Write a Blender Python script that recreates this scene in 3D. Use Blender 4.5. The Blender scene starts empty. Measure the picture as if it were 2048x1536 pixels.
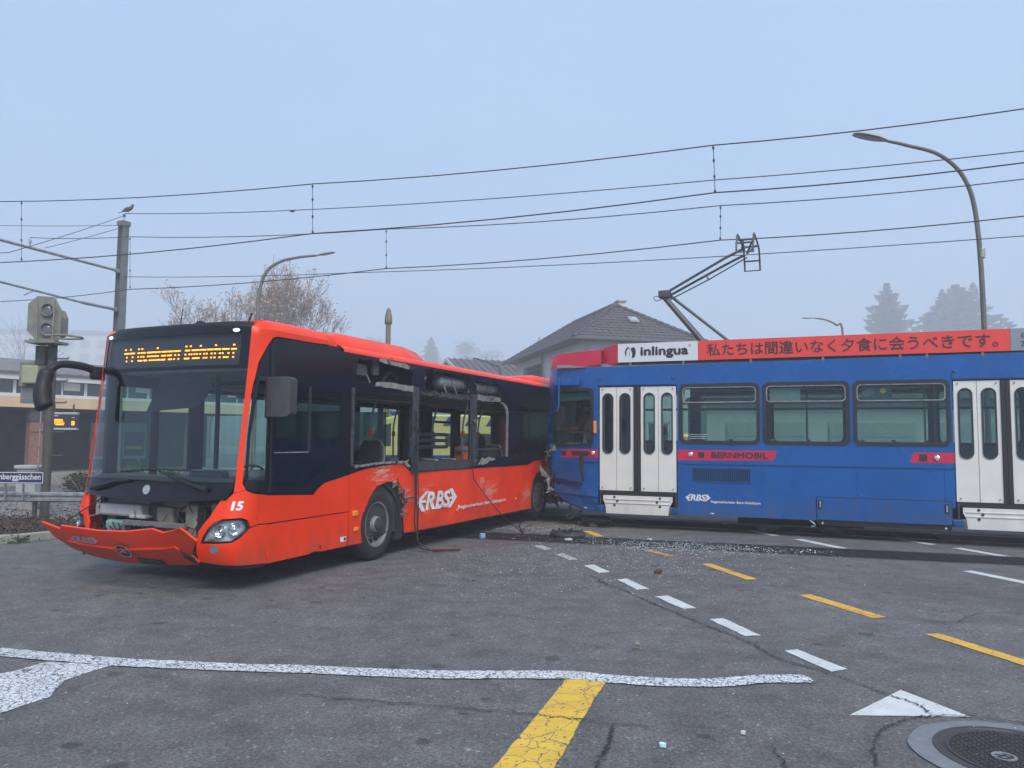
import bpy, bmesh, math, random
from mathutils import Vector, Matrix
from mathutils.geometry import delaunay_2d_cdt

R = math.radians
scene = bpy.context.scene
col = scene.collection

# ------------------------------------------------------------------ camera
PITCH, ROLL = math.atan(111 / 1540.0), R(0.48)
cam_data = bpy.data.cameras.new('camera')
cam_data.sensor_width = 36.0
cam_data.lens = 1540.0 / 2048.0 * 36.0
cam_data.clip_start, cam_data.clip_end = 0.05, 3000
cam = bpy.data.objects.new('camera', cam_data)
col.objects.link(cam)
cf = Vector((0, math.cos(PITCH), math.sin(PITCH)))
cu0 = Vector((0, -math.sin(PITCH), math.cos(PITCH)))
cr = Vector((1, 0, 0)) * math.cos(ROLL) + cu0 * math.sin(ROLL)
cu = Vector((1, 0, 0)) * -math.sin(ROLL) + cu0 * math.cos(ROLL)
cam.matrix_world = Matrix(((cr.x, cu.x, -cf.x, 0), (cr.y, cu.y, -cf.y, 0), (cr.z, cu.z, -cf.z, 1.65), (0, 0, 0, 1)))
scene.camera = cam

# ------------------------------------------------------------------ sky, sun, exposure
SUN_EL, SUN_AZ = R(47), R(160)
world = bpy.data.worlds.new('World')
scene.world = world
world.use_nodes = True
wn, wl = world.node_tree.nodes, world.node_tree.links
wn.clear()
w_out = wn.new('ShaderNodeOutputWorld')
w_bg = wn.new('ShaderNodeBackground')
w_sky = wn.new('ShaderNodeTexSky')
w_sky.sky_type = 'NISHITA'
w_sky.sun_disc = False
w_sky.sun_elevation, w_sky.sun_rotation = SUN_EL, SUN_AZ
w_sky.air_density, w_sky.dust_density = 1.4, 3.0
w_mix = wn.new('ShaderNodeMix'); w_mix.data_type = 'RGBA'
w_mix.inputs[0].default_value = 0.86
w_mix.inputs[7].default_value = (3.1, 4.6, 7.0, 1)     # even light of the fog layer over the place
wl.new(w_sky.outputs[0], w_mix.inputs[6])
w_tc = wn.new('ShaderNodeTexCoord'); w_nz = wn.new('ShaderNodeTexNoise')          # faint unevenness of the fog ceiling
w_nz.inputs['Scale'].default_value = 1.7; w_nz.inputs['Detail'].default_value = 5; w_nz.inputs['Roughness'].default_value = .5
w_rp = wn.new('ShaderNodeValToRGB')
w_rp.color_ramp.elements[0].position, w_rp.color_ramp.elements[1].position = .3, .7
w_rp.color_ramp.elements[0].color = (.93, .95, .985, 1); w_rp.color_ramp.elements[1].color = (1.05, 1.03, 1.0, 1)
w_ml = wn.new('ShaderNodeMix'); w_ml.data_type = 'RGBA'; w_ml.blend_type = 'MULTIPLY'; w_ml.inputs[0].default_value = 1
wl.new(w_tc.outputs['Generated'], w_nz.inputs['Vector']); wl.new(w_nz.outputs['Fac'], w_rp.inputs[0])
wl.new(w_mix.outputs[2], w_ml.inputs[6]); wl.new(w_rp.outputs[0], w_ml.inputs[7])
wl.new(w_ml.outputs[2], w_bg.inputs[0])
w_bg.inputs[1].default_value = 0.055
wl.new(w_bg.outputs[0], w_out.inputs[0])

sun_data = bpy.data.lights.new('sun', 'SUN')
sun_data.energy, sun_data.angle, sun_data.color = 1.5, R(28), (1.0, 0.93, 0.83)
sun = bpy.data.objects.new('sun', sun_data)
col.objects.link(sun)
sd = Vector((math.sin(SUN_AZ) * math.cos(SUN_EL), math.cos(SUN_AZ) * math.cos(SUN_EL), math.sin(SUN_EL)))
sun.rotation_euler = sd.to_track_quat('Z', 'Y').to_euler()

vs = scene.view_settings
scene.display_settings.display_device = 'sRGB'
vs.view_transform, vs.look, vs.gamma, vs.exposure = 'Standard', 'None', 1.0, 1.38
vs.use_curve_mapping = False
cy = scene.cycles
cy.use_denoising = True
cy.max_bounces, cy.diffuse_bounces, cy.glossy_bounces = 10, 3, 4
cy.transmission_bounces, cy.transparent_max_bounces, cy.volume_bounces = 6, 24, 2
cy.caustics_reflective = cy.caustics_refractive = False

# ------------------------------------------------------------------ mesh helpers
class MB:
    def __init__(s):
        s.v, s.f = [], []
    def add(s, vs_, fs_):
        o = len(s.v)
        s.v += [tuple(p) for p in vs_]
        s.f += [tuple(i + o for i in f) for f in fs_]
        return s
    def box(s, x0, x1, y0, y1, z0, z1, m=None):
        p = [(x, y, z) for x in (x0, x1) for y in (y0, y1) for z in (z0, z1)]
        if m: p = [m(*q) for q in p]
        return s.add(p, [(0, 1, 3, 2), (4, 6, 7, 5), (0, 4, 5, 1), (2, 3, 7, 6), (0, 2, 6, 4), (1, 5, 7, 3)])
    def bar(s, a, b, w, h, up=(0, 0, 1)):
        a, b = Vector(a), Vector(b); d = (b - a).normalized(); u = Vector(up)
        if abs(d.dot(u)) > .98: u = Vector((1, 0, 0))
        x = d.cross(u).normalized(); y = x.cross(d)
        p = [q + x * i * w / 2 + y * j * h / 2 for q in (a, b) for i, j in ((-1, -1), (1, -1), (1, 1), (-1, 1))]
        return s.add(p, [(0, 3, 2, 1), (4, 5, 6, 7), (0, 1, 5, 4), (1, 2, 6, 5), (2, 3, 7, 6), (3, 0, 4, 7)])
    def tube(s, pts, r, n=8, cap=True):
        pts = [Vector(p) for p in pts]
        rs = r if isinstance(r, (list, tuple)) else [r] * len(pts)
        base = len(s.v); prev = None
        for i, p in enumerate(pts):
            d = (pts[min(i + 1, len(pts) - 1)] - pts[max(i - 1, 0)])
            d = d.normalized() if d.length > 1e-9 else Vector((0, 0, 1))
            if prev is None:
                a = Vector((0, 0, 1)) if abs(d.z) < .9 else Vector((1, 0, 0))
                x = d.cross(a).normalized()
            else:
                x = (prev - d * prev.dot(d))
                x = x.normalized() if x.length > 1e-6 else d.orthogonal().normalized()
            prev = x; y = d.cross(x)
            for k in range(n):
                t = 2 * math.pi * k / n
                s.v.append(tuple(p + (x * math.cos(t) + y * math.sin(t)) * rs[i]))
        for i in range(len(pts) - 1):
            for k in range(n):
                a, b = base + i * n + k, base + i * n + (k + 1) % n
                s.f.append((a, b, b + n, a + n))
        if cap and n > 2:
            s.f.append(tuple(base + k for k in reversed(range(n))))
            e = base + (len(pts) - 1) * n
            s.f.append(tuple(e + k for k in range(n)))
        return s
    def lathe(s, prof, n=24, m=None, cap=True):
        # prof: (r, h) revolved round the local z axis, m maps (x, y, z)
        base = len(s.v)
        for r, h in prof:
            for k in range(n):
                t = 2 * math.pi * k / n
                q = (r * math.cos(t), r * math.sin(t), h)
                s.v.append(tuple(m(*q) if m else q))
        for i in range(len(prof) - 1):
            for k in range(n):
                a, b = base + i * n + k, base + i * n + (k + 1) % n
                s.f.append((a, b, b + n, a + n))
        if cap:
            s.f.append(tuple(base + k for k in reversed(range(n))))
            e = base + (len(prof) - 1) * n
            s.f.append(tuple(e + k for k in range(n)))
        return s
    def patch(s, outer, fn, t=.02, w=0., holes=(), step=None):
        # a plate cut to an outline (with holes), laid on the surface fn(u, v, w) and given thickness t
        loops = []
        for lp in [outer] + list(holes):
            q = []
            for i, a in enumerate(lp):
                b = lp[(i + 1) % len(lp)]
                k = max(1, math.ceil(math.hypot(b[0] - a[0], b[1] - a[1]) / step)) if step else 1
                q += [(a[0] + (b[0] - a[0]) * j / k, a[1] + (b[1] - a[1]) * j / k) for j in range(k)]
            loops.append(q)
        pts, edges = [], []
        for q in loops:
            o = len(pts); pts += q
            edges += [(o + i, o + (i + 1) % len(q)) for i in range(len(q))]
        nb = len(pts)
        if step:
            us = [p[0] for p in outer]; vs2 = [p[1] for p in outer]
            u = min(us) + step * .5
            while u < max(us):
                v = min(vs2) + step * .5
                while v < max(vs2):
                    if inside(u, v, loops) and min((u - p[0]) ** 2 + (v - p[1]) ** 2 for p in pts[:nb]) > (step * .35) ** 2:
                        pts.append((u, v))
                    v += step
                u += step
        res = delaunay_2d_cdt([Vector(p) for p in pts], edges, [], 0, 1e-6)
        rv, re, rf = res[0], res[1], res[2]
        tris = []
        for f in rf:
            c = sum((Vector(rv[i]) for i in f), Vector((0, 0))) / len(f)
            if inside(c.x, c.y, loops): tris.append(list(f))
        n = len(rv)
        front = [fn(p[0], p[1], w) for p in rv]
        if not t:
            return s.add(front, tris)
        back = [fn(p[0], p[1], w - t) for p in rv]
        cnt = {}
        for f in tris:
            for i in range(len(f)):
                e = (f[i], f[(i + 1) % len(f)])
                cnt[e] = 1
        faces = tris + [[i + n for i in reversed(f)] for f in tris]
        for (a, b) in cnt:
            if (b, a) not in cnt:
                faces.append([b, a, a + n, b + n])
        return s.add(front + back, faces)
    def build(s, name, mat=None, parent=None, smooth=None, loc=None, recalc=True, bevel=None):
        me = bpy.data.meshes.new(name)
        me.from_pydata(s.v, [], s.f)
        if recalc:
            bm = bmesh.new(); bm.from_mesh(me)
            bmesh.ops.recalc_face_normals(bm, faces=bm.faces)
            bm.to_mesh(me); bm.free()
        if mat: me.materials.append(mat)
        if smooth:
            me.shade_smooth(); me.set_sharp_from_angle(angle=R(smooth))
        return link(name, me, parent, loc, bevel)

def link(name, me, parent=None, loc=None, bevel=None):
    o = bpy.data.objects.new(name, me)
    col.objects.link(o)
    if parent: o.parent = parent
    if loc: o.location = loc
    if bevel:
        b = o.modifiers.new('bevel', 'BEVEL'); b.width = bevel; b.segments = 2; b.limit_method = 'ANGLE'; b.angle_limit = R(50)
    return o

def inside(x, y, loops):
    c = False
    for q in loops:
        j = len(q) - 1
        for i in range(len(q)):
            yi, yj = q[i][1], q[j][1]
            if (yi > y) != (yj > y) and x < (q[j][0] - q[i][0]) * (y - yi) / (yj - yi) + q[i][0]:
                c = not c
            j = i
    return c

def empty(name, loc=(0, 0, 0), rz=0, parent=None):
    o = bpy.data.objects.new(name, None)
    col.objects.link(o)
    o.location = loc; o.rotation_euler = (0, 0, rz)
    if parent: o.parent = parent
    o.empty_display_size = .2
    return o

def tag(o, label=None, cat=None, group=None, kind=None):
    if label: o['label'] = label
    if cat: o['category'] = cat
    if group: o['group'] = group
    if kind: o['kind'] = kind
    return o

def copy_tree(o, parent=None):
    c = o.copy(); col.objects.link(c); c.parent = parent
    for ch in list(o.children): copy_tree(ch, c)
    return c

def rect(u0, u1, v0, v1): return [(u0, v0), (u1, v0), (u1, v1), (u0, v1)]
def rrect(u0, u1, v0, v1, r, n=5):
    out = []
    for cx, cy_, a in ((u1 - r, v0 + r, -90), (u1 - r, v1 - r, 0), (u0 + r, v1 - r, 90), (u0 + r, v0 + r, 180)):
        for k in range(n + 1):
            t = R(a + 90 * k / n)
            out.append((cx + r * math.cos(t), cy_ + r * math.sin(t)))
    return out
def circle(cx, cy_, r, n=20, ry=None):
    return [(cx + r * math.cos(2 * math.pi * k / n), cy_ + (ry or r) * math.sin(2 * math.pi * k / n)) for k in range(n)]
def lerp_tab(tab, x):
    if x <= tab[0][0]: return tab[0][1]
    for (a, p), (b, q) in zip(tab, tab[1:]):
        if x <= b: return p + (q - p) * (x - a) / (b - a)
    return tab[-1][1]
def spline(pts, n=6):
    # Catmull-Rom through 3-D points
    P = [Vector(p) for p in pts]; P = [P[0] * 2 - P[1]] + P + [P[-1] * 2 - P[-2]]
    out = []
    for i in range(1, len(P) - 2):
        for k in range(n):
            t = k / n; a, b, c, d = P[i - 1], P[i], P[i + 1], P[i + 2]
            out.append(.5 * ((2 * b) + (c - a) * t + (2 * a - 5 * b + 4 * c - d) * t * t + (3 * b - a - 3 * c + d) * t ** 3))
    return out + [P[-2]]
def ragged(poly, amp, step, rnd):
    out = []
    for i, a in enumerate(poly):
        b = poly[(i + 1) % len(poly)]
        k = max(1, int(math.hypot(b[0] - a[0], b[1] - a[1]) / step))
        for j in range(k):
            t = j / k
            out.append((a[0] + (b[0] - a[0]) * t + rnd.uniform(-amp, amp), a[1] + (b[1] - a[1]) * t + rnd.uniform(-amp, amp)))
    return out
def hashn(x, y, z=0.):
    from mathutils import noise
    return noise.noise(Vector((x, y, z)))

# flat lettering: returns 2-D vertices and faces scaled into a box
def glyphs(txt, shear=0., bold=0.):
    cu_ = bpy.data.curves.new('lettering', 'FONT')
    cu_.body = txt; cu_.shear = shear; cu_.offset = bold; cu_.resolution_u = 3; cu_.size = 1
    o = bpy.data.objects.new('lettering', cu_)
    col.objects.link(o)
    dg = bpy.context.evaluated_depsgraph_get()
    me = o.evaluated_get(dg).to_mesh()
    v = [(p.co.x, p.co.y) for p in me.vertices]; f = [tuple(q.vertices) for q in me.polygons]
    o.evaluated_get(dg).to_mesh_clear()
    bpy.data.objects.remove(o); bpy.data.curves.remove(cu_)
    return v, f
def text(mb, txt, u0, u1, v0, v1, fn, w=.003, shear=0., bold=0., keep=False, fat=0.):
    v, f = glyphs(txt, shear, bold)
    if fat:      # heavier strokes: slightly shifted layers, each a fraction of a millimetre higher
        h = abs(v1 - v0) * fat; sg = 1 if u1 > u0 else -1
        for k, (du, dv) in enumerate(((-h, 0), (h, 0), (0, h), (0, -h))):
            text(mb, txt, u0 + du * sg + h * sg, u1 + du * sg - h * sg, v0 + dv + h, v1 + dv - h, fn, w + .0006 * (k + 1), shear, bold)
        return mb
    if not v: return mb
    a0, a1 = min(p[0] for p in v), max(p[0] for p in v); b0, b1 = min(p[1] for p in v), max(p[1] for p in v)
    su, sv = (u1 - u0) / (a1 - a0), (v1 - v0) / (b1 - b0)
    if keep: su = math.copysign(abs(sv), su)
    return mb.add([fn(u0 + (p[0] - a0) * su, v0 + (p[1] - b0) * sv, w) for p in v], f)

# ------------------------------------------------------------------ materials
def grime(nt, tc, src, col_=(.10, .085, .07), top=.95, amt=.55):
    # road film: streaky patches of dust, thicker low on the body
    N, Lk = nt.nodes, nt.links
    mp = N.new('ShaderNodeMapping'); mp.inputs['Scale'].default_value = (2.6, 2.6, .7); Lk.new(tc.outputs['Object'], mp.inputs['Vector'])
    nz = N.new('ShaderNodeTexNoise'); nz.inputs['Scale'].default_value = 2.3; nz.inputs['Detail'].default_value = 8; nz.inputs['Roughness'].default_value = .65; Lk.new(mp.outputs[0], nz.inputs['Vector'])
    sp = N.new('ShaderNodeSeparateXYZ'); Lk.new(tc.outputs['Object'], sp.inputs[0])
    mr = N.new('ShaderNodeMapRange'); mr.inputs['From Min'].default_value = top; mr.inputs['From Max'].default_value = .2; mr.inputs['To Min'].default_value = 0; mr.inputs['To Max'].default_value = .40; Lk.new(sp.outputs['Z'], mr.inputs['Value'])
    ad = N.new('ShaderNodeMath'); ad.operation = 'ADD'; Lk.new(nz.outputs['Fac'], ad.inputs[0]); Lk.new(mr.outputs[0], ad.inputs[1])
    rp = N.new('ShaderNodeMapRange'); rp.inputs['From Min'].default_value = .60; rp.inputs['From Max'].default_value = 1.0; rp.inputs['To Max'].default_value = amt; Lk.new(ad.outputs[0], rp.inputs['Value'])
    mx = N.new('ShaderNodeMix'); mx.data_type = 'RGBA'; mx.inputs[7].default_value = (*col_, 1)
    Lk.new(rp.outputs[0], mx.inputs[0]); Lk.new(src, mx.inputs[6])
    return mx.outputs[2]
def nodes_of(name):
    m = bpy.data.materials.new(name); m.use_nodes = True
    nt = m.node_tree
    return m, nt, nt.nodes['Principled BSDF']
def mat(name, c, rough=.5, metal=0., coat=0., var=.0, vscale=4., bump=0., bscale=60., emit=None, spec=.5, var2=None, dirt=None):
    m, nt, b = nodes_of(name)
    N, Lk = nt.nodes, nt.links
    b.inputs['Base Color'].default_value = (*c, 1)
    b.inputs['Roughness'].default_value = rough
    b.inputs['Metallic'].default_value = metal
    b.inputs['Coat Weight'].default_value = coat
    b.inputs['Coat Roughness'].default_value = .08
    b.inputs['Specular IOR Level'].default_value = spec
    tc = N.new('ShaderNodeTexCoord')
    if var or dirt:
        nz = N.new('ShaderNodeTexNoise'); nz.inputs['Scale'].default_value = vscale; nz.inputs['Detail'].default_value = 6
        Lk.new(tc.outputs['Object'], nz.inputs['Vector'])
        rp = N.new('ShaderNodeValToRGB'); rp.color_ramp.elements[0].position = .3; rp.color_ramp.elements[1].position = .72
        d = var2 or tuple(x * (1 - var) for x in c); e = tuple(min(1, x * (1 + var * .6)) for x in c)
        rp.color_ramp.elements[0].color = (*d, 1); rp.color_ramp.elements[1].color = (*e, 1)
        Lk.new(nz.outputs['Fac'], rp.inputs[0])
        last = rp.outputs[0]
        if dirt: last = grime(nt, tc, last, amt=dirt)
        Lk.new(last, b.inputs['Base Color'])
        mr = N.new('ShaderNodeMapRange'); mr.inputs['To Min'].default_value = max(0, rough - .1); mr.inputs['To Max'].default_value = min(1, rough + .12)
        Lk.new(nz.outputs['Fac'], mr.inputs['Value']); Lk.new(mr.outputs[0], b.inputs['Roughness'])
    if bump:
        n2 = N.new('ShaderNodeTexNoise'); n2.inputs['Scale'].default_value = bscale; n2.inputs['Detail'].default_value = 4
        Lk.new(tc.outputs['Object'], n2.inputs['Vector'])
        bp = N.new('ShaderNodeBump'); bp.inputs['Strength'].default_value = bump; bp.inputs['Distance'].default_value = .01
        Lk.new(n2.outputs['Fac'], bp.inputs['Height']); Lk.new(bp.outputs[0], b.inputs['Normal'])
    if emit:
        b.inputs['Emission Color'].default_value = (*c, 1); b.inputs['Emission Strength'].default_value = emit
    return m
def glass(name, tint, refl=1.0, ior=1.5):
    m = bpy.data.materials.new(name); m.use_nodes = True
    nt = m.node_tree; N, Lk = nt.nodes, nt.links; N.clear()
    out = N.new('ShaderNodeOutputMaterial'); mx = N.new('ShaderNodeMixShader'); tr = N.new('ShaderNodeBsdfTransparent'); gl = N.new('ShaderNodeBsdfGlossy')
    fr = N.new('ShaderNodeFresnel'); fr.inputs[0].default_value = ior
    mu = N.new('ShaderNodeMath'); mu.operation = 'MULTIPLY'; mu.inputs[1].default_value = refl
    tr.inputs[0].default_value = (*tint, 1); gl.inputs['Roughness'].default_value = .03; gl.inputs[0].default_value = (.9, .95, 1, 1)
    ge = N.new('ShaderNodeNewGeometry'); sb = N.new('ShaderNodeMath'); sb.operation = 'SUBTRACT'; sb.inputs[0].default_value = 1
    m2 = N.new('ShaderNodeMath'); m2.operation = 'MULTIPLY'; Lk.new(ge.outputs['Backfacing'], sb.inputs[1])
    Lk.new(fr.outputs[0], mu.inputs[0]); Lk.new(mu.outputs[0], m2.inputs[0]); Lk.new(sb.outputs[0], m2.inputs[1]); Lk.new(m2.outputs[0], mx.inputs[0]); Lk.new(tr.outputs[0], mx.inputs[1]); Lk.new(gl.outputs[0], mx.inputs[2]); Lk.new(mx.outputs[0], out.inputs[0])
    return m

M = {}
M['black_paint'] = mat('black_paint', (.004, .005, .010), .16, coat=.0, var=.25, vscale=3, spec=.3)
M['black_plastic'] = mat('black_plastic', (.014, .015, .017), .5, bump=.15, bscale=200, spec=.3)
M['rubber'] = mat('rubber', (.018, .018, .02), .75, bump=.2, bscale=80, var=.3, vscale=8)
M['dark_void'] = mat('dark_void', (.012, .012, .014), .9)
M['dark_grey'] = mat('dark_grey', (.045, .046, .05), .6, var=.3, vscale=7)
M['mid_grey'] = mat('mid_grey', (.16, .165, .17), .55, var=.2, vscale=6)
M['light_grey'] = mat('light_grey', (.42, .43, .43), .55, var=.15, vscale=5)
M['steel'] = mat('steel', (.45, .46, .47), .35, metal=.9, var=.2, vscale=12)
M['dull_alu'] = mat('dull_alu', (.33, .335, .34), .45, metal=.5, var=.35, vscale=9, bump=.2, bscale=40)
M['chrome'] = mat('chrome', (.75, .76, .78), .12, metal=1.)
M['white_paint'] = mat('white_paint', (.72, .73, .74), .4, var=.08, vscale=5)
M['torn_white'] = mat('torn_white', (.26, .245, .225), .7, var=.45, vscale=14, bump=.5, bscale=30)
M['torn_dark'] = mat('torn_dark', (.07, .075, .085), .55, metal=.4, var=.6, vscale=18, bump=.4, bscale=40)
M['amber'] = mat('amber', (.85, .28, .02), .25, coat=.5)
M['led'] = mat('led', (1., .36, .01), .5, emit=1.0)
M['marker_white'] = mat('marker_white', (.75, .88, 1.), .3, emit=.5)
M['beige_plastic'] = mat('beige_plastic', (.26, .25, .20), .55, var=.2, vscale=6)
M['cyan_plastic'] = mat('cyan_plastic', (.20, .33, .33), .4, var=.2, vscale=6)
M['seat_cloth'] = mat('seat_cloth', (.035, .037, .045), .9, bump=.3, bscale=150)
M['seat_shell'] = mat('seat_shell', (.32, .33, .34), .45)
M['handrail'] = mat('handrail', (.22, .22, .23), .3, metal=.8)
M['handrail_pad'] = mat('handrail_pad', (.17, .18, .2), .7)
M['orange_plastic'] = mat('orange_plastic', (.75, .13, .03), .45)
M['yellow_bar'] = mat('yellow_bar', (.75, .55, .08), .4)
M['windscreen'] = glass('windscreen', (.78, .88, .88), 1.0)
M['bus_glass'] = glass('bus_glass', (.30, .36, .38), 1.0)
M['clear_glass'] = glass('clear_glass', (.80, .90, .87), 1.0)
M['tram_glass'] = glass('tram_glass', (.66, .78, .755), 1.0)
M['lens_glass'] = glass('lens_glass', (.93, .95, .96), .8)

def red_paint(name, scuffs=()):
    # red vehicle paint; scuffs = scraped places (x, z, radius) in the vehicle's own frame
    m, nt, b = nodes_of(name); N, Lk = nt.nodes, nt.links
    b.inputs['Roughness'].default_value = .36; b.inputs['Specular IOR Level'].default_value = .3; b.inputs['Coat Weight'].default_value = .1; b.inputs['Coat Roughness'].default_value = .12
    tc = N.new('ShaderNodeTexCoord')
    nz = N.new('ShaderNodeTexNoise'); nz.inputs['Scale'].default_value = 1.7; nz.inputs['Detail'].default_value = 5
    Lk.new(tc.outputs['Object'], nz.inputs['Vector'])
    rp = N.new('ShaderNodeValToRGB'); rp.color_ramp.elements[0].position = .3; rp.color_ramp.elements[1].position = .75
    rp.color_ramp.elements[0].color = (.74, .034, .0, 1); rp.color_ramp.elements[1].color = (.88, .046, .001, 1)
    Lk.new(nz.outputs['Fac'], rp.inputs[0]); last = rp.outputs[0]
    if scuffs:
        tot = None
        for (x, z, r) in scuffs:
            mp = N.new('ShaderNodeVectorMath'); mp.operation = 'MULTIPLY'; mp.inputs[1].default_value = (1, 0, 1.5)
            Lk.new(tc.outputs['Object'], mp.inputs[0])
            ds = N.new('ShaderNodeVectorMath'); ds.operation = 'DISTANCE'; ds.inputs[1].default_value = (x, 0, z * 1.5)
            Lk.new(mp.outputs[0], ds.inputs[0])
            mr = N.new('ShaderNodeMapRange'); mr.inputs['From Min'].default_value = 0; mr.inputs['From Max'].default_value = r; mr.inputs['To Min'].default_value = 1; mr.inputs['To Max'].default_value = 0
            Lk.new(ds.outputs['Value'], mr.inputs['Value'])
            if tot is None: tot = mr.outputs[0]
            else:
                mx = N.new('ShaderNodeMath'); mx.operation = 'MAXIMUM'; Lk.new(tot, mx.inputs[0]); Lk.new(mr.outputs[0], mx.inputs[1]); tot = mx.outputs[0]
        st = N.new('ShaderNodeMapping'); st.inputs['Scale'].default_value = (2.2, 1, 13); st.inputs['Rotation'].default_value = (0, R(18), 0)
        Lk.new(tc.outputs['Object'], st.inputs['Vector'])
        n2 = N.new('ShaderNodeTexNoise'); n2.inputs['Scale'].default_value = 2.2; n2.inputs['Detail'].default_value = 8; n2.inputs['Distortion'].default_value = 1.2
        Lk.new(st.outputs[0], n2.inputs['Vector'])
        ad = N.new('ShaderNodeMath'); ad.operation = 'MULTIPLY_ADD'; ad.inputs[1].default_value = .42; Lk.new(tot, ad.inputs[0]); Lk.new(n2.outputs['Fac'], ad.inputs[2])
        r2 = N.new('ShaderNodeValToRGB'); r2.color_ramp.elements[0].position = .72; r2.color_ramp.elements[1].position = 1.0
        Lk.new(ad.outputs[0], r2.inputs[0])
        mx = N.new('ShaderNodeMix'); mx.data_type = 'RGBA'; mx.inputs[7].default_value = (.62, .33, .26, 1)
        Lk.new(r2.outputs[0], mx.inputs[0]); Lk.new(last, mx.inputs[6]); last = mx.outputs[2]
    Lk.new(grime(nt, tc, last, (.16, .07, .05), .7, .5), b.inputs['Base Color'])
    return m
M['red'] = red_paint('red_paint')
M['red_scraped'] = red_paint('red_paint_scraped', [(2.9, 1.18, .62), (3.5, .8, .45), (4.1, .72, .55), (6.3, .72, .55), (6.0, .9, .3), (8.0, .6, .5)])
M['tram_blue'] = mat('tram_blue', (.0, .088, .33), .26, coat=.0, var=.12, vscale=1.1, spec=.5, bump=.12, bscale=1.6, dirt=.45)
M['tram_blue_dark'] = mat('tram_blue_dark', (.0, .068, .23), .42, coat=.05, var=.2, vscale=2)
M['tram_red'] = mat('tram_red', (.56, .012, .05), .4, coat=.2, var=.1, vscale=2)
M['sign_red'] = mat('sign_red', (.78, .055, .038), .45, var=.05, vscale=2)
M['sign_white'] = mat('sign_white', (.66, .68, .72), .45, var=.05, vscale=2)
M['sign_grey'] = mat('sign_grey', (.24, .27, .32), .5)
M['sign_dark'] = mat('sign_dark', (.045, .018, .03), .5)
M['ink'] = mat('ink', (.02, .022, .03), .5)
M['cream'] = mat('cream', (.74, .73, .69), .42, coat=.1, var=.07, vscale=3, dirt=.22)
M['frame_black'] = mat('frame_black', (.016, .017, .02), .45)
# ------------------------------------------------------------------ ground
def asphalt(name, base=.112, tint=(1.0, 1.0, 1.02)):
    m, nt, b = nodes_of(name); N, Lk = nt.nodes, nt.links
    tc = N.new('ShaderNodeTexCoord')
    def noise(sc, det=4, dist=0., vec=None):
        n = N.new('ShaderNodeTexNoise'); n.inputs['Scale'].default_value = sc; n.inputs['Detail'].default_value = det; n.inputs['Roughness'].default_value = .78 if sc > 50 else .55; n.inputs['Distortion'].default_value = dist
        Lk.new(vec or tc.outputs['Object'], n.inputs['Vector']); return n.outputs['Fac']
    def ramp(src, *st):
        r = N.new('ShaderNodeValToRGB'); e = r.color_ramp.elements
        e[0].position, e[1].position = st[0][0], st[-1][0]
        e[0].color = (*[st[0][1]] * 3, 1); e[1].color = (*[st[-1][1]] * 3, 1)
        for p, v in st[1:-1]:
            q = e.new(p); q.color = (v, v, v, 1)
        Lk.new(src, r.inputs[0]); return r.outputs[0]
    def mul(a, b_):
        x = N.new('ShaderNodeMix'); x.data_type = 'RGBA'; x.blend_type = 'MULTIPLY'; x.inputs[0].default_value = 1
        Lk.new(a, x.inputs[6]); Lk.new(b_, x.inputs[7]); return x.outputs[2]
    big = ramp(noise(.42, 7, .6), (.28, .76), (.45, .97), (.58, 1.04), (.72, 1.24))
    mid = ramp(noise(3.2, 8, .3), (.3, .72), (.5, 1.0), (.7, 1.25))
    st = N.new('ShaderNodeMapping'); st.inputs['Scale'].default_value = (1.6, 6.5, 1); Lk.new(tc.outputs['Object'], st.inputs['Vector'])
    stain = ramp(noise(2.4, 2, .5, st.outputs[0]), (.24, .52), (.31, 1.0))
    vs_ = N.new('ShaderNodeTexVoronoi'); vs_.inputs['Scale'].default_value = 2.6; Lk.new(tc.outputs['Object'], vs_.inputs['Vector'])
    sr = N.new('ShaderNodeSeparateColor'); Lk.new(vs_.outputs['Color'], sr.inputs[0])
    rad_ = N.new('ShaderNodeMath'); rad_.operation = 'MULTIPLY'; rad_.inputs[1].default_value = .17; Lk.new(sr.outputs[0], rad_.inputs[0])
    dif = N.new('ShaderNodeMath'); dif.operation = 'SUBTRACT'; Lk.new(vs_.outputs['Distance'], dif.inputs[0]); Lk.new(rad_.outputs[0], dif.inputs[1])
    jit = N.new('ShaderNodeMath'); jit.operation = 'MULTIPLY_ADD'; jit.inputs[1].default_value = .16; Lk.new(noise(14, 4), jit.inputs[0]); Lk.new(dif.outputs[0], jit.inputs[2])
    spots = ramp(jit.outputs[0], (.06, .52), (.11, 1.0))
    grain = ramp(noise(62, 9), (.36, .30), (.48, .90), (.56, 1.25), (.66, 2.7))
    vo = N.new('ShaderNodeTexVoronoi'); vo.inputs['Scale'].default_value = 48; Lk.new(tc.outputs['Object'], vo.inputs['Vector'])
    agg = ramp(vo.outputs['Color'], (.0, .66), (.6, 1.0), (.85, 1.1), (.95, 1.9))
    c = mul(mul(mul(mul(mul(big, mid), stain), grain), agg), spots)
    fin = N.new('ShaderNodeMix'); fin.data_type = 'RGBA'; fin.blend_type = 'MULTIPLY'; fin.inputs[0].default_value = 1
    fin.inputs[7].default_value = (base * tint[0], base * tint[1], base * tint[2], 1)
    Lk.new(c, fin.inputs[6]); Lk.new(fin.outputs[2], b.inputs['Base Color'])
    b.inputs['Roughness'].default_value = .82
    bp = N.new('ShaderNodeBump'); bp.inputs['Strength'].default_value = .5; bp.inputs['Distance'].default_value = .006
    Lk.new(noise(120, 3), bp.inputs['Height']); Lk.new(bp.outputs[0], b.inputs['Normal'])
    return m
M['asphalt'] = asphalt('asphalt')
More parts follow.
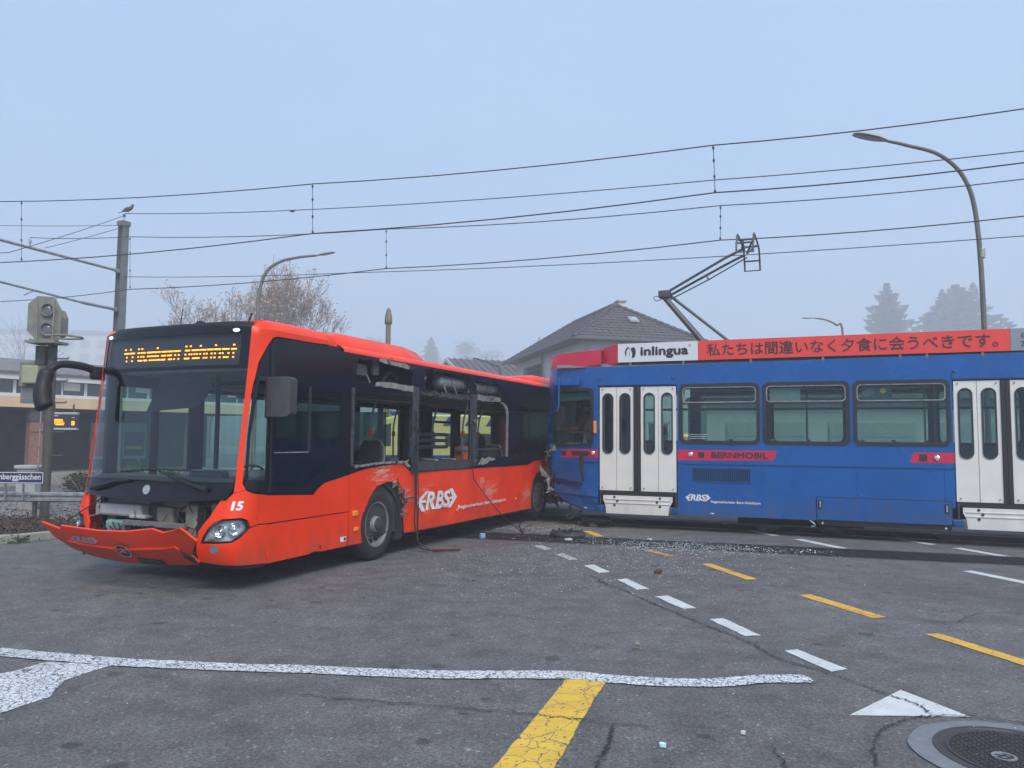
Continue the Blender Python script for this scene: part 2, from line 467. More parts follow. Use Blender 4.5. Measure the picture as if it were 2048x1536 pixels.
def paint(name, c, crack=None, wear=.35, thr=(.03, .06)):
    # road paint: bare asphalt shows where the paint has cracked and worn off
    m, nt, b = nodes_of(name); N, Lk = nt.nodes, nt.links
    tc = N.new('ShaderNodeTexCoord')
    nz = N.new('ShaderNodeTexNoise'); nz.inputs['Scale'].default_value = 38; nz.inputs['Detail'].default_value = 6; Lk.new(tc.outputs['Object'], nz.inputs['Vector'])
    r = N.new('ShaderNodeValToRGB'); r.color_ramp.elements[0].position = wear; r.color_ramp.elements[1].position = wear + .05
    Lk.new(nz.outputs['Fac'], r.inputs[0]); mask = r.outputs[0]
    if crack:
        dn = N.new('ShaderNodeTexNoise'); dn.inputs['Scale'].default_value = 9; dn.inputs['Detail'].default_value = 3; Lk.new(tc.outputs['Object'], dn.inputs['Vector'])
        mv = N.new('ShaderNodeVectorMath'); mv.operation = 'MULTIPLY_ADD'; mv.inputs[1].default_value = (.09, .09, 0); Lk.new(dn.outputs['Color'], mv.inputs[0]); Lk.new(tc.outputs['Object'], mv.inputs[2])
        vo = N.new('ShaderNodeTexVoronoi'); vo.feature = 'DISTANCE_TO_EDGE'; vo.inputs['Scale'].default_value = crack; Lk.new(mv.outputs[0], vo.inputs['Vector'])
        r2 = N.new('ShaderNodeValToRGB'); r2.color_ramp.elements[0].position = thr[0]; r2.color_ramp.elements[1].position = thr[1]
        Lk.new(vo.outputs['Distance'], r2.inputs[0])
        mm = N.new('ShaderNodeMath'); mm.operation = 'MULTIPLY'; Lk.new(mask, mm.inputs[0]); Lk.new(r2.outputs[0], mm.inputs[1]); mask = mm.outputs[0]
    n3 = N.new('ShaderNodeTexNoise'); n3.inputs['Scale'].default_value = 5; n3.inputs['Detail'].default_value = 6; Lk.new(tc.outputs['Object'], n3.inputs['Vector'])
    r3 = N.new('ShaderNodeValToRGB'); r3.color_ramp.elements[0].position = .3; r3.color_ramp.elements[1].position = .7
    r3.color_ramp.elements[0].color = (*[x * .78 for x in c], 1); r3.color_ramp.elements[1].color = (*c, 1); Lk.new(n3.outputs['Fac'], r3.inputs[0])
    mx = N.new('ShaderNodeMix'); mx.data_type = 'RGBA'; mx.inputs[6].default_value = (.085, .086, .09, 1)
    Lk.new(mask, mx.inputs[0]); Lk.new(r3.outputs[0], mx.inputs[7]); Lk.new(mx.outputs[2], b.inputs['Base Color'])
    b.inputs['Roughness'].default_value = .7
    return m
M['paint_white'] = paint('paint_white', (.60, .63, .63), wear=.30)
M['paint_white_cracked'] = paint('paint_white_cracked', (.66, .68, .72), crack=24, wear=.36, thr=(.03, .075))
M['paint_white_worn'] = paint('paint_white_worn', (.55, .57, .57), wear=.44)
M['paint_yellow'] = paint('paint_yellow', (.72, .42, .055), wear=.34)
M['paint_yellow_cracked'] = paint('paint_yellow_cracked', (.72, .46, .055), crack=7, wear=.33, thr=(.006, .02))
M['paint_yellow_worn'] = paint('paint_yellow_worn', (.66, .40, .08), wear=.47)
M['crack'] = mat('crack', (.022, .022, .024), .9)

def flat(name, pts, z, m, parent, step=None, thick=.002):
    return MB().patch(pts, lambda u, v, w: (u, v, z + w), thick, 0, step=step).build(name, m, parent)

road = MB().add([(-235, -55, 0), (235, -55, 0), (235, 370, 0), (-235, 370, 0)], [(0, 1, 2, 3)]).build('road', M['asphalt'])
tag(road, kind='structure')
dashes = [[(0.356, 12.131), (0.49, 12.225), (0.633, 11.792), (0.496, 11.679)], [(0.64, 11.247), (0.764, 11.34), (0.931, 10.789), (0.813, 10.716)],
          [(0.972, 10.274), (1.104, 10.351), (1.249, 9.8), (1.099, 9.72)], [(1.27, 9.267), (1.384, 9.337), (1.547, 8.728), (1.408, 8.665)],
          [(1.534, 8.297), (1.683, 8.348), (1.839, 7.746), (1.7, 7.707)], [(1.842, 7.27), (1.987, 7.315), (2.132, 6.696), (1.995, 6.667)],
          [(2.169, 6.205), (2.286, 6.256), (2.457, 5.734), (2.316, 5.67)]]
rnd = random.Random(7)
for i, q in enumerate(dashes):
    flat('lane_marking', ragged(q, .006, .07, rnd), .006, M['paint_white_worn' if i < 2 else 'paint_white'], road)
flat('give_way_marking', ragged([(2.059, 4.786), (2.61, 5.269), (2.782, 4.777)], .003, .08, rnd), .006, M['paint_white'], road)
for i, q in enumerate([[(1.31, 14.092), (1.443, 14.178), (1.61, 13.392), (1.462, 13.314)], [(1.999, 11.766), (2.128, 11.8), (2.371, 11.165), (2.237, 11.122)],
          [(2.56, 10.482), (2.70, 10.52), (2.96, 9.387), (2.82, 9.337)], [(3.104, 8.427), (3.255, 8.487), (3.552, 7.422), (3.406, 7.376)],
          [(3.587, 6.778), (3.72, 6.808), (4.02, 5.70), (3.88, 5.66)]]):
    flat('yellow_marking', ragged(q, .006, .07, rnd), .006, M['paint_yellow_worn' if i == 1 else 'paint_yellow'], road)
for q in [[(4.345, 14.477), (4.50, 14.52), (4.74, 13.72), (4.585, 13.67)], [(4.794, 13.199), (4.95, 13.26), (5.246, 12.146), (5.092, 12.082)],
          [(6.521, 13.529), (6.671, 13.59), (6.94, 12.694), (6.782, 12.62)], [(6.95, 12.26), (7.10, 12.30), (7.329, 11.367), (7.176, 11.31)],
          [(5.83, 10.079), (5.98, 10.13), (6.26, 9.06), (6.11, 9.02)], [(8.6, 13.0), (8.75, 13.05), (9.0, 12.0), (8.85, 11.95)]]:
    flat('white_marking', ragged(q, .005, .07, rnd), .006, M['paint_white'], road)
wavy = [(-5.0, 6.25), (-3.873, 5.985), (-3.501, 5.894), (-3.146, 5.817), (-2.8, 5.742), (-2.448, 5.7), (-1.929, 5.641), (-1.493, 5.617), (-0.947, 5.55), (-0.416, 5.516), (0.021, 5.528), (0.458, 5.526), (0.70, 5.45), (1.044, 5.389), (1.36, 5.384), (1.562, 5.421), (1.752, 5.476), (1.936, 5.487), (2.094, 5.491)]
ws = [(p.x, p.y) for p in spline([(x, y, 0) for x, y in wavy], 5)]
lft, rgt = [], []
for i, p in enumerate(ws):
    a, b_ = ws[max(i - 1, 0)], ws[min(i + 1, len(ws) - 1)]
    d = Vector((b_[0] - a[0], b_[1] - a[1])).normalized(); hw = .087 + rnd.uniform(-.006, .006) - (.03 if i == len(ws) - 1 else 0)
    lft.append((p[0] - d.y * hw, p[1] + d.x * hw)); rgt.append((p[0] + d.y * hw, p[1] - d.x * hw))
flat('stop_marking', lft + rgt[::-1], .010, M['paint_white_cracked'], road)
flat('broad_marking', ragged([(-3.95, 5.33), (-3.527, 5.462), (-3.462, 5.541), (-3.38, 5.75), (-3.0, 5.70), (-2.87, 5.68), (-2.931, 5.536), (-2.993, 5.329), (-2.982, 5.223), (-2.9, 4.994), (-3.018, 4.695), (-3.5, 4.55)], .008, .06, rnd), .006, M['paint_white_cracked'], road)
flat('yellow_stripe', ragged([(.389, 5.44), (.676, 5.42), (.56, 5.1), (.23, 4.011), (.0, 3.3), (-.30, 3.3), (-.074, 4.005), (.2, 4.85)], .006, .06, rnd), .006, M['paint_yellow_cracked'], road)

def crack(pts, w0, seed):
    q = random.Random(seed); P = spline([(x, y, 0) for x, y in pts], 14); L_, R_ = [], []
    for i, p in enumerate(P):
        a, b_ = P[max(i - 1, 0)], P[min(i + 1, len(P) - 1)]; d = (b_ - a).normalized()
        off = q.gauss(0, .010); w = max(.0015, w0 * q.uniform(.3, 1.25) * min(1, (i + 1) / 6, (len(P) - i) / 6))
        L_.append((p.x - d.y * (off + w), p.y + d.x * (off + w))); R_.append((p.x - d.y * (off - w), p.y + d.x * (off - w)))
    mb = MB(); n = len(L_)
    mb.add([(x, y, .0125) for x, y in L_ + R_], [(i, i + 1, n + i + 1, n + i) for i in range(n - 1)])
    return mb.build('crack', M['crack'], road, recalc=False)
for k, (pts, w0) in enumerate([([(0.97, 9.678), (1.097, 8.945), (1.259, 8.588), (1.429, 8.01), (1.584, 7.533), (1.752, 7.018), (1.963, 6.441), (2.011, 6.13), (2.079, 5.912), (2.25, 5.683), (2.374, 5.416), (2.483, 5.148), (2.548, 5.007), (2.569, 4.928), (2.553, 4.797)], .008),
        ([(1.85, 4.0), (1.998, 4.328), (2.112, 4.509), (2.274, 4.647), (2.454, 4.753), (2.764, 4.771), (3.031, 4.665), (3.4, 4.3)], .007),
        ([(.40, 3.8), (.458, 4.07), (.526, 4.263), (.583, 4.494), (.616, 4.581)], .009), ([(-1.5, 5.1), (-.8, 4.95), (0.017, 4.78), (0.262, 4.702), (0.429, 4.665), (0.668, 4.591), (0.843, 4.557)], .006),
        ([(1.36, 3.6), (1.40, 3.95), (1.42, 4.3)], .006), ([(2.3, 10.4), (3.1, 9.6), (4.0, 9.1), (5.2, 8.9), (6.5, 9.0)], .006), ([(-2.4, 9.4), (-2.0, 9.3), (-1.3, 9.9)], .007), ([(3.2, 8.0), (3.6, 7.3), (4.4, 7.2), (5.0, 6.9)], .005),
        ([(-1.2, 10.1), (0, 10.4), (1, 10.0)], .004), ([(3.9, 7.0), (4.6, 7.6), (5.6, 7.5)], .005), ([(.95, 3.7), (1.9, 3.85), (2.1, 3.8)], .005)]):
    crack(pts, w0, k)

# rising ground far behind the street, lost in the fog
M['meadow'] = mat('meadow', (.06, .075, .04), .95, var=.3, vscale=.2)
hl_ = MB(); hx = [-210, -120, -60, 0, 60, 120, 210]; hy = [(130, -.5), (170, 5), (220, 13), (280, 20), (350, 24)]
hl_.add([(x, y, z) for x in hx for y, z in hy], [(i * 5 + j, (i + 1) * 5 + j, (i + 1) * 5 + j + 1, i * 5 + j + 1) for i in range(6) for j in range(4)])
tag(hl_.build('hill', M['meadow'], smooth=60), kind='structure')
# ------------------------------------------------------------------ tram track
track = tag(empty('tram_track', (-1.02, 13.08, 0), math.atan2(-.3031, .9530)), kind='structure')
M['rubber_panel'] = mat('rubber_panel', (.020, .021, .025), .85, var=.35, vscale=5, bump=.3, bscale=120, spec=.15)
M['rail_steel'] = mat('rail_steel', (.20, .19, .18), .38, metal=.85, var=.4, vscale=6)
M['groove'] = mat('groove', (.01, .01, .01), .9)
pm = MB().box(.006, .734, .055, .845, 0.0, .010)
proto = pm.build('rubber_panel', M['rubber_panel'], track)
proto.location = (-8.0, 0, 0)
for k in range(1, 31):
    c = proto.copy(); col.objects.link(c); c.parent = track; c.location = (-8.0 + k * .74, 0, 0)
for y in (0., .92):
    MB().box(-16, 16, y - .028, y + .028, 0, .006).build('rail', M['rail_steel'], track)
    MB().box(-16, 16, y - .06 if y > .5 else y + .03, y - .03 if y > .5 else y + .054, 0, .004).build('rail_groove', M['groove'], track)
track2 = tag(empty('tram_track', (1.686, 14.799, 0), R(-21.934)), kind='structure')
for y in (.70, 1.70):
    MB().box(-30, 14, y - .028, y + .028, 0, .006).build('rail', M['rail_steel'], track2)
    MB().box(-30, 14, y + .03, y + .06, 0, .004).build('rail_groove', M['groove'], track2)
pm = MB().box(.006, .734, .77, 1.66, 0.0, .010)
proto = pm.build('rubber_panel', M['rubber_panel'], track2); proto.location = (-9.0, 0, 0)
for k in range(1, 20):
    c = proto.copy(); col.objects.link(c); c.parent = track2; c.location = (-9.0 + k * .74, 0, 0)

# ------------------------------------------------------------------ planted bed, ballast, kerb at the left
M['earth'] = mat('earth', (.05, .04, .03), .95, var=.4, vscale=6, bump=.6, bscale=20)
M['ballast'] = mat('ballast', (.20, .19, .19), .9, var=.5, vscale=16, bump=.9, bscale=24)
M['concrete'] = mat('concrete', (.30, .29, .265), .85, var=.25, vscale=9, bump=.3, bscale=60)
M['galv'] = mat('galv', (.34, .35, .35), .5, metal=.55, var=.4, vscale=10)
kerbline = [(-10.6, 10.6), (-9.2, 11.2), (-7.8, 11.9), (-7.35, 12.45), (-7.0, 13.1), (-6.5, 13.9), (-6.2, 14.3)]
bed = tag(flat('planting_bed', [(-26, 3.5), (-16, 8.2), (-10.6, 10.7)] + [(x - .12, y + .15) for x, y in kerbline[1:]] + [(-7.5, 14.55), (-12, 16.0), (-26, 20.2)], .05, M['earth'], None, thick=.05), kind='structure')
kp = [(p.x, p.y) for p in spline([(x, y, 0) for x, y in kerbline], 4)]
kerb = tag(empty('kerb', (0, 0, 0)), kind='structure')
acc = 0; start = 0
for i in range(1, len(kp)):
    acc += math.hypot(kp[i][0] - kp[i - 1][0], kp[i][1] - kp[i - 1][1])
    if acc > .75 or i == len(kp) - 1:
        a, b_ = Vector(kp[start]), Vector(kp[i]); d = (b_ - a).normalized(); a2, b2 = a + d * .006, b_ - d * .006
        MB().bar((a2.x, a2.y, .06), (b2.x, b2.y, .06), .16, .13).build('kerb_stone', M['concrete'], kerb, bevel=.012)
        start, acc = i, 0
# ballast bed: uneven stones between bed and rails
bb = MB(); q = random.Random(11)
bal_poly = [(-26, 20.3), (-12, 16.1), (-7.5, 14.6), (-6.0, 14.2), (-4.6, 16.6), (-11, 19.0), (-25, 24.5)]
bb.patch(bal_poly, lambda u, v, w: (u, v, .03 + .03 * hashn(u * 3, v * 3) + w), .05, 0, step=.5)
for k in range(1500):
    x, y = q.uniform(-15, -5.2), q.uniform(14.2, 20)
    if not inside(x, y, [bal_poly]): continue
    r = q.uniform(.025, .06); z = .05
    P = [Vector(v).normalized() * r * q.uniform(.7, 1.25) for v in ((1, 0, 0), (0, 1, 0), (-1, 0, 0), (0, -1, 0), (0, 0, 1), (0, 0, -1))]
    bb.add([(x + p.x, y + p.y, z + p.z * .8) for p in P], [(0, 1, 4), (1, 2, 4), (2, 3, 4), (3, 0, 4), (1, 0, 5), (2, 1, 5), (3, 2, 5), (0, 3, 5)])
tag(bb.build('ballast', M['ballast'], None), 'grey stone ballast beside the rails behind the guard rail', 'ballast', kind='stuff')

def leaf_quads(mb, n, pos, size, q, droop=.3):
    for _ in range(n):
        p = pos()
        s = size * q.uniform(.6, 1.4)
        a, b_ = q.uniform(0, 6.28), q.uniform(-1, 1)
        d = Vector((math.cos(a), math.sin(a), q.uniform(-.6, .5))).normalized(); e = d.cross(Vector((q.gauss(0, 1), q.gauss(0, 1), q.gauss(0, 1)))).normalized()
        P = Vector(p)
        mb.add([P, P + d * s * .5 + e * s * .3, P + d * s, P + d * s * .5 - e * s * .3], [(0, 1, 2, 3)])
def leaf_mat(name, c1, c2):
    m, nt, b = nodes_of(name); N, Lk = nt.nodes, nt.links
    g = N.new('ShaderNodeNewGeometry'); r = N.new('ShaderNodeValToRGB')
    r.color_ramp.elements[0].color = (*c1, 1); r.color_ramp.elements[1].color = (*c2, 1)
    Lk.new(g.outputs['Random Per Island'], r.inputs[0]); Lk.new(r.outputs[0], b.inputs['Base Color'])
    b.inputs['Roughness'].default_value = .7
    return m
M['leaf_brown'] = leaf_mat('leaf_brown', (.035, .022, .016), (.10, .06, .04))
M['leaf_green'] = leaf_mat('leaf_green', (.025, .05, .015), (.09, .14, .03))
M['leaf_dull'] = leaf_mat('leaf_dull', (.03, .035, .02), (.07, .065, .035))
M['leaf_orange'] = leaf_mat('leaf_orange', (.34, .19, .09), (.60, .40, .24))
M['leaf_dark'] = leaf_mat('leaf_dark', (.012, .022, .012), (.035, .05, .025))
M['bark'] = mat('bark', (.17, .14, .12), .9, var=.4, vscale=6, bump=.5, bscale=25)
bed_poly = [(-13, 10.2), (-10.6, 11.0), (-9.3, 11.55), (-8.0, 12.25), (-7.6, 12.8), (-7.2, 13.5), (-6.9, 14.0), (-9, 14.5), (-13, 15.2)]
def bedpos(qq, hmax):
    def f():
        while True:
            x, y = qq.uniform(-13, -6.8), qq.uniform(10, 14.6)
            if inside(x, y, [bed_poly]): return (x, y, .05 + abs(qq.gauss(0, hmax * .45)) * (.55 + .5 * hashn(x * 2.2, y * 2.2)))
    return f
qq = random.Random(5); hb = MB(); leaf_quads(hb, 9000, bedpos(qq, .33), .05, qq)
for k in range(500):
    p = bedpos(qq, .01)(); hb.tube([p, (p[0] + qq.gauss(0, .08), p[1] + qq.gauss(0, .08), qq.uniform(.15, .38))], .004, 3, False)
tag(hb.build('ground_cover', M['leaf_brown'], None, recalc=False), 'low reddish brown ground cover shrubs behind the kerb', 'shrubs', kind='stuff')
wt = tag(empty('weed_tuft', (-7.62, 12.0, 0)), 'small green weed tuft growing in front of the kerb stone', 'weed')
gt = MB(); qq = random.Random(6); leaf_quads(gt, 160, lambda: (qq.gauss(0, .09), qq.gauss(0, .06), abs(qq.gauss(0, .05))), .06, qq)
tag(gt.build('leaves', M['leaf_green'], wt, recalc=False), kind='stuff')
sm_ = MB()
for k in range(9): sm_.tube([(0, 0, 0), (qq.gauss(0, .06), qq.gauss(0, .05), qq.uniform(.04, .10))], .003, 4)
tag(sm_.build('stems', M['leaf_green'], wt), kind='stuff')

# guard rail with its posts
gr = tag(empty('guard_rail', (-8.6, 14.2, 0)), 'low weathered galvanised guard rail on thin posts beside the track', 'guard rail')
prof = [(0, .62), (-.03, .60), (-.03, .56), (0, .54), (0, .52), (-.03, .50), (-.03, .46), (0, .44)]
gm = MB(); n = len(prof)
gm.add([(x, y, z) for x in (-9, 2.6) for y, z in prof] + [(x, y + .012, z) for x in (-9, 2.6) for y, z in prof],
       [(i, i + 1, n + i + 1, n + i) for i in range(n - 1)] + [(2 * n + i, 3 * n + i, 3 * n + i + 1, 2 * n + i + 1) for i in range(n - 1)] + [(0, n, 3 * n, 2 * n), (n - 1, 3 * n - 1, 4 * n - 1, 2 * n - 1)])
gm.build('beam', M['galv'], gr)
for x in (-6.2, -3.2, -.13, 2.2):
    MB().box(x - .03, x + .03, .015, .075, .0, .60).build('post', M['dark_grey'], gr)
for x in (-.9, -.2, .9):
    MB().lathe([(.02, 0), (.02, .012), (.012, .02)], 8, lambda a, b, c, x=x: (x + a, -.034 - c, .53 + b)).build('bolt', M['galv'], gr)

# street name sign clamped above the guard rail
M['sign_navy'] = mat('sign_navy', (.018, .026, .075), .4, coat=.2)
sg = tag(empty('street_sign', (-9.29, 14.1, 0)), 'dark blue street name plate with white letters above the guard rail', 'street sign')
MB().box(-.95, .79, -.008, .008, .772, .992).build('plate', M['sign_navy'], sg)
bz = MB(); fz = lambda u, v, w: (u, -.008 - w, v)
bz.patch(rect(-.94, .78, .782, .982), fz, .001, .003, holes=[rect(-.928, .768, .794, .970)])
bz.build('border', M['white_paint'], sg)
text(MB(), 'nberggässchen', -.02, .735, .815, .955, fz, .003, bold=.012).build('lettering', M['white_paint'], sg)
for x in (.10, .42):
    MB().bar((x, .02, .50), (x, .0, .772), .045, .02).build('bracket', M['galv'], sg)

# manhole with fresh mortar ring
M['cast_iron'] = mat('cast_iron', (.075, .07, .072), .55, metal=.5, var=.3, vscale=12, bump=.3, bscale=90)
M['mortar'] = mat('mortar', (.17, .185, .205), .8, var=.2, vscale=10, bump=.3, bscale=70)
mh = tag(empty('manhole_cover', (2.70, 4.20, .004)), 'round cast iron manhole cover with diamond ribs in a pale grey mortar ring', 'manhole cover')
ring = [(math.cos(t) * r, math.sin(t) * r * .93) for t, r in ((2 * math.pi * k / 48, .535 + .025 * hashn(math.cos(k * .13) * 3, math.sin(k * .13) * 3)) for k in range(48))]
MB().patch(ring, lambda u, v, w: (u, v, w), .004, .004, holes=[circle(0, 0, .405, 48)]).build('mortar_ring', M['mortar'], mh)
MB().lathe([(.405, 0), (.405, .008), (.37, .008), (.365, .003), (.35, .003)], 48, cap=False).build('frame', M['cast_iron'], mh)
MB().lathe([(.35, 0), (.35, .003), (.001, .003)], 48).build('lid', M['cast_iron'], mh)
MB().lathe([(.345, .003), (.345, .0075), (.325, .0075), (.325, .003)], 48, cap=False).build('rim', M['cast_iron'], mh)
ribs = MB()
for ang in (R(28), R(-38)):
    ca, sa = math.cos(ang), math.sin(ang)
    for k in range(-9, 10):
        o = k * .036; hl = math.sqrt(max(0, .325 ** 2 - o * o))
        if hl < .05: continue
        a = (ca * -hl - sa * o, sa * -hl + ca * o, .005); b_ = (ca * hl - sa * o, sa * hl + ca * o, .005)
        ribs.bar(a, b_, .009, .006)
tag(ribs.build('rib_pattern', M['cast_iron'], mh), kind='stuff')
MB().lathe([(.06, .003), (.06, .011), (.045, .011), (.045, .005), (.001, .005)], 24, lambda a, b, c: (a - .10, b - .03, c)).build('keyhole_boss', M['galv'], mh)

# ------------------------------------------------------------------ glass crumbs and litter
M['crumb'] = mat('glass_crumb', (.72, .80, .83), .15, spec=1.0)
q = random.Random(3); cr_ = MB()
def crumb(x, y, s):
    a = q.uniform(0, 6.28); z = .012 + s * .3
    P = [(x + s * math.cos(a + k * 1.57) * q.uniform(.5, 1), y + s * math.sin(a + k * 1.57) * q.uniform(.5, 1), z + q.uniform(-.4, .5) * s) for k in range(4)]
    cr_.add(P, [(0, 1, 2, 3)])
for _ in range(3000):
    x = q.gauss(2.7, .85); y = 12.05 - .30 * (x - 2.9) + q.gauss(0, .38); crumb(x, y, q.uniform(.004, .012))
for _ in range(1300):
    crumb(q.gauss(.5, .55), q.gauss(14.3, .5), q.uniform(.004, .012))
for _ in range(3200):
    crumb(q.gauss(1.2, 1.25), q.gauss(10.7, 1.1), q.uniform(.0035, .0095))
for _ in range(1300):
    crumb(q.uniform(-4, 5), 3.2 + 9 * q.random() ** .8, q.uniform(.0022, .0058))
for _ in range(70):
    t = q.gauss(0, .45); crumb(3.8 + t, 11.9 - .3 * t + q.gauss(0, .16), q.uniform(.012, .024))
tag(cr_.build('glass_crumbs', M['crumb'], None, recalc=False), 'crumbs of broken window glass strewn over the road and track panels', 'broken glass', kind='stuff')

ck = MB()
for _ in range(420):
    x, y, s = q.uniform(-4, 5.5), 3.4 + 9.5 * q.random() ** .8, q.uniform(.004, .013)
    P_ = [(x + s * q.uniform(-1, 1), y + s * q.uniform(-1, 1), .013 + q.uniform(0, s * .8)) for _k in range(4)]
    ck.add(P_, [(0, 1, 2), (0, 2, 3)])
tag(ck.build('grit', M['crack'], None, recalc=False), 'dark grit and tiny black fragments scattered over the asphalt', 'grit', kind='stuff')
M['black_debris'] = mat('black_debris', (.03, .031, .03), .6, var=.4, vscale=10)
rg = tag(empty('wheel_trim', (.97, 13.28, .0), R(8)), 'broken black wheel trim ring lying on the dark track panel', 'wheel trim')
MB().lathe([(.30, .012), (.31, .05), (.285, .085), (.24, .10), (.225, .09), (.26, .06), (.27, .012)], 28, cap=False).build('rim_band', M['black_debris'], rg, smooth=40)
for k in range(9):
    a = 2 * math.pi * k / 9
    MB().bar((.23 * math.cos(a), .23 * math.sin(a), .095), (.09 * math.cos(a), .09 * math.sin(a), .075), .05, .012).build('spoke', M['black_debris'], rg)
for k in range(7):
    a = 2 * math.pi * k / 7 + .2
    MB().box(-.02, .02, -.008, .008, .09, .125, lambda x, y, z, a=a: (.25 * math.cos(a) + x, .25 * math.sin(a) + y, z)).build('clip', M['black_debris'], rg)
def scrap(name, x, y, s, m, label, cat, seed, group=None, h=.3):
    qs = random.Random(seed); n = 7
    top = [(x + s * math.cos(k * 6.283 / n) * qs.uniform(.5, 1.1), y + s * math.sin(k * 6.283 / n) * qs.uniform(.4, .8), .02 + s * h * qs.uniform(.2, 1)) for k in range(n)]
    bot = [(a, b, .006) for a, b, c in top]
    o = MB().add(top + bot, [tuple(range(n)), tuple(reversed(range(n, 2 * n)))] + [(k, n + k, n + (k + 1) % n, (k + 1) % n) for k in range(n)]).build(name, m)
    return tag(o, label, cat, group)
M['scrap_white'] = mat('scrap_white', (.6, .6, .58), .6, var=.3, vscale=12)
M['scrap_blue'] = mat('scrap_blue', (.18, .35, .62), .5)
M['scrap_pink'] = mat('scrap_pink', (.5, .26, .24), .6)
M['scrap_cyan'] = mat('scrap_cyan', (.5, .8, .8), .3)
M['dead_leaf'] = mat('dead_leaf', (.10, .035, .015), .8)
sb = tag(empty('blue_cap', (-.472, 13.0, .004)), 'small blue plastic cap on the near edge of the track panels', 'plastic cap')
MB().lathe([(.05, 0), (.055, .02), (.05, .075), (.04, .08), (.036, .07), (.036, .01)], 14, cap=False).build('cap_shell', M['scrap_blue'], sb)
scrap('plastic_scrap', .958, 12.83, .085, M['scrap_white'], 'white plastic scrap in front of the broken wheel trim', 'scrap', 1)
scrap('plastic_scrap', 1.566, 14.914, .075, M['scrap_white'], 'crumpled white scrap on the road below the tram cab', 'scrap', 2, h=.7)
scrap('plastic_scrap', 2.32, 12.975, .06, M['scrap_white'], 'white scrap at the far edge of the track panels below the tram door', 'scrap', 3)
scrap('plastic_scrap', 1.363, 15.336, .07, M['scrap_pink'], 'pinkish scrap on the road below the crumpled tram front', 'scrap', 4, h=.6)
scrap('dead_leaf', 1.837, 9.72, .06, M['dead_leaf'], 'dark red brown leaf on the road right of the white dashes', 'leaf', 5, h=.6)
scrap('plastic_scrap', .83, 4.28, .028, M['scrap_cyan'], 'pale turquoise glass bit on the asphalt right of the yellow stripe', 'scrap', 8)
scrap('paper_scrap', 1.32, 4.47, .018, M['scrap_white'], 'tiny white paper scrap left of the white triangle', 'scrap', 9)
scrap('cigarette_end', 1.03, 6.35, .022, M['beige_plastic'], 'tiny beige cigarette end on the open asphalt', 'litter', 10)
# ------------------------------------------------------------------ bus
bus = tag(empty('city_bus', (-2.9454, 8.0119, 0), R(65.9)), 'red and black city bus with smashed windows and a torn off front flap', 'bus')
HALF, DEP, PW = 1.275, .45, 3.5
_bt = [(DEP * (1 - abs(math.sin(t)) ** (2 / PW)), HALF - HALF * math.copysign(abs(math.cos(t)) ** (2 / PW), math.cos(t))) for t in (math.pi * k / 1600 for k in range(1601))]
_bs = [0.]
for a, b_ in zip(_bt, _bt[1:]): _bs.append(_bs[-1] + math.hypot(b_[0] - a[0], b_[1] - a[1]))
BL = _bs[-1]
from bisect import bisect
def bbase(s):
    if s <= 0: return DEP - s, 0.
    if s >= BL: return DEP + s - BL, 2 * HALF
    i = min(bisect(_bs, s), len(_bs) - 1); t = (s - _bs[i - 1]) / max(1e-9, _bs[i] - _bs[i - 1])
    return _bt[i - 1][0] + (_bt[i][0] - _bt[i - 1][0]) * t, _bt[i - 1][1] + (_bt[i][1] - _bt[i - 1][1]) * t
XC = [(.25, .10), (.35, .04), (.5, 0), (.75, .03), (1.0, .11), (1.16, .14), (2.4, .27), (2.87, .31), (3.05, .40)]
def bskin(s, z, w=0.):
    # the bus skin: s runs round the front from the left side (s < 0) to the right side, w is outwards
    x, y = bbase(s); a, b_ = bbase(s - .02), bbase(s + .02)
    tx, ty = b_[0] - a[0], b_[1] - a[1]; l = math.hypot(tx, ty)
    sh = lerp_tab(XC, z) * max(0, min(1, (1.4 - x) / .95))
    return (x + sh - ty / l * w, y + tx / l * w, z)
def bdent(s, z, w=0.):
    X = .45 - s
    k = max(0, min(1, (X - 2.3) / .6)) * max(0, min(1, (8.6 - X) / .5))
    dn = -.035 * k * (abs(hashn(X * .9, z * 1.3, 3)) + .5 * abs(hashn(X * 2.7, z * 3.1, 8)) + .22 * hashn(X * 7, z * 5, 1))
    return bskin(s, z, w + dn)
def X(*pts): return [(.45 - x, z) for x, z in pts]
def mir(pts): return [(BL - s, z) for s, z in pts]
def P(name, pts, m, holes=(), t=.02, w=0., step=.14, fn=bskin, parent=None, smooth=30):
    return MB().patch(pts, fn, t, w, holes, step).build(name, M[m], parent or bus, smooth=smooth)

# red corner, bumper and side panels
p15 = [(.37, 1.05), (.43, .98), (.42, .80), (.52, .745), (.42, .785), (.23, .795), (.145, .765), (.10, .69), (0., .705), (.08, 1.03), (.17, 1.045), (.25, 1.08)]
pbump = [(.63, .53), (.45, .53), (.29, .54), (.2, .59), (.105, .67), (-.02, .695), (-.17, .695), (-.12, .27), (.1, .285), (.4, .30), (.69, .335)]
fog = circle(.475, .47, .058, 16, .045)
P('corner_panel', p15, 'red', step=.07)
P('bumper_corner', pbump, 'red', [fog], step=.07)
P('corner_panel', mir(p15), 'red', step=.07)
P('bumper_corner', mir(pbump), 'red', [circle(BL - .475, .47, .058, 16, .045)], step=.07)
P('side_panel', [(.075, 1.03), (-.004, .711), (-.19, .706), (-1.668, .716), (-1.68, 1.178), (-1.18, 1.098), (-1.06, 1.038), (-.97, .968), (-.11, 1.008)], 'red')
P('side_panel', [(-.178, .69), (-.125, .265), (-.9, .275), (-1.0, .295), (-1.15, .278), (-1.66, .28), (-1.668, .704)], 'red')
rb = random.Random(21)
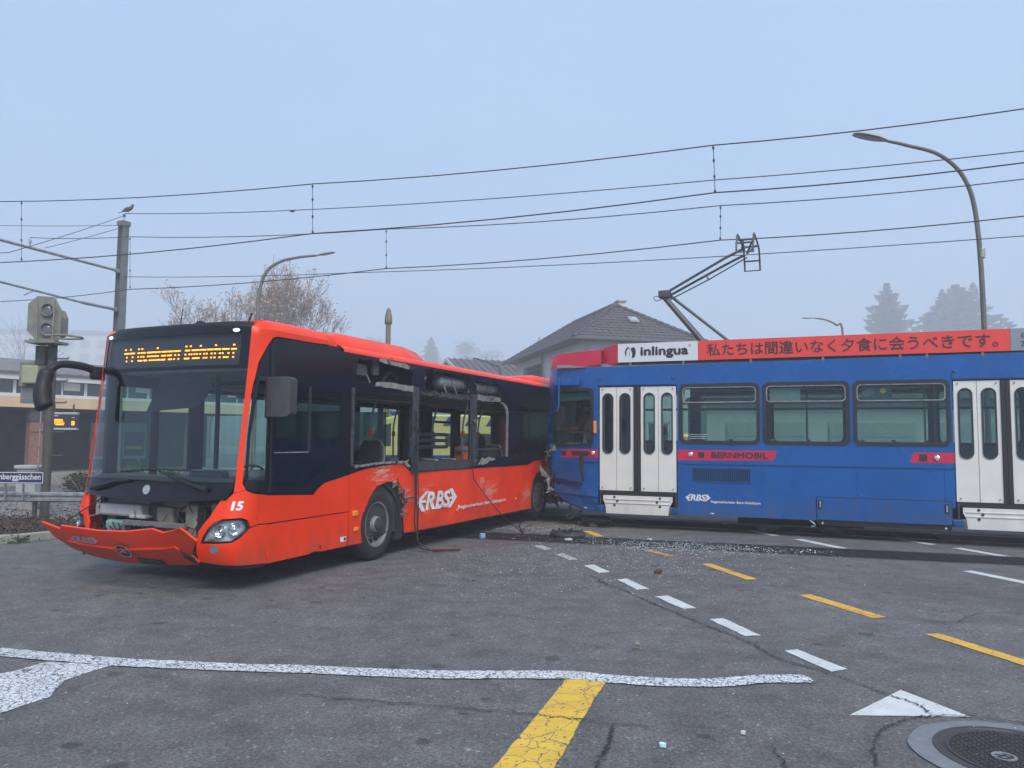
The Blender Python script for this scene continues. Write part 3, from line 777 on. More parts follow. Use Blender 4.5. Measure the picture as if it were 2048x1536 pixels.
P('wheel_arch_panel', X((2.14, .28), (2.14, 1.185), (2.5, 1.24), (3.0, 1.275), (3.42, 1.295), (3.56, 1.20), (3.655, 1.15), (3.655, .30), (3.49, .30), (3.485, .5), (3.46, .60), (3.50, .70), (3.43, .74), (3.47, .84), (3.38, .88), (3.36, .97), (3.26, .98), (3.2, 1.05), (3.0, 1.05), (2.75, 1.0), (2.58, .85), (2.47, .62), (2.43, .28)), 'red_scraped', step=.07, fn=bdent)
P('side_panel', X((3.66, .295), (3.66, 1.15), (5.838, 1.15), (5.838, .29)), 'red_scraped', step=.10, fn=bdent)
P('rear_arch_panel', X((5.844, .29), (5.844, 1.15), (8.06, 1.15), (8.2, 1.18), (8.39, 1.215), (9.08, 1.25), (11.9, 1.25), (11.9, .32), (9.18, .30), (9.17, .55), (9.10, .80), (8.95, .95), (8.72, 1.02), (8.48, .97), (8.30, .83), (8.22, .60), (8.20, .285)), 'red_scraped', step=.10, fn=bdent)
# scuffed inner edge of the torn front arch
tw = MB()
edge = [(3.49, .52), (3.46, .62), (3.48, .72), (3.43, .80), (3.40, .90), (3.33, .97), (3.24, 1.03), (3.12, 1.06)]
tb = MB()
for i in range(64):
    k = rb.random() * (len(edge) - 1.01); a = edge[int(k)]; b_ = edge[int(k) + 1]; t = k - int(k)
    x, z = a[0] + (b_[0] - a[0]) * t + rb.uniform(-.05, .06), a[1] + (b_[1] - a[1]) * t + rb.uniform(-.05, .04); s = abs(rb.gauss(.012, .022)) + .006
    pts = [(x + rb.uniform(-s, s), rb.uniform(-.03, .06), z + rb.uniform(-s, s) * 1.6) for _ in range(4)]
    (tw if i % 3 == 0 else tb).add(pts, [(0, 1, 2), (0, 2, 3), (0, 3, 1), (1, 3, 2)])
tag(tw.build('torn_arch_edge', M['torn_white'], bus), kind='stuff')
tag(tb.build('broken_arch_filler', mat('broken_filler', (.15, .085, .065), .9, var=.6, vscale=20), bus), kind='stuff')
MB().patch(circle(2.82, .62, .62, 30, .50), lambda u, v, w: (u, .46 + w, v), .02).build('arch_liner', M['dark_void'], bus)
for cx, r in ((2.82, .56), (8.68, .58)):
    al = MB(); n = 14
    pr = [(cx + r * math.cos(math.pi * k / n), .46 + r * math.sin(math.pi * k / n)) for k in range(n + 1)]
    al.add([(x, .03, z) for x, z in pr] + [(x, .7, z) for x, z in pr], [(i, i + 1, n + 2 + i, n + 1 + i) for i in range(n)])
    al.build('wheel_well', M['dark_void'], bus)
MB().box(3.30, 3.47, .04, .12, .22, .75).build('mud_flap', M['rubber'], bus)

# black glazing band of the left side
rr = random.Random(33)
gl_out = [(.28, 1.14), (.23, 1.088), (.17, 1.055), (-.11, 1.022), (-.97, .982), (-1.06, 1.05), (-1.18, 1.11), (-1.685, 1.19), (-1.69, 2.74), (-.9, 2.77), (.05, 2.77), (.11, 2.75), (.17, 2.66), (.25, 2.48), (.29, 2.17), (.30, 1.67), (.28, 1.2)]
qwin = [(.235, 2.32), (.12, 2.32), (.0, 1.18), (.245, 1.19), (.265, 1.67)]
dwin = [(-.10, 2.27), (-.10, 1.50), (-1.45, 1.49), (-1.45, 2.24)]
lwin = [(-.14, 1.38), (-.16, 1.10), (-.85, 1.10), (-1.0, 1.20), (-1.2, 1.26), (-1.2, 1.38)]
P('drivers_window_frame', gl_out, 'black_paint', [qwin, dwin, lwin], step=.12)
P('quarter_glass', qwin, 'windscreen', t=.006, w=-.004, step=.12)
P('drivers_window', dwin, 'bus_glass', t=.006, w=-.004, step=.3)
P('lower_drivers_window', lwin, 'bus_glass', t=.006, w=-.004, step=.3)
P('window_post', [(.14, 2.72), (.05, 1.86), (-.06, 1.04), (-.10, 1.04), (.01, 1.86), (.09, 2.72)], 'black_plastic', t=.02, w=.012, step=.1)
P('sliding_window_bar', [(-.78, 2.26), (-.80, 1.49), (-.86, 1.49), (-.84, 2.26)], 'frame_black', t=.01, w=.006, step=.3)
P('window_sill_line', [(-.10, 1.488), (-.82, 1.488), (-.82, 1.474), (-.10, 1.474)], 'dull_alu', t=.004, w=.006, step=.3)
W1, W2, W3 = X((2.19, 1.30), (3.62, 1.30), (3.62, 2.27), (2.19, 2.27)), X((3.83, 1.31), (5.48, 1.31), (5.48, 2.30), (3.83, 2.29)), X((5.73, 1.345), (6.97, 1.335), (6.98, 2.12), (6.92, 2.24), (6.80, 2.29), (5.73, 2.29))
U1, U2, U3 = X((2.24, 2.46), (2.30, 2.40), (3.60, 2.40), (3.64, 2.70), (2.26, 2.70)), X((4.0, 2.70), (3.96, 2.55), (4.05, 2.40), (5.40, 2.38), (5.46, 2.70)), X((5.74, 2.66), (5.74, 2.42), (6.65, 2.42), (6.72, 2.52), (6.68, 2.64))
W4, W5 = X((7.12, 1.36), (8.05, 1.36), (8.05, 2.30), (7.12, 2.30)), X((8.16, 1.42), (9.85, 1.42), (9.85, 2.30), (8.16, 2.30))
band = X((2.145, 1.195), (2.5, 1.25), (3.0, 1.285), (3.42, 1.30), (3.56, 1.21), (3.66, 1.16), (8.06, 1.16), (8.2, 1.19), (8.39, 1.225), (9.08, 1.26), (11.9, 1.26), (11.9, 2.75), (2.145, 2.75))
P('window_band', band, 'black_paint', [ragged(U1, .016, .09, rr), W1, ragged(U2, .018, .09, rr), W2, ragged(U3, .014, .09, rr), W3, W4, W5], step=.2, w=-.002)
for q in (W4, W5): P('side_window', q, 'bus_glass', t=.006, w=-.006, step=.4)
P('window_sill_panel', X((3.80, 1.175), (5.50, 1.165), (5.50, 1.305), (3.80, 1.315)), 'dark_grey', t=.01, w=.008, step=.3)
for x in (4.35, 4.95): MB().bar((x, -.010, 1.17), (x + .01, -.010, 1.31), .006, .006).build('panel_joint', M['frame_black'], bus)
P('torn_sill', ragged(X((2.22, 1.265), (2.22, 1.305), (3.05, 1.33), (3.45, 1.33), (3.6, 1.25), (3.52, 1.235), (3.4, 1.30), (2.9, 1.302), (2.6, 1.285)), .006, .10, rr), 'torn_white', t=.012, w=.012, step=.08)
P('torn_strip', ragged(X((2.66, 2.36), (3.62, 2.33), (3.62, 2.42), (3.1, 2.43), (2.7, 2.42)), .008, .12, rr), 'torn_white', t=.03, w=.02, step=.08)
P('torn_strip', ragged(X((2.75, 2.70), (3.5, 2.66), (3.55, 2.70), (3.4, 2.735), (2.75, 2.745)), .006, .12, rr), 'torn_white', t=.02, w=.014, step=.08)
P('torn_strip', ragged(X((3.86, 2.315), (5.45, 2.31), (5.45, 2.37), (4.6, 2.375), (3.86, 2.36)), .016, .07, rr), 'torn_dark', t=.02, w=.012, step=.08)
P('torn_strip', ragged(X((5.74, 2.32), (6.68, 2.33), (6.68, 2.41), (5.74, 2.42)), .014, .07, rr), 'dull_alu', t=.02, w=.012, step=.08)
P('torn_flake', ragged(X((5.73, 1.22), (5.95, 1.20), (6.25, 1.26), (6.45, 1.29), (6.3, 1.33), (5.9, 1.32)), .014, .07, rr), 'torn_white', t=.006, w=.03, step=.08)
# scraped window pillars
for (x0, x1, z0, z1, nm) in ((3.625, 3.80, 1.14, 2.42, 'window_pillar'), (5.49, 5.72, 1.20, 2.42, 'window_pillar'), (2.13, 2.185, 1.28, 2.30, 'window_pillar')):
    P(nm, ragged(X((x0, z0), (x1, z0), (x1, z1), (x0, z1)), .008, .12, rr), 'torn_dark', t=.05, w=.016, step=.12)
P('window_edge_strip', X((6.93, 1.33), (7.03, 1.33), (7.04, 2.15), (6.98, 2.27), (6.80, 2.33), (6.62, 2.33), (6.80, 2.29), (6.92, 2.2), (6.95, 2.1)), 'dull_alu', t=.01, w=.012, step=.1)
sh = MB(); rs = random.Random(17)
for (x0, x1, z0, z1, n) in ((2.2, 3.65, 2.66, 2.75, 12), (3.9, 5.5, 2.33, 2.40, 16), (5.2, 5.75, 2.4, 2.72, 14), (4.0, 4.3, 2.55, 2.72, 6), (5.75, 6.6, 2.38, 2.44, 10), (3.6, 3.85, 1.0, 2.0, 14), (5.5, 5.7, 1.2, 2.0, 8), (2.2, 3.5, 1.24, 1.32, 16)):
    for _ in range(n):
        x, z, s = rs.uniform(x0, x1), rs.uniform(z0, z1), rs.uniform(.02, .08)
        sh.add([(x + rs.uniform(-s, s), -.03 + rs.uniform(-.04, .05), z + rs.uniform(-s, s)) for _ in range(3)], [(0, 1, 2)])
tag(sh.build('torn_shards', M['torn_dark'], bus, recalc=False), kind='stuff')

# windscreen, destination box, A pillars
S0, S1 = .37, BL - .37
P('windscreen', rect(S0, S1, 1.17, 2.405), 'windscreen', t=.008, w=-.002, step=.12)
mask_top = [(S1 - (S1 - S0) * k / 12, 2.87 + .05 * math.sin(math.pi * k / 12)) for k in range(13)]
disp = rrect(.47, BL - .47, 2.445, 2.80, .03, 3)
P('front_mask', [(S0, 2.405), (S1, 2.405)] + mask_top, 'black_paint', [disp], step=.1)
P('front_roof_edge', [(S1, 2.87)] + mask_top[1:-1] + [(S0, 2.87), (S0 + .02, 2.94)] + [(S0 + (S1 - S0) * k / 12, 2.95) for k in range(1, 12)] + [(S1 - .02, 2.94)], 'black_plastic', w=-.06, step=.14)
P('display_screen', rect(.44, BL - .44, 2.43, 2.815), 'frame_black', t=.01, w=-.05, step=.1)
P('display_glass', disp, 'lens_glass', t=.004, w=-.006, step=.12)
ledm = MB()
def led(u0, u1, z):
    f = lambda u: 2.26 - (u - 685) / (1590 - 685) * 1.72
    n = max(1, int((u1 - u0) / 9))
    for k in range(n):
        a, b_ = f(u0 + (u1 - u0) * k / n), f(u0 + (u1 - u0) * (k + .96) / n)
        p = [bskin(x, zz, w) for x in (a, b_) for zz in (z - .0085, z + .0085) for w in (-.040, -.036)]
        ledm.add(p, [(0, 1, 3, 2), (4, 6, 7, 5), (0, 4, 5, 1), (2, 3, 7, 6), (0, 2, 6, 4), (1, 5, 7, 3)])
for u in (695, 745, 820, 850, 983, 1220, 1255, 1333, 1447, 1573): led(u - 7, u + 7, 2.675)
for a, b_ in ((685, 728), (736, 786), (812, 832), (840, 858), (862, 882), (895, 985), (990, 1010), (1020, 1065), (1070, 1118), (1125, 1176), (1212, 1252), (1265, 1327), (1332, 1377), (1385, 1432), (1438, 1484), (1493, 1543), (1555, 1592)): led(a, b_, 2.628)
for u in (715, 768, 820, 848, 868, 905, 922, 940, 958, 975, 992, 1135, 1165, 1218, 1250, 1268, 1290, 1310, 1335, 1365, 1385, 1420, 1445, 1480, 1500, 1540, 1573): led(u - 6, u + 6, 2.582)
for a, b_ in ((1020, 1060), (1070, 1108)): led(a, b_, 2.582)
for u in (715, 768, 925, 942, 959, 976, 993, 1008, 1130, 1165, 1365, 1385, 1420, 1445, 1480, 1573): led(u - 6, u + 6, 2.536)
for a, b_ in ((820, 860), (872, 902), (1020, 1056), (1080, 1112), (1210, 1252), (1275, 1332), (1505, 1542)): led(a, b_, 2.536)
ledm.build('led_text', M['led'], bus)
for s in (.54, BL - .54):
    MB().lathe([(.035, 0), (.03, .012), (.001, .016)], 14, lambda a, b, c, s=s: bskin(s + a * 1.2, 2.835 + b * .6, c)).build('marker_lamp', M['marker_white'], bus)
pil = [(.37, 1.055), (.37, 1.8), (.37, 2.405), (.37, 2.87), (.30, 2.94), (.15, 2.975), (-.2, 2.985), (-.8, 2.985), (-1.22, 2.955), (-1.33, 2.85), (-1.30, 2.81), (-.9, 2.795), (.05, 2.79), (.12, 2.77), (.185, 2.67), (.265, 2.48), (.305, 2.17), (.315, 1.67), (.295, 1.15), (.25, 1.085)]
def capskin(s, z, w=0):
    x, y, zz = bskin(s, z, w); k = max(0, min(1, (z - 2.86) / .13))
    return (x, y + .16 * k * k, z)
def capskin_r(s, z, w=0):
    x, y, zz = bskin(s, z, w); k = max(0, min(1, (z - 2.86) / .13))
    return (x, y - .16 * k * k, z)
P('front_pillar', pil, 'red', step=.08, fn=capskin, t=.03, w=.004)
P('front_pillar', mir(pil), 'red', step=.08, fn=capskin_r, t=.03, w=.004)
MB().box(.62, 1.76, .15, 2.40, 2.80, 2.975).build('front_roof', M['red'], bus)
P('window_cove', [(.05, 2.765), (-.9, 2.765), (-1.69, 2.742), (-1.60, 2.80), (-.9, 2.81), (.03, 2.80)], 'black_paint', w=-.03, step=.12)
# black band below the windscreen
P('front_apron', [(S0, 1.165), (S0 + .06, .985), (.9, .955), (BL / 2, .94), (BL - .9, .955), (S1 - .06, .985), (S1, 1.165)], 'black_paint', step=.12)
# round star badge
def star(mb, fn, r, w):
    mb.patch(circle(0, 0, r, 24), fn, .004, w, [circle(0, 0, r * .86, 24)])
    pts = []
    for k in range(3):
        a = math.pi / 2 + k * 2.0944
        pts += [(r * .86 * math.cos(a), r * .86 * math.sin(a)), (r * .13 * math.cos(a + 1.047), r * .13 * math.sin(a + 1.047))]
    return mb.patch(pts, fn, .004, w)
MB().patch(circle(0, 0, .052, 20), lambda u, v, w: bskin(BL / 2 + u, 1.06 + v, w), .004, .004).build('badge_disc', M['light_grey'], bus)
star(MB(), lambda u, v, w: bskin(BL / 2 + u, 1.06 + v, w), .05, .010).build('badge', M['chrome'], bus)
# wipers
def wiper(pts, blade):
    g = empty('wiper', parent=bus)
    MB().tube([bskin(s, z, w) for s, z, w in pts], [.032, .026, .016, .012][:len(pts)], 8).build('arm', M['black_plastic'], g)
    MB().tube([bskin(s, z, .03) for s, z in blade], .012, 6).build('blade', M['rubber'], g)
wiper([(.66, 1.085, .03), (.80, 1.12, .05), (1.1, 1.20, .05), (1.34, 1.27, .045)], [(.9, 1.285), (1.2, 1.29), (1.55, 1.285), (1.95, 1.25)])
wiper([(2.42, 1.05, .03), (2.25, 1.08, .05), (2.0, 1.14, .05), (1.8, 1.155, .045)], [(2.0, 1.165), (1.6, 1.17), (1.2, 1.155), (.95, 1.14)])
M['headlight_silver'] = mat('headlight_silver', (.62, .64, .66), .25, metal=.35, var=.2, vscale=25)
# headlights and fog lamps
hl = [(.625, .545), (.605, .61), (.55, .705), (.42, .765), (.23, .775), (.155, .75), (.115, .69), (.2, .605), (.29, .555), (.45, .545)]
for mr in (False, True):
    f = (lambda q: mir(q)) if mr else (lambda q: q)
    g = empty('headlight', parent=bus)
    P('housing', f(hl), 'headlight_silver', t=.01, w=-.05, step=.06, parent=g)
    c = MB(); c.patch(f(hl), bskin, .05, .002, [f([((s - .37) * .97 + .37, (z - .655) * .95 + .655) for s, z in hl])], .07); c.build('bezel', M['frame_black'], g)
    for s, z, r in ((.28, .675, .072), (.43, .655, .062)):
        s = BL - s if mr else s
        MB().lathe([(r, .042), (r * .95, .03), (r * .75, .012), (r * .35, .002), (r * .34, .02), (r * .18, .03), (.001, .032)], 18, lambda a, b, c_, s=s, z=z: bskin(s + a, z + b, -.048 + c_), cap=False).build('reflector', M['chrome'], g, smooth=40)
    P('indicator', f([(.48, .568), (.57, .568), (.57, .585), (.485, .585)]), 'beige_plastic', t=.01, w=-.03, step=.06, parent=g)
    P('lens', f(hl), 'lens_glass', t=.004, w=.002, step=.06, parent=g)
    s = BL - .475 if mr else .475
    MB().lathe([(.055, 0), (.05, -.02), (.02, -.035), (.001, -.036)], 16, lambda a, b, c_, s=s: bskin(s + a, .47 + b * .8, c_ - .008)).build('fog_lamp', M['chrome'], bus, smooth=40)
# fleet number
text(text(MB(), '1', .362, .330, .872, .968, bskin, .003, fat=.06), '5', .312, .242, .872, .968, bskin, .003, fat=.06).build('fleet_number', M['white_paint'], bus)
# engine bay behind the missing front flap
P('bay_back', rect(.45, BL - .45, .36, .99), 'dark_void', t=.01, w=-.32, step=.15)
P('bay_floor_beam', rect(.6, BL - .6, .33, .42), 'dark_void', t=.05, w=-.03, step=.15)
def bay(name, y0, y1, z0, z1, x0, x1, m, bv=.02): return MB().box(x0, x1, y0, y1, z0, z1).build(name, M[m], bus, bevel=bv)
bay('heater_panel', .42, 2.2, .50, .93, .37, .40, 'beige_plastic')
bay('washer_tank', 1.45, 2.13, .735, .875, .20, .34, 'light_grey', .03)
bay('washer_tank', 1.36, 1.60, .725, .765, .17, .30, 'light_grey', .012)
bay('fluid_box', 1.66, 2.02, .50, .69, .20, .34, 'cyan_plastic', .03)
bay('cross_beam', .74, 1.68, .645, .705, .155, .20, 'mid_grey', .006)
bay('filter_box', 1.02, 1.28, .60, .86, .26, .37, 'beige_plastic', .03)
bay('filter_box', .63, .82, .50, .91, .24, .37, 'beige_plastic', .03)
bay('filter_box', .32, .48, .66, .93, .28, .37, 'beige_plastic', .02)
bay('control_unit', .49, .61, .60, .88, .22, .30, 'black_plastic', .015)
bay('air_duct', 1.28, 1.45, .55, .90, .30, .36, 'dark_grey', .03)
rc = random.Random(9)
for k in range(26):
    y = rc.uniform(.55, 2.1); z = rc.uniform(.6, .9)
    MB().tube(spline([(rc.uniform(.16, .3), y + rc.uniform(-.2, .2), z), (rc.uniform(.14, .25), y, z - rc.uniform(.05, .25)), (rc.uniform(.16, .3), y + rc.uniform(-.25, .25), z - rc.uniform(0, .3))], 5), rc.uniform(.004, .010), 6).build('hose', M['rubber'], bus)
MB().tube(spline([(.02, 2.43, .66), (.1, 2.2, .82), (.16, 2.05, .93)], 5), .008, 6).build('prop_rod', M['rubber'], bus)
P('hood_flange', [(.42, .97), (.50, .98), (.58, .80), (.68, .66), (.70, .40), (.66, .40), (.635, .56), (.52, .74), (.43, .80)], 'red', w=-.02, step=.07)
P('hood_flange', mir([(.42, .97), (.50, .98), (.58, .80), (.68, .66), (.70, .40), (.66, .40), (.635, .56), (.52, .74), (.43, .80)]), 'red', w=-.02, step=.07)
# the flap itself, folded down on its lower hinge
def flapfn(y, z, w):
    h = (z - .27) / .42; yc = (y - 1.275) / 1.1
    x = .0 + .09 * yc * yc * (1 - h) - .29 * h - .05 * math.sin(max(0, min(1, h)) * math.pi)
    return (x - w * .8, y, z - .12 * 0 - w * .55)
flap = empty('front_flap', parent=bus)
fl = [(2.42, .68), (2.15, .615), (2.11, .655), (1.52, .63), (1.1, .645), (.70, .695), (.56, .665), (.44, .685), (.28, .73), (.14, .60), (.33, .43), (.31, .345), (.36, .315), (.9, .275), (1.4, .265), (1.72, .275), (1.96, .31), (2.17, .37), (2.34, .52)]
MB().patch(fl, flapfn, .022, 0, step=.08).build('flap_shell', M['red'], flap, smooth=30)
MB().patch([(.42, .50), (.46, .53), (.60, .50), (1.3, .445), (1.9, .46), (2.1, .49), (2.1, .47), (1.9, .44), (1.3, .425), (.62, .475), (.48, .40), (.44, .40)], flapfn, .02, .018, step=.08).build('crease', M['red'], flap, smooth=30)
star(MB(), lambda u, v, w: flapfn(1.25 + u, .43 + v * .62, w), .115, .02).build('star_emblem', M['chrome'], flap)
MB().patch(circle(0, 0, .10, 20), lambda u, v, w: flapfn(1.25 + u, .43 + v * .62, w), .004, .008).build('emblem_plate', M['frame_black'], flap)
def rbs_logo(mb, u0, u1, v0, v1, fn, w=.003):
    # arrow heads and slanted letters of the operator's mark; u runs along the writing
    L_, H = u1 - u0, v1 - v0
    f = lambda a, b, ww: fn(u0 + a * L_, v0 + b * H, ww)
    mb.patch([(0, .5), (.20, .98), (.28, .98), (.115, .56), (.20, .56), (.22, .44), (.11, .44), (.20, .02), (.12, .02)], f, 0, w)
    mb.patch([(1, .5), (.88, .98), (.80, .98), (.865, .56), (.80, .56), (.78, .44), (.88, .44), (.74, .02), (.82, .02)], f, 0, w)
    v_, f_ = glyphs('RBS', .22, .035)
    a0, a1 = min(p[0] for p in v_), max(p[0] for p in v_); b0, b1 = min(p[1] for p in v_), max(p[1] for p in v_)
    mb.add([f(.20 + .62 * (p[0] - a0) / (a1 - a0), .05 + .9 * (p[1] - b0) / (b1 - b0), w) for p in v_], f_)
    return mb
rbs_logo(MB(), 2.05, 1.58, .475, .555, flapfn, .006).build('operator_mark', M['light_grey'], flap)
MB().patch(rect(.78, 1.14, .29, .345), flapfn, .01, .014).build('number_plate', M['dark_grey'], flap)

for y_, z_ in ((.45, .66), (.78, .67), (1.1, .63), (1.5, .61), (1.85, .62), (2.2, .60)):
    MB().box(-.02, .02, -.03, .03, -.035, .035, lambda x, y, z, y_=y_, z_=z_: (flapfn(y_, z_, -.03)[0] + x + .02, y_ + y, flapfn(y_, z_, -.03)[2] + z)).build('flap_clip', M['black_plastic'], flap)
MB().patch([(y, z - .012) for y, z in fl[:9]] + [(y, z - .05) for y, z in fl[8::-1]], flapfn, .012, -.024, step=.1).build('flap_liner', M['black_plastic'], flap)
MB().patch(ragged([(.30, .40), (.42, .47), (.44, .40), (.36, .33)], .008, .04, rb), flapfn, .004, .006).build('flap_tear', M['torn_dark'], flap)
# lettering on the flank
fl_side = lambda u, v, w: bdent(.45 - u, v, w)
rbs_logo(MB(), 3.80, 5.08, .555, .865, fl_side, .014).build('operator_mark', M['white_paint'], bus)
text(MB(), 'Regionalverkehr Bern-Solothurn', 5.10, 6.95, .495, .575, fl_side, .014, fat=.03).build('operator_name', M['white_paint'], bus)
for x, z, a, b_ in ((2.25, .68, .055, .035), (2.28, .475, .045, .025), (5.05, .50, .03, .02), (7.42, .53, .025, .02)):
    MB().box(x - a, x + a, -.022, .0, z - b_, z + b_).build('side_marker_lamp', M['amber'], bus, bevel=.008)
MB().patch(rrect(1.96, 2.08, .345, .405, .01), lambda u, v, w: (u, -w, v), .002, .004).build('sticker', M['white_paint'], bus)
MB().patch(circle(2.05, .375, .022, 14), lambda u, v, w: (u, -w, v), .002, .007).build('sticker_symbol', M['ink'], bus)
MB().patch(circle(1.56, .335, .018, 12), lambda u, v, w: (u, -w, v), .002, .004).build('jack_hole', M['dark_void'], bus)

# roof
def roofpatch(z0, z1): pass
rs_ = MB(); n = 8
sec = [(.0 + .26 * (1 - math.cos(math.pi / 2 * k / n)), 2.752 + .118 * math.sin(math.pi / 2 * k / n)) for k in range(n + 1)]
sec = sec + [(2.55 - y, z) for y, z in sec[::-1]]
xs = [1.95, 2.3, 4, 6, 8, 10, 11.9]
rs_.add([(x, y, z) for x in xs for y, z in sec], [(i * len(sec) + j, i * len(sec) + j + 1, (i + 1) * len(sec) + j + 1, (i + 1) * len(sec) + j) for i in range(len(xs) - 1) for j in range(len(sec) - 1)])
rs_.build('roof', M['red'], bus, smooth=60, recalc=False)
def pod(x0, x1, h):
    m = MB(); st = [(x0, .30, .0), (x0 + .10, .12, .6), (x0 + .5, .07, 1.), (x1 - .55, .07, 1.), (x1 - .12, .10, .8), (x1, .22, .0)]
    rows = []
    for x, y, k in st:
        t = 2.86 + h * k
        rows.append([(x, y, 2.80), (x, y + .02, 2.86), (x, y + .16, max(2.865, t - .03)), (x, y + .30, t), (x, 2.25 - y, t), (x, 2.55 - y - .16, max(2.865, t - .03)), (x, 2.53 - y, 2.86), (x, 2.55 - y, 2.80)])
    w_ = len(rows[0])
    m.add([p for r_ in rows for p in r_], [(i * w_ + j, i * w_ + j + 1, (i + 1) * w_ + j + 1, (i + 1) * w_ + j) for i in range(len(rows) - 1) for j in range(w_ - 1)] + [tuple(range(w_)), tuple(range((len(rows) - 1) * w_, len(rows) * w_))])
    return m.build('roof_pod', M['red'], bus, smooth=50)
pod(1.74, 4.25, .19)
pod(8.6, 11.2, .17)
MB().tube([(.75, 1.55, 2.97), (.82, 1.60, 3.22)], .006, 5).build('antenna', M['black_plastic'], bus)
MB().tube([(.62, .35, 2.96), (.70, .38, 3.08)], .012, 5).build('antenna', M['black_plastic'], bus)
MB().lathe([(.06, 0), (.05, .03), (.02, .045)], 10, lambda a, b, c: (.55 + a * 1.5, 1.0 + b * .6, 2.955 + c)).build('roof_antenna', M['black_plastic'], bus)

# mirrors
mr = empty('left_mirror', parent=bus)
MB().patch(rrect(-.43, -.10, 1.875, 2.305, .05), lambda u, v, w: (.44 + .05 * (1 - abs((u + .265) / .165) ** 2.5) * -1 - w, u, v), .11, 0, step=.07).build('housing', M['dark_grey'], mr, smooth=50)
MB().box(.545, .56, -.11, .02, 2.18, 2.28).build('arm', M['black_plastic'], mr, bevel=.01)
MB().box(.43, .57, -.13, -.085, 1.86, 2.30).build('hinge', M['black_plastic'], mr, bevel=.015)
mr = empty('right_mirror', parent=bus)
arm = spline([(.44, 2.545, 2.44), (.24, 2.58, 2.49), (.03, 2.63, 2.50), (-.08, 2.64, 2.455), (-.14, 2.66, 2.36), (-.17, 2.66, 2.22)], 6)
MB().tube(arm, [.055] + [.047] * (len(arm) - 2) + [.042], 10).build('arm', M['black_plastic'], mr, smooth=60)
MB().box(.34, .50, 2.50, 2.60, 2.34, 2.50).build('arm_bracket', M['black_plastic'], mr, bevel=.03)
hb_ = spline([(-.13, 2.67, 2.42), (-.17, 2.665, 2.28), (-.20, 2.64, 2.12), (-.20, 2.60, 2.00), (-.19, 2.58, 1.96)], 4)
MB().tube(hb_, [.06] + [.085] * 5 + [.098] * (len(hb_) - 9) + [.09, .07, .04], 12).build('housing', M['black_plastic'], mr, smooth=60)

# wheels
def wheel(name, x, rear, parent=bus, rad=.485, turn=0):
    g = empty(name, (x, .03, rad), parent=parent); g.rotation_euler = (0, 0, turn)
    mp = lambda a, b, c: (a, c, b)
    MB().lathe([(.295, .02), (.31, .0), (.36, -.012), (.42, -.008), (.455, .01), (rad - .01, .035), (rad, .05), (rad, .13), (rad - .006, .135), (rad, .14), (rad, .24), (rad - .02, .27), (.42, .29), (.30, .27)], 40, mp, cap=False).build('tyre', M['rubber'], g, smooth=35)
    if not rear:
        MB().lathe([(.305, .015), (.305, .0), (.285, .005), (.275, .06), (.25, .10), (.19, .085), (.135, .05), (.11, .03), (.105, -.0), (.095, -.01), (.001, -.012)], 40, mp, cap=False).build('rim', M['dull_alu'], g, smooth=35)
        for k in range(10):
            a = 2 * math.pi * k / 10 + .2
            MB().lathe([(.036, -.004), (.036, .02)], 14, lambda p, q_, c, a=a: (.235 * math.cos(a) + p, .078 + c, .232 * math.sin(a) + q_)).build('vent_hole', M['dark_void'], g)
            MB().lathe([(.018, 0), (.018, -.03), (.010, -.035)], 6, lambda p, q_, c, a=a + .3: (.165 * math.cos(a) + p, .062 + c, .165 * math.sin(a) + q_)).build('wheel_nut', M['dark_grey'], g)
        MB().lathe([(.085, -.012), (.08, -.035), (.06, -.045), (.001, -.045)], 20, mp).build('hub', M['dark_grey'], g, smooth=40)
    else:
        MB().lathe([(.305, .015), (.30, .0), (.28, .008), (.24, .02), (.20, .012), (.08, .0), (.001, -.002)], 40, mp, cap=False).build('wheel_cover', M['mid_grey'], g, smooth=35)
        for k in range(10):
            a = 2 * math.pi * k / 10
            MB().bar((.215 * math.cos(a - .13), .008, .215 * math.sin(a - .13)), (.215 * math.cos(a + .13), .008, .215 * math.sin(a + .13)), .02, .018, up=(0, 1, 0)).build('cover_slot', M['dark_void'], g)
    return g
wheel('front_wheel', 2.82, False, turn=R(3))
wheel('rear_wheel', 8.68, True)
for nm, x in (('front_wheel', 2.82), ('rear_wheel', 8.68)):
    MB().lathe([(.30, 0), (.485, .02), (.485, .27), (.30, .29)], 28, lambda a, b, c, x=x: (x + a, 2.23 + c, .485 + b)).build(nm, M['rubber'], bus, smooth=35)
MB().box(.5, 11.8, .35, 2.2, .26, .34).build('underbody', M['dark_void'], bus)
MB().box(4.2, 7.9, .12, 2.43, .24, .36).build('underbody_trough', M['dark_void'], bus)
P('underrun_strip', [(-.12, .275), (-.1, .24), (.35, .25), (.69, .315), (.69, .335), (.4, .30), (.1, .285)], 'black_plastic', w=-.02, step=.1)
P('underrun_strip', mir([(-.12, .275), (-.1, .24), (.35, .25), (.69, .315), (.69, .335), (.4, .30), (.1, .285)]), 'black_plastic', w=-.02, step=.1)

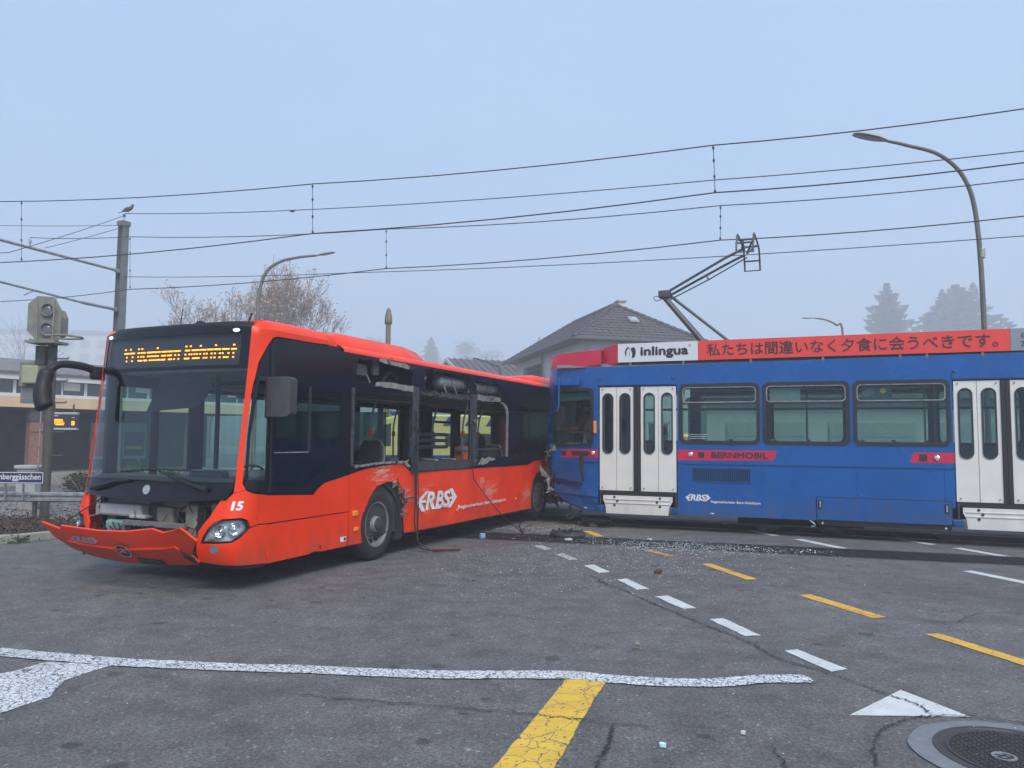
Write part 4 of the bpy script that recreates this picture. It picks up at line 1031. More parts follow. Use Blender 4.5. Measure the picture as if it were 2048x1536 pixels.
# cabin shell: floor, ceiling, inner wall, right side with doors and windows, rear
MB().box(.55, 11.8, .05, 2.50, .345, .37).build('cabin_floor', M['dark_grey'], bus)
MB().box(2.0, 11.8, .07, 2.48, 2.32, 2.36).build('ceiling', M['mid_grey'], bus)
MB().box(.75, 2.0, .10, 2.45, 2.42, 2.46).build('cab_ceiling', M['mid_grey'], bus)
MB().patch(X((2.2, .37), (11.7, .37), (11.7, 1.27), (2.2, 1.27)), lambda s, z, w: (.45 - s, .06 - w, z), .02).build('inner_wall', M['dark_grey'], bus)
rw = lambda u, v, w: (u, 2.55 + w, v)
rw_holes = [rect(.72, 1.25, .62, 2.28), rect(1.33, 1.86, .62, 2.28), rrect(2.1, 3.7, 1.15, 2.27, .06, 3), rrect(3.86, 5.4, 1.15, 2.27, .06, 3), rect(5.87, 6.52, .62, 2.24), rect(6.64, 7.25, .62, 2.24), rrect(8.05, 9.47, 1.15, 2.24, .05, 3), rrect(9.87, 11.6, 1.25, 2.24, .05, 3)]
MB().patch(rect(.55, 11.9, .30, 2.76), rw, .05, 0, rw_holes).build('right_side', M['black_paint'], bus)
for h in rw_holes:
    MB().patch(h, rw, .006, -.012).build('right_window', M['clear_glass'], bus)
for x in (1.29, 6.58):
    MB().box(x - .03, x + .03, 2.545, 2.575, .5, 2.30).build('door_seal', M['rubber'], bus)
MB().box(8.05, 9.47, 2.51, 2.54, 2.0, 2.05).build('window_bar', M['frame_black'], bus)
MB().patch(rect(0, 2.55, .35, 2.80), lambda u, v, w: (11.9 - .02 + w, u, v), .06, 0, [rrect(.4, 2.15, 1.5, 2.4, .1, 4)]).build('rear_wall', M['red'], bus)
MB().patch(rrect(.4, 2.15, 1.5, 2.4, .1, 4), lambda u, v, w: (11.86 + w, u, v), .006).build('rear_window', M['bus_glass'], bus)
MB().box(7.35, 7.95, 2.15, 2.49, .37, 2.30).build('equipment_cabinet', M['dark_grey'], bus)
MB().box(4.95, 5.0, 1.35, 2.45, .5, 2.1).build('glass_partition', M['bus_glass'], bus)
MB().box(10.2, 11.8, .1, 2.45, .37, 1.25).build('engine_casing', M['dark_void'], bus)
# dashboard and cab
P('dashboard', rect(.42, BL - .42, 1.00, 1.20), 'dark_grey', t=.35, w=-.10, step=.2)
MB().patch([(.45, .35), (.95, .35), (.95, 1.15), (.45, 1.15)], lambda u, v, w: (.62 + w, u, v + .12), .25).build('instrument_panel', M['black_plastic'], bus, bevel=.05)
MB().box(.50, .92, .12, 1.15, 1.17, 1.27).build('dashboard_hood', M['mid_grey'], bus, bevel=.04)
sw = MB(); ring_ = [(0.22 * math.cos(t), .22 * math.sin(t)) for t in (2 * math.pi * k / 28 for k in range(29))]
sw.tube([(.98 + a * .35, .62 + b, 1.22 + a * .85 * .5) for a, b in ring_], .014, 8)
for k in (0, 9, 19): sw.bar((.98, .62, 1.2), (.98 + ring_[k][0] * .35, .62 + ring_[k][1], 1.22 + ring_[k][0] * .42), .03, .012)
sw.build('steering_wheel', M['black_plastic'], bus)
def bus_seat(x, y, z, rz=0, head=False):
    g = empty('passenger_seat', (x, y, z), rz, bus)
    prof = [(-.21, 0), (.21, 0), (.22, .35), (.19, .52), (.12, .62), (-.12, .62), (-.19, .52), (-.22, .35)]
    MB().patch(prof, lambda u, v, w: (.22 + v * .16 + w, u, .42 + v), .05, 0, step=.12).build('backrest', M['seat_cloth'], g, smooth=40)
    MB().patch([(u * 1.07, v * 1.03) for u, v in prof], lambda u, v, w: (.245 + v * .16 + w, u, .41 + v), .022, .02, step=.12).build('backshell', M['seat_shell'], g, smooth=40)
    MB().box(-.20, .24, -.21, .21, .36, .43).build('cushion', M['seat_cloth'], g, bevel=.03)
    MB().box(-.05, .15, -.05, .05, 0, .36).build('pedestal', M['dark_grey'], g)
    return g
for (x, y, z, a) in ((3.55, .85, .58, 0), (4.55, .42, .27, 0), (5.15, .42, .27, 0), (5.15, .9, .27, 0), (4.3, 2.1, .37, 0), (3.4, 2.1, .37, 0), (7.0, .45, .5, 0), (8.9, .45, .72, 0), (9.6, .45, .72, 0), (9.4, 2.0, .72, 0)):
    bus_seat(x, y, z, a)
ds = empty('driver_seat', (1.45, .65, .5), 0, bus)
MB().box(.20, .32, -.24, .24, .40, 1.12).build('backrest', M['seat_cloth'], ds, bevel=.06)
MB().box(-.25, .25, -.25, .25, .30, .44).build('cushion', M['seat_cloth'], ds, bevel=.05)
MB().box(-.12, .12, -.12, .12, -.12, .30).build('pedestal', M['dark_grey'], ds)
MB().box(2.02, 2.06, .12, 1.15, .37, 2.0).build('cab_partition', M['bus_glass'], bus)
MB().box(1.0, 1.04, 1.15, 1.19, .37, 2.4).build('cab_post', M['black_plastic'], bus)
MB().box(1.02, 1.9, 1.14, 1.18, .37, 1.15).build('cab_door', M['dark_grey'], bus)
MB().patch([(0, 0), (.75, .05), (.95, .28), (.85, .42), (.2, .40)], lambda u, v, w: (.62 + w + u * .1, 1.9 - u, 1.95 + v), .012).build('sun_blind', M['dark_grey'], bus)
MB().box(5.3, 5.6, 1.45, 1.85, .95, 1.33).build('ticket_validator', M['light_grey'], bus, bevel=.03)
MB().box(6.43, 6.70, .62, .80, 1.20, 1.52).build('ticket_machine', M['orange_plastic'], bus, bevel=.02)
MB().box(6.43, 6.44, .64, .78, 1.35, 1.42).build('machine_slot', M['frame_black'], bus)
for (x, y) in ((4.32, 1.2), (6.5, 1.3), (6.55, 2.2), (7.6, .9), (8.6, 1.5), (5.9, .35), (8.2, .5)):
    g = empty('grab_pole', (x, y, 0), parent=bus)
    MB().tube(spline([(0, 0, .37), (0, 0, 1.3), (.0, .0, 1.9), (.03, -.10, 2.32)], 4), .017, 8).build('pole', M['handrail'], g)
    MB().lathe([(.02, -.05), (.036, -.03), (.036, .03), (.02, .05)], 10, lambda a, b, c: (a, b, 1.74 + c)).build('stop_button', M['orange_plastic'], g)
for z in (1.73, 1.62, 1.50):
    MB().tube([(5.85, 1.2, z), (6.85, 1.2, z)], .034, 10).build('padded_rail', M['handrail_pad'], bus)
MB().tube([(5.8, .42, 1.46), (7.2, .2, 1.46)], .020, 8).build('grab_rail', M['handrail'], bus)
MB().tube([(5.85, .41, 1.46), (6.15, .36, 1.46)], .034, 10).build('padded_rail', M['handrail_pad'], bus)
for y in (.45, 2.1):
    MB().tube([(2.3, y, 2.22), (9.8, y, 2.22)], .017, 8).build('ceiling_rail', M['handrail'], bus)
MB().tube(spline([(4.7, .9, 1.12), (4.95, .9, 1.27), (5.3, .9, 1.30)], 5), .018, 8).build('yellow_grab_bar', M['yellow_bar'], bus)
# roof void equipment seen through the torn cover panels
MB().box(2.1, 7.4, .40, .44, 2.37, 2.78).build('roof_void_back', M['dark_void'], bus)
MB().box(2.05, 7.4, .03, .42, 2.355, 2.375).build('roof_void_floor', M['dark_grey'], bus)
for x0, x1 in ((4.62, 5.62), (5.95, 6.95)):
    g = empty('air_tank', parent=bus)
    L_ = x1 - x0
    MB().lathe([(.001, 0), (.07, .012), (.105, .05), (.115, .10), (.115, L_ - .08), (.10, L_ - .03), (.05, L_)], 22, lambda a, b, c, x0=x0: (x0 + c, .20 + a, 2.565 + b)).build('tank_shell', M['dull_alu'], g, smooth=40)
    for t in (.35, .7):
        MB().lathe([(.118, 0), (.118, .02)], 22, lambda a, b, c, x0=x0, t=t: (x0 + L_ * t + c, .20 + a, 2.565 + b), cap=False).build('tank_strap', M['dark_grey'], g)
MB().box(2.82, 2.96, .14, .20, 2.53, 2.72).build('junction_box', M['mid_grey'], bus, bevel=.01)
MB().box(2.40, 2.70, .16, .30, 2.50, 2.66).build('junction_box', M['mid_grey'], bus, bevel=.01)
MB().tube(spline([(3.12, .22, 2.40), (3.18, .2, 2.52), (3.30, .2, 2.59), (3.42, .2, 2.57)], 6), .028, 8).build('air_hose', M['dark_grey'], bus)
MB().tube(spline([(3.50, .22, 2.40), (3.50, .2, 2.48), (3.52, .22, 2.56)], 5), .018, 8).build('air_hose', M['dark_grey'], bus)
MB().box(2.2, 3.6, .02, .30, 2.378, 2.395).build('torn_tray', M['torn_dark'], bus)
for x in (2.35, 2.62, 4.75, 5.1):
    MB().bar((x, .05, 2.38), (x - .06, .08, 2.52), .02, .012).build('bracket', M['dull_alu'], bus)
# cables pulled out of the pillars
cab = [([(3.70, -.03, 2.05), (3.72, -.04, 1.4), (3.70, -.05, .9), (3.73, -.06, .5), (3.72, -.09, .12), (3.80, -.18, .03), (3.98, -.38, .02), (4.12, -.52, .02)], .011),
       ([(3.66, -.03, 1.5), (3.68, -.05, .8), (3.66, -.05, .45), (3.70, -.08, .20), (3.66, -.1, .16)], .009),
       ([(3.75, -.03, 1.3), (3.77, -.05, .7), (3.75, -.06, .35), (3.80, -.06, .25)], .007),
       ([(3.72, -.09, .14), (3.75, -.30, .03), (3.9, -.42, .02), (4.05, -.60, .02)], .010),
       ([(3.40, -.03, .78), (3.55, -.05, .80), (3.70, -.05, .78)], .010),
       ([(5.52, -.02, 1.9), (5.55, -.04, 1.1), (5.62, -.08, .9), (5.95, -.35, .4), (6.35, -.62, .02)], .009)]
for k, (pts, r) in enumerate(cab):
    MB().tube(spline(pts, 6), r, 7).build('hanging_cable', M['rubber'], bus)
MB().tube(spline([(3.80, -.18, .04), (3.92, -.34, .035), (4.08, -.48, .03), (4.16, -.56, .03)], 6), .012, 6).build('red_cable', mat('red_cable', (.16, .03, .025), .6), bus)
MB().tube(spline([(6.35, -.62, .015), (6.9, -.35, .015), (7.5, -.05, .02), (7.9, .1, .02)], 6), .013, 6).build('fallen_cable', M['rubber'], bus)
MB().tube(spline([(6.35, -.62, .02), (6.8, -.45, .03), (7.3, -.25, .015), (7.8, -.2, .02)], 6), .009, 6).build('fallen_cable', M['rubber'], bus)
# ------------------------------------------------------------------ tram
tram = tag(empty('tram', (1.6863, 14.7989, 0), R(-21.934)), 'blue tram with cream doors, red roof signs and a crumpled front', 'tram')
EDGE = [(.28, -.20), (.30, -.22), (.44, -.67), (.60, -.95), (.9, -1.0), (1.45, -1.05), (1.7, -1.03), (2.4, -.97), (3.05, -.91), (3.4, -.91)]
def tside(S, z, w=0.):
    return (S, .16 * max(0, -S) ** 1.5 - w, z)
def T(name, pts, m, holes=(), t=.02, w=0., step=None, parent=None, smooth=None, fn=tside):
    return MB().patch(pts, fn, t, w, holes, step).build(name, M[m], parent or tram, smooth=smooth)
cabw = rrect(-.98, -.15, 1.55, 2.63, .09, 4)
cabw = [(s + .04 * (z - 1.55) * (1 if s < -.5 else 0), z) for s, z in cabw]
DOOR1, DOOR2 = (0.0, 1.46), (5.965, 7.425)
WIN = [(1.53, 2.93), (3.0, 4.40), (4.47, 5.905), (7.5, 8.9)]
left_edge = [(lerp_tab(EDGE, z), z) for z in (.60, .9, 1.45, 1.7, 2.4, 3.05)]
body = [(-.02, .30), (-.22, .30), (-.67, .44)] + left_edge + [(10.2, 3.13), (10.2, .30), (7.44, .30), (7.44, 2.69), (5.95, 2.69), (5.95, .60), (5.90, .60), (5.90, .31), (1.54, .305), (1.48, .305), (1.48, 2.69), (-.02, 2.69)]
T('side_wall', body, 'tram_blue', [cabw] + [rrect(a, b_, 1.61, 2.69, .10, 5) for a, b_ in WIN], t=.05, step=.35, smooth=30)
# front end, pushed in around the point of impact
def tfront(a, z, w=0.):
    S = lerp_tab(EDGE, z) - .42 * math.sin(math.pi * max(0, min(1, a))) ** .8
    y = .16 * max(0, -lerp_tab(EDGE, z)) ** 1.5 + (2.4 - .34) * a
    k = max(0, 1 - ((z - .95) / .65) ** 2)
    dn = k * (.16 * abs(hashn(a * 4, z * 3, 5)) + .05 * hashn(a * 11, z * 9, 2))
    return (S + dn - w, y, z)
fw_ = [rrect(.08, .92, 1.55, 2.62, .06, 4)]
T('front_wall', rect(0, 1, .45, 3.08), 'tram_blue', fw_, t=.04, step=.14, fn=tfront, smooth=40)
T('front_window', fw_[0], 'tram_glass', t=.006, w=-.015, step=.14, fn=tfront)
T('front_lower_skirt', rect(.02, .98, .30, .45), 'tram_blue_dark', t=.03, step=.2, fn=tfront)
# roof and far side
MB().add([(x, y, z) for x in (-.88, 10.2) for y, z in ((0.01, 3.06), (.08, 3.12), (.35, 3.2), (2.05, 3.2), (2.32, 3.12), (2.39, 3.06))], [(i, i + 1, i + 7, i + 6) for i in range(5)]).build('roof', M['mid_grey'], tram, smooth=60, recalc=False)
far = lambda u, v, w: (u, 2.4 + w, v)
fh = [rrect(a, b_, 1.61, 2.69, .10, 4) for a, b_ in ((-.9, -.2), (.05, 1.4), (1.53, 2.93), (3.0, 4.4), (4.47, 5.9), (6.0, 7.4), (7.5, 8.9))]
MB().patch(rect(-.95, 10.2, .30, 3.1), far, .05, 0, fh).build('far_side_wall', M['tram_blue'], tram)
for i, h in enumerate(fh):
    MB().patch(h, far, .006, -.02).build('far_window', M['tram_glass'], tram)
    a0, a1 = min(p[0] for p in h), max(p[0] for p in h)
    MB().box(a0, a1, 2.36, 2.40, 2.30, 2.345).build('far_window_bar', M['frame_black'], tram)
    MB().patch([(u, v) for u, v in h], far, .03, -.045, [[(a0 + .05 + (u - a0) * (a1 - a0 - .1) / (a1 - a0), 1.66 + (v - 1.61) * .907) for u, v in h]]).build('far_window_frame', M['frame_black'], tram)
MB().patch(rect(0, 2.4, .3, 3.1), lambda u, v, w: (10.2 + w, u, v), .04).build('end_wall', M['tram_blue'], tram)
MB().box(-.85, 10.1, .07, 2.34, .68, .72).build('floor', M['dark_grey'], tram)
MB().box(-.85, 10.1, .07, 2.34, 2.80, 2.83).build('ceiling', M['light_grey'], tram)
MB().box(1.5, 5.92, .055, .075, .72, 1.60).build('inner_wall', M['light_grey'], tram)
MB().box(.05, 9.9, 2.325, 2.345, .72, 1.60).build('inner_wall', M['light_grey'], tram)
# windows of the near side
for i, (a, b_) in enumerate(WIN):
    g = empty('side_window', parent=tram)
    o, in_ = rrect(a - .012, b_ + .012, 1.598, 2.702, .11, 6), rrect(a + .05, b_ - .05, 1.66, 2.64, .075, 6)
    T('rubber_frame', o, 'frame_black', [in_], t=.05, w=.014, parent=g)
    T('pane', in_, 'tram_glass', t=.006, w=-.012, parent=g)
    vent = rrect(a + .05, b_ - .05, 2.35, 2.64, .07, 5); v2 = rrect(a + .068, b_ - .068, 2.368, 2.622, .055, 5)
    T('vent_frame', vent, 'dull_alu', [v2], t=.016, w=.008, parent=g)
    T('window_rail', rect(a + .05, b_ - .05, 2.318, 2.345), 'frame_black', t=.02, w=.008, parent=g)
    T('lower_rail', rect(a + .05, b_ - .05, 2.225, 2.25), 'frame_black', t=.012, w=-.02, parent=g)
T('sticker', rect(1.62, 1.72, 2.45, 2.60), 'cyan_plastic', t=.001, w=-.008)
T('sticker', circle(1.64, 1.755, .045, 16, .032), 'yellow_bar', t=.001, w=-.008)
tl = MB()
for k in range(3): tl.patch(rect(1.70, 2.02 - .02 * k, 1.762 - k * .035, 1.772 - k * .035), tside, .001, -.008)
tl.build('sticker_lines', M['light_grey'], tram)
T('window_poster', rect(3.11, 3.62, 2.36, 2.60), 'light_grey', t=.003, w=-.06)
M['poster_green'] = mat('poster_green', (.02, .12, .13), .5)
T('window_poster', rect(4.60, 5.07, 2.37, 2.60), 'poster_green', t=.003, w=-.06)
T('poster_flower', [(4.93 + math.cos(k * math.pi / 10) * (.055 if k % 2 else .042), 2.53 + math.sin(k * math.pi / 10) * (.055 if k % 2 else .042)) for k in range(20)], 'yellow_bar', t=.002, w=-.054)
T('poster_hand', [(4.60, 2.47), (4.64, 2.53), (4.72, 2.565), (4.80, 2.56), (4.74, 2.53), (4.80, 2.50), (4.75, 2.45), (4.66, 2.42)], 'beige_plastic', t=.002, w=-.054)
# cab window
g = empty('cab_window', parent=tram)
o = [(s * 1.0 - (.03 if s < -.5 else -.03), z + (.03 if z > 2 else -.03)) for s, z in cabw]
T('rubber_frame', o, 'frame_black', [[(s + (.03 if s < -.5 else -.03), z - (.03 if z > 2 else -.03)) for s, z in cabw]], t=.04, w=.014, step=.2, parent=g)
T('pane', cabw, 'tram_glass', t=.006, w=-.014, step=.3, parent=g)
T('window_rail', [(-.95, 1.79), (-.16, 1.78), (-.16, 1.825), (-.95, 1.83)], 'frame_black', t=.02, w=.006, step=.3, parent=g)
T('upper_rail', [(-.90, 2.40), (-.16, 2.43), (-.16, 2.455), (-.90, 2.42)], 'frame_black', t=.016, w=.002, step=.3, parent=g)
T('sun_visor', [(-.88, 2.42), (-.18, 2.45), (-.18, 2.58), (-.88, 2.56)], 'cyan_plastic', t=.004, w=-.08, step=.3)
# doors
def doors(x0, x1, end=False):
    g = empty('double_door', parent=tram)
    n = (x1 - x0 - .13) / 4
    xs_ = [x0, x0 + n, x0 + 2 * n + .13, x0 + 3 * n + .13]
    for k, x in enumerate(xs_):
        ow = rrect(x + n / 2 - .105, x + n / 2 + .105, 1.40, 2.55, .104, 8)
        iw = rrect(x + n / 2 - .082, x + n / 2 + .082, 1.425, 2.525, .0815, 8)
        T('door_leaf', rect(x + .004, x + n - .004, .705, 2.665), 'cream', [iw], t=.035, w=-.010, parent=g)
        T('window_seal', ow, 'frame_black', [iw], t=.03, w=.006, parent=g)
        T('door_pane', iw, 'tram_glass', t=.006, w=-.018, parent=g)
        MB().lathe([(.014, 0), (.010, .006)], 8, lambda a, b, c, x=x, k=k: (x + (.06 if k % 2 == 0 else n - .06) + a, -.004 - c, 2.62 + b)).build('bolt', M['mid_grey'], g)
        MB().lathe([(.014, 0), (.010, .006)], 8, lambda a, b, c, x=x, k=k: (x + (.06 if k % 2 == 0 else n - .06) + a, -.004 - c, .76 + b)).build('bolt', M['mid_grey'], g)
    MB().box(x0 + 2 * n + .002, x0 + 2 * n + .06, -.012, .03, .69, 2.665).build('centre_seal', M['rubber'], g)
    MB().box(x0 + 2 * n + .066, x0 + 2 * n + .128, -.012, .03, .69, 2.665).build('centre_seal', M['rubber'], g)
    MB().box(x0 + .02, x1 - .02, .0, .06, .62, .70).build('threshold', M['frame_black'], g)
    s = empty('folding_step', parent=tram)
    st = [(x0 + .08, .615), (x1 - .07, .615), (x1 - .07, .53), (x1 - .13, .42), (x1 - .15, .275), (x0 + .14, .275), (x0 + .13, .42), (x0 + .08, .53)]
    T('step_plate', st, 'cream', t=.02, w=.03, parent=s)
    for z in (.545, .475):
        T('step_ridge', rect(x0 + .12, x1 - .12, z - .006, z + .006), 'cream', t=.012, w=.042, parent=s)
    for dx, z in ((.30, .585), (.355, .51), (.30, .435)):
        for x in (x0 + dx, x1 - dx):
            MB().lathe([(.022, 0), (.022, .008)], 12, lambda a, b, c, x=x, z=z: (x + a, -.031 - c, z + b)).build('rubber_stop', M['rubber'], s)
    for x in (x0 + .02, x1 - .01):
        h = empty('step_hinge', parent=tram)
        MB().tube([(x, -.01, .68), (x, -.01, .42)], .016, 8).build('rod', M['dark_grey'], h)
        MB().box(x - .09, x + .07, -.02, .08, .30, .42).build('hinge_block', M['tram_blue_dark'], h, bevel=.02)
        MB().lathe([(.035, 0), (.035, .03)], 10, lambda a, b, c, x=x: (x - .04 + a, -.02 - c, .35 + b)).build('hinge_pin', M['tram_blue_dark'], h)
doors(*DOOR1); doors(*DOOR2)
for a, b_ in (DOOR1, DOOR2):
    T('door_header', rect(a - .02, b_ + .02, 2.70, 2.80), 'tram_blue', t=.03, w=.022)
    for x in (a + .03, b_ - .05):
        MB().box(x - .025, x + .025, -.04, 0, 2.80, 2.85).build('header_lug', M['tram_blue'], tram, bevel=.008)
# stripes, belt rail, text
T('red_stripe', [(1.485, 1.295), (3.16, 1.315), (3.22, 1.49), (1.485, 1.485)], 'tram_red', t=.001, w=.003)
T('red_stripe', [(5.30, 1.32), (5.955, 1.32), (5.955, 1.49), (5.36, 1.49)], 'tram_red', t=.001, w=.003)
T('red_stripe', [(-.82, 1.31), (-.03, 1.31), (-.03, 1.475), (-.80, 1.46)], 'tram_red', t=.001, w=.003, step=.15)
T('emblem_square', rect(1.855, 1.965, 1.345, 1.45), 'sign_dark', t=.001, w=.006)
text(MB(), 'BERNMOBIL', 2.09, 3.07, 1.345, 1.455, tside, .006, fat=.05).build('stripe_lettering', M['sign_dark'], tram)
T('emblem_square', rect(5.44, 5.56, 1.345, 1.465), 'sign_dark', t=.001, w=.006)
T('emblem_square', rect(-.80, -.70, 1.345, 1.44), 'sign_dark', t=.001, w=.006, step=.1)
T('emblem_square', rect(-.58, -.28, 1.35, 1.44), 'sign_dark', t=.001, w=.006, step=.1)
for x in (1.72, 5.70, -.13):
    g = empty('door_button', (x, 0, 1.40), parent=tram)
    MB().lathe([(.045, 0), (.045, .012), (.03, .02), (.028, .02)], 18, lambda a, b, c: (a, -.003 - c, b)).build('bezel', M['chrome'], g)
    MB().lathe([(.027, .0), (.025, .024), (.001, .028)], 14, lambda a, b, c: (a, -.003 - c, b)).build('button', M['light_grey'], g)
MB().lathe([(.04, 0), (.035, .02)], 14, lambda a, b, c: (-.24 + a, -.0 - c, 1.40 + b)).build('keyhole', M['frame_black'], tram)
for a, b_ in ((1.49, 5.95), (-.85, -.03)):
    m = MB()
    m.patch(rect(a, b_, 1.235, 1.265), tside, .02, .018, step=.2); m.build('belt_rail', M['tram_blue'], tram)
for x, z0, z1 in ((2.975, .32, 1.23), (4.52, .72, 1.23), (1.56, .32, 1.2), (5.82, .72, 1.2)):
    T('cover_strip', rect(x - .016, x + .016, z0, z1), 'tram_blue', t=.01, w=.008)
gr_ = empty('air_grille', parent=tram)
T('grille_frame', rect(1.745, 2.775, .905, 1.175), 'tram_blue_dark', [rect(1.765, 2.755, .925, 1.155)], t=.02, w=.012, parent=gr_)
T('grille_back', rect(1.765, 2.755, .925, 1.155), 'dark_void', t=.004, w=.002, parent=gr_)
for k in range(30):
    x = 1.785 + k * .0325
    MB().box(x, x + .014, -.014, -.003, .925, 1.155).build('slat', M['tram_blue_dark'], gr_)
rbs_logo(MB(), 1.62, 2.07, .56, .69, tside, .004).build('operator_mark', M['white_paint'], tram)
text(MB(), 'Regionalverkehr Bern-Solothurn', 2.075, 2.93, .525, .585, tside, .004, fat=.03).build('operator_name', M['white_paint'], tram)
hb2 = empty('battery_box', parent=tram)
T('box_lid', rect(3.86, 5.885, .325, .70), 'tram_blue', t=.03, w=.022, parent=hb2)
T('lid_shadow_gap', rect(3.845, 5.897, .318, .712), 'frame_black', t=.02, w=.006, parent=hb2)
for x in (3.91, 5.82):
    T('latch_recess', rect(x - .035, x + .035, .51, .66), 'frame_black', t=.004, w=.026, parent=hb2)
    MB().box(x - .012, x + .012, -.045, -.026, .535, .64).build('latch', M['galv'], hb2)
T('lower_sill', rect(3.87, 5.88, .235, .315), 'dark_void', t=.03, w=.0, parent=hb2)
for x in (3.94, 5.80):
    T('voltage_mark', [(x + .01, .30), (x - .02, .265), (x - .002, .268), (x - .012, .235), (x + .022, .275), (x + .002, .272)], 'white_paint', t=.001, w=.005)
for x, z in ((2.10, .34), (-.28, .345)):
    T('jacking_mark', [(x - .035, z + .02), (x + .035, z + .02), (x + .035, z + .008), (x + .01, z + .008), (x, z - .015), (x - .01, z + .008), (x - .035, z + .008)], 'white_paint', t=.001, w=.004)
MB().tube(spline([(3.74, -.02, .30), (3.80, -.04, .26), (3.82, -.03, .22), (3.76, -.02, .20)], 4), .016, 6).build('tow_hook', M['steel'], tram)
# roof boards
T('nose_fairing', [(-.905, 3.052), (.03, 3.10), (.03, 3.395), (-.905, 3.345)], 'tram_red', t=.05, w=.0, step=.3)
MB().patch([(-.905, .16), (.03, .0), (.03, 2.4), (-.905, 2.25), (-1.25, 1.2)], lambda u, v, w: (u, v, 3.345 + .05 * (u + .9) + w), .03).build('nose_fairing_top', M['tram_red'], tram)
T('front_fairing', rect(0, 1, 3.085, 3.345), 'tram_red', t=.03, step=.2, fn=tfront)
MB().tube([(-.6, .4, 3.35), (-.6, .4, 3.42)], .02, 6).build('roof_stud', M['tram_red'], tram)
MB().add([tside(.035, 3.10, -.12), tside(.365, 3.105, .012), tside(.365, 3.49, .012), tside(.035, 3.43, -.12), tside(.035, 3.10, -.5), tside(.365, 3.105, -.5), tside(.365, 3.49, -.5), tside(.035, 3.43, -.5)],
         [(0, 1, 2, 3), (4, 7, 6, 5), (0, 4, 5, 1), (3, 2, 6, 7), (0, 3, 7, 4), (1, 5, 6, 2)]).build('sign_end_box', M['tram_red'], tram)
sgn = empty('roof_sign', parent=tram)
T('white_board', rect(.367, 1.868, 3.135, 3.49), 'sign_white', t=.03, w=.012, parent=sgn)
T('red_board', rect(1.872, 6.785, 3.135, 3.492), 'sign_red', t=.03, w=.012, parent=sgn)
T('grey_board', rect(6.79, 9.6, 3.135, 3.492), 'sign_grey', t=.03, w=.012, parent=sgn)
for x in (.6, 1.6, 2.8, 4.0, 5.2, 5.6, 6.4, 7.5):
    MB().box(x - .02, x + .02, -.005, .2, 3.06, 3.14).build('sign_bracket', M['mid_grey'], sgn)
MB().box(.3, 9.6, .05, .09, 3.08, 3.40).build('sign_back_rail', M['dark_grey'], sgn)
text(MB(), 'inlingua', .80, 1.70, 3.195, 3.425, tside, .016, fat=.045).build('sign_lettering', M['ink'], sgn)
lg = MB()
lg.patch([(.60, 3.225), (.585, 3.30), (.60, 3.37), (.635, 3.41), (.68, 3.42), (.705, 3.38), (.712, 3.31), (.70, 3.245), (.665, 3.21), (.635, 3.215), (.645, 3.27), (.64, 3.33), (.62, 3.36), (.625, 3.39), (.59, 3.35)], tside, 0, .016)
lg.patch([(.53, 3.235), (.505, 3.29), (.505, 3.35), (.53, 3.40), (.56, 3.425), (.61, 3.40), (.56, 3.39), (.535, 3.35), (.53, 3.29)], tside, 0, .016)
lg.build('sign_logo', M['ink'], sgn)
lr = MB(); lr.patch(circle(1.725, 3.415, .022, 14), tside, 0, .016, [circle(1.725, 3.415, .018, 14)]); text(lr, 'R', 1.717, 1.734, 3.404, 3.427, tside, .016); lr.build('registered_mark', M['mid_grey'], sgn)
text(MB(), '私たちは間違いなく夕食に会うべきです。', 2.03, 6.62, 3.20, 3.435, tside, .016, fat=.012).build('sign_lettering', M['sign_dark'], sgn)
tx = text(MB(), '«W', 6.93, 7.10, 3.34, 3.45, tside, .016, keep=False); text(tx, 'zu', 6.93, 7.07, 3.20, 3.285, tside, .016).build('sign_lettering', M['ink'], sgn)
# mirror on its arm, marker lamp
mi = empty('cab_mirror', parent=tram)
MB().box(-.93, -.40, -.06, .10, 2.71, 2.82).build('mirror_beam', M['tram_blue'], mi, bevel=.01)
MB().tube([(-.79, -.09, 2.86), (-.79, -.11, 2.30), (-.82, -.12, 2.20)], .018, 8).build('mirror_rod', M['tram_blue'], mi)
MB().patch(rrect(-.85, -.67, 1.93, 2.30, .05, 4), lambda u, v, w: (u, -.10 - w, v), .08).build('mirror_housing', M['black_plastic'], mi, smooth=40, bevel=.015)
MB().box(-.115, -.055, -.045, .0, 1.78, 2.02).build('marker_lamp', M['amber'], tram, bevel=.015)
# crumpled cab corner and hanging lower panel
rt = random.Random(41)
def tdent(S, z, w=0):
    x, y, zz = tside(S, z, w)
    return (x, y + .03 * hashn(S * 4, z * 4, 2), zz)
fp = MB(); fp.patch([(-.93, 1.22), (-.40, 1.30), (-.32, .83), (-.90, .92)], lambda S, z, w: (S, .05 - .10 * (S + .93) / .6 * 1.2 - w, z), .02, .02, step=.12)
fp.build('hanging_panel', M['tram_blue_dark'], tram)
MB().add([(-.40, -.065, 1.38), (-.33, .01, 1.38), (-.31, .01, .86), (-.325, -.085, .86)], [(0, 1, 2, 3)]).build('panel_gap', M['dark_void'], tram)
T('cab_bumper', [(-.94, .63), (-.02, .57), (-.02, .72), (-.94, .79)], 'tram_blue', t=.05, w=.03, step=.2, fn=tdent)
T('cab_skirt', [(-.90, .62), (-.02, .56), (-.02, .31), (-.22, .31), (-.67, .45)], 'tram_blue_dark', t=.02, w=.012, step=.12, fn=tdent)
cr2 = MB()
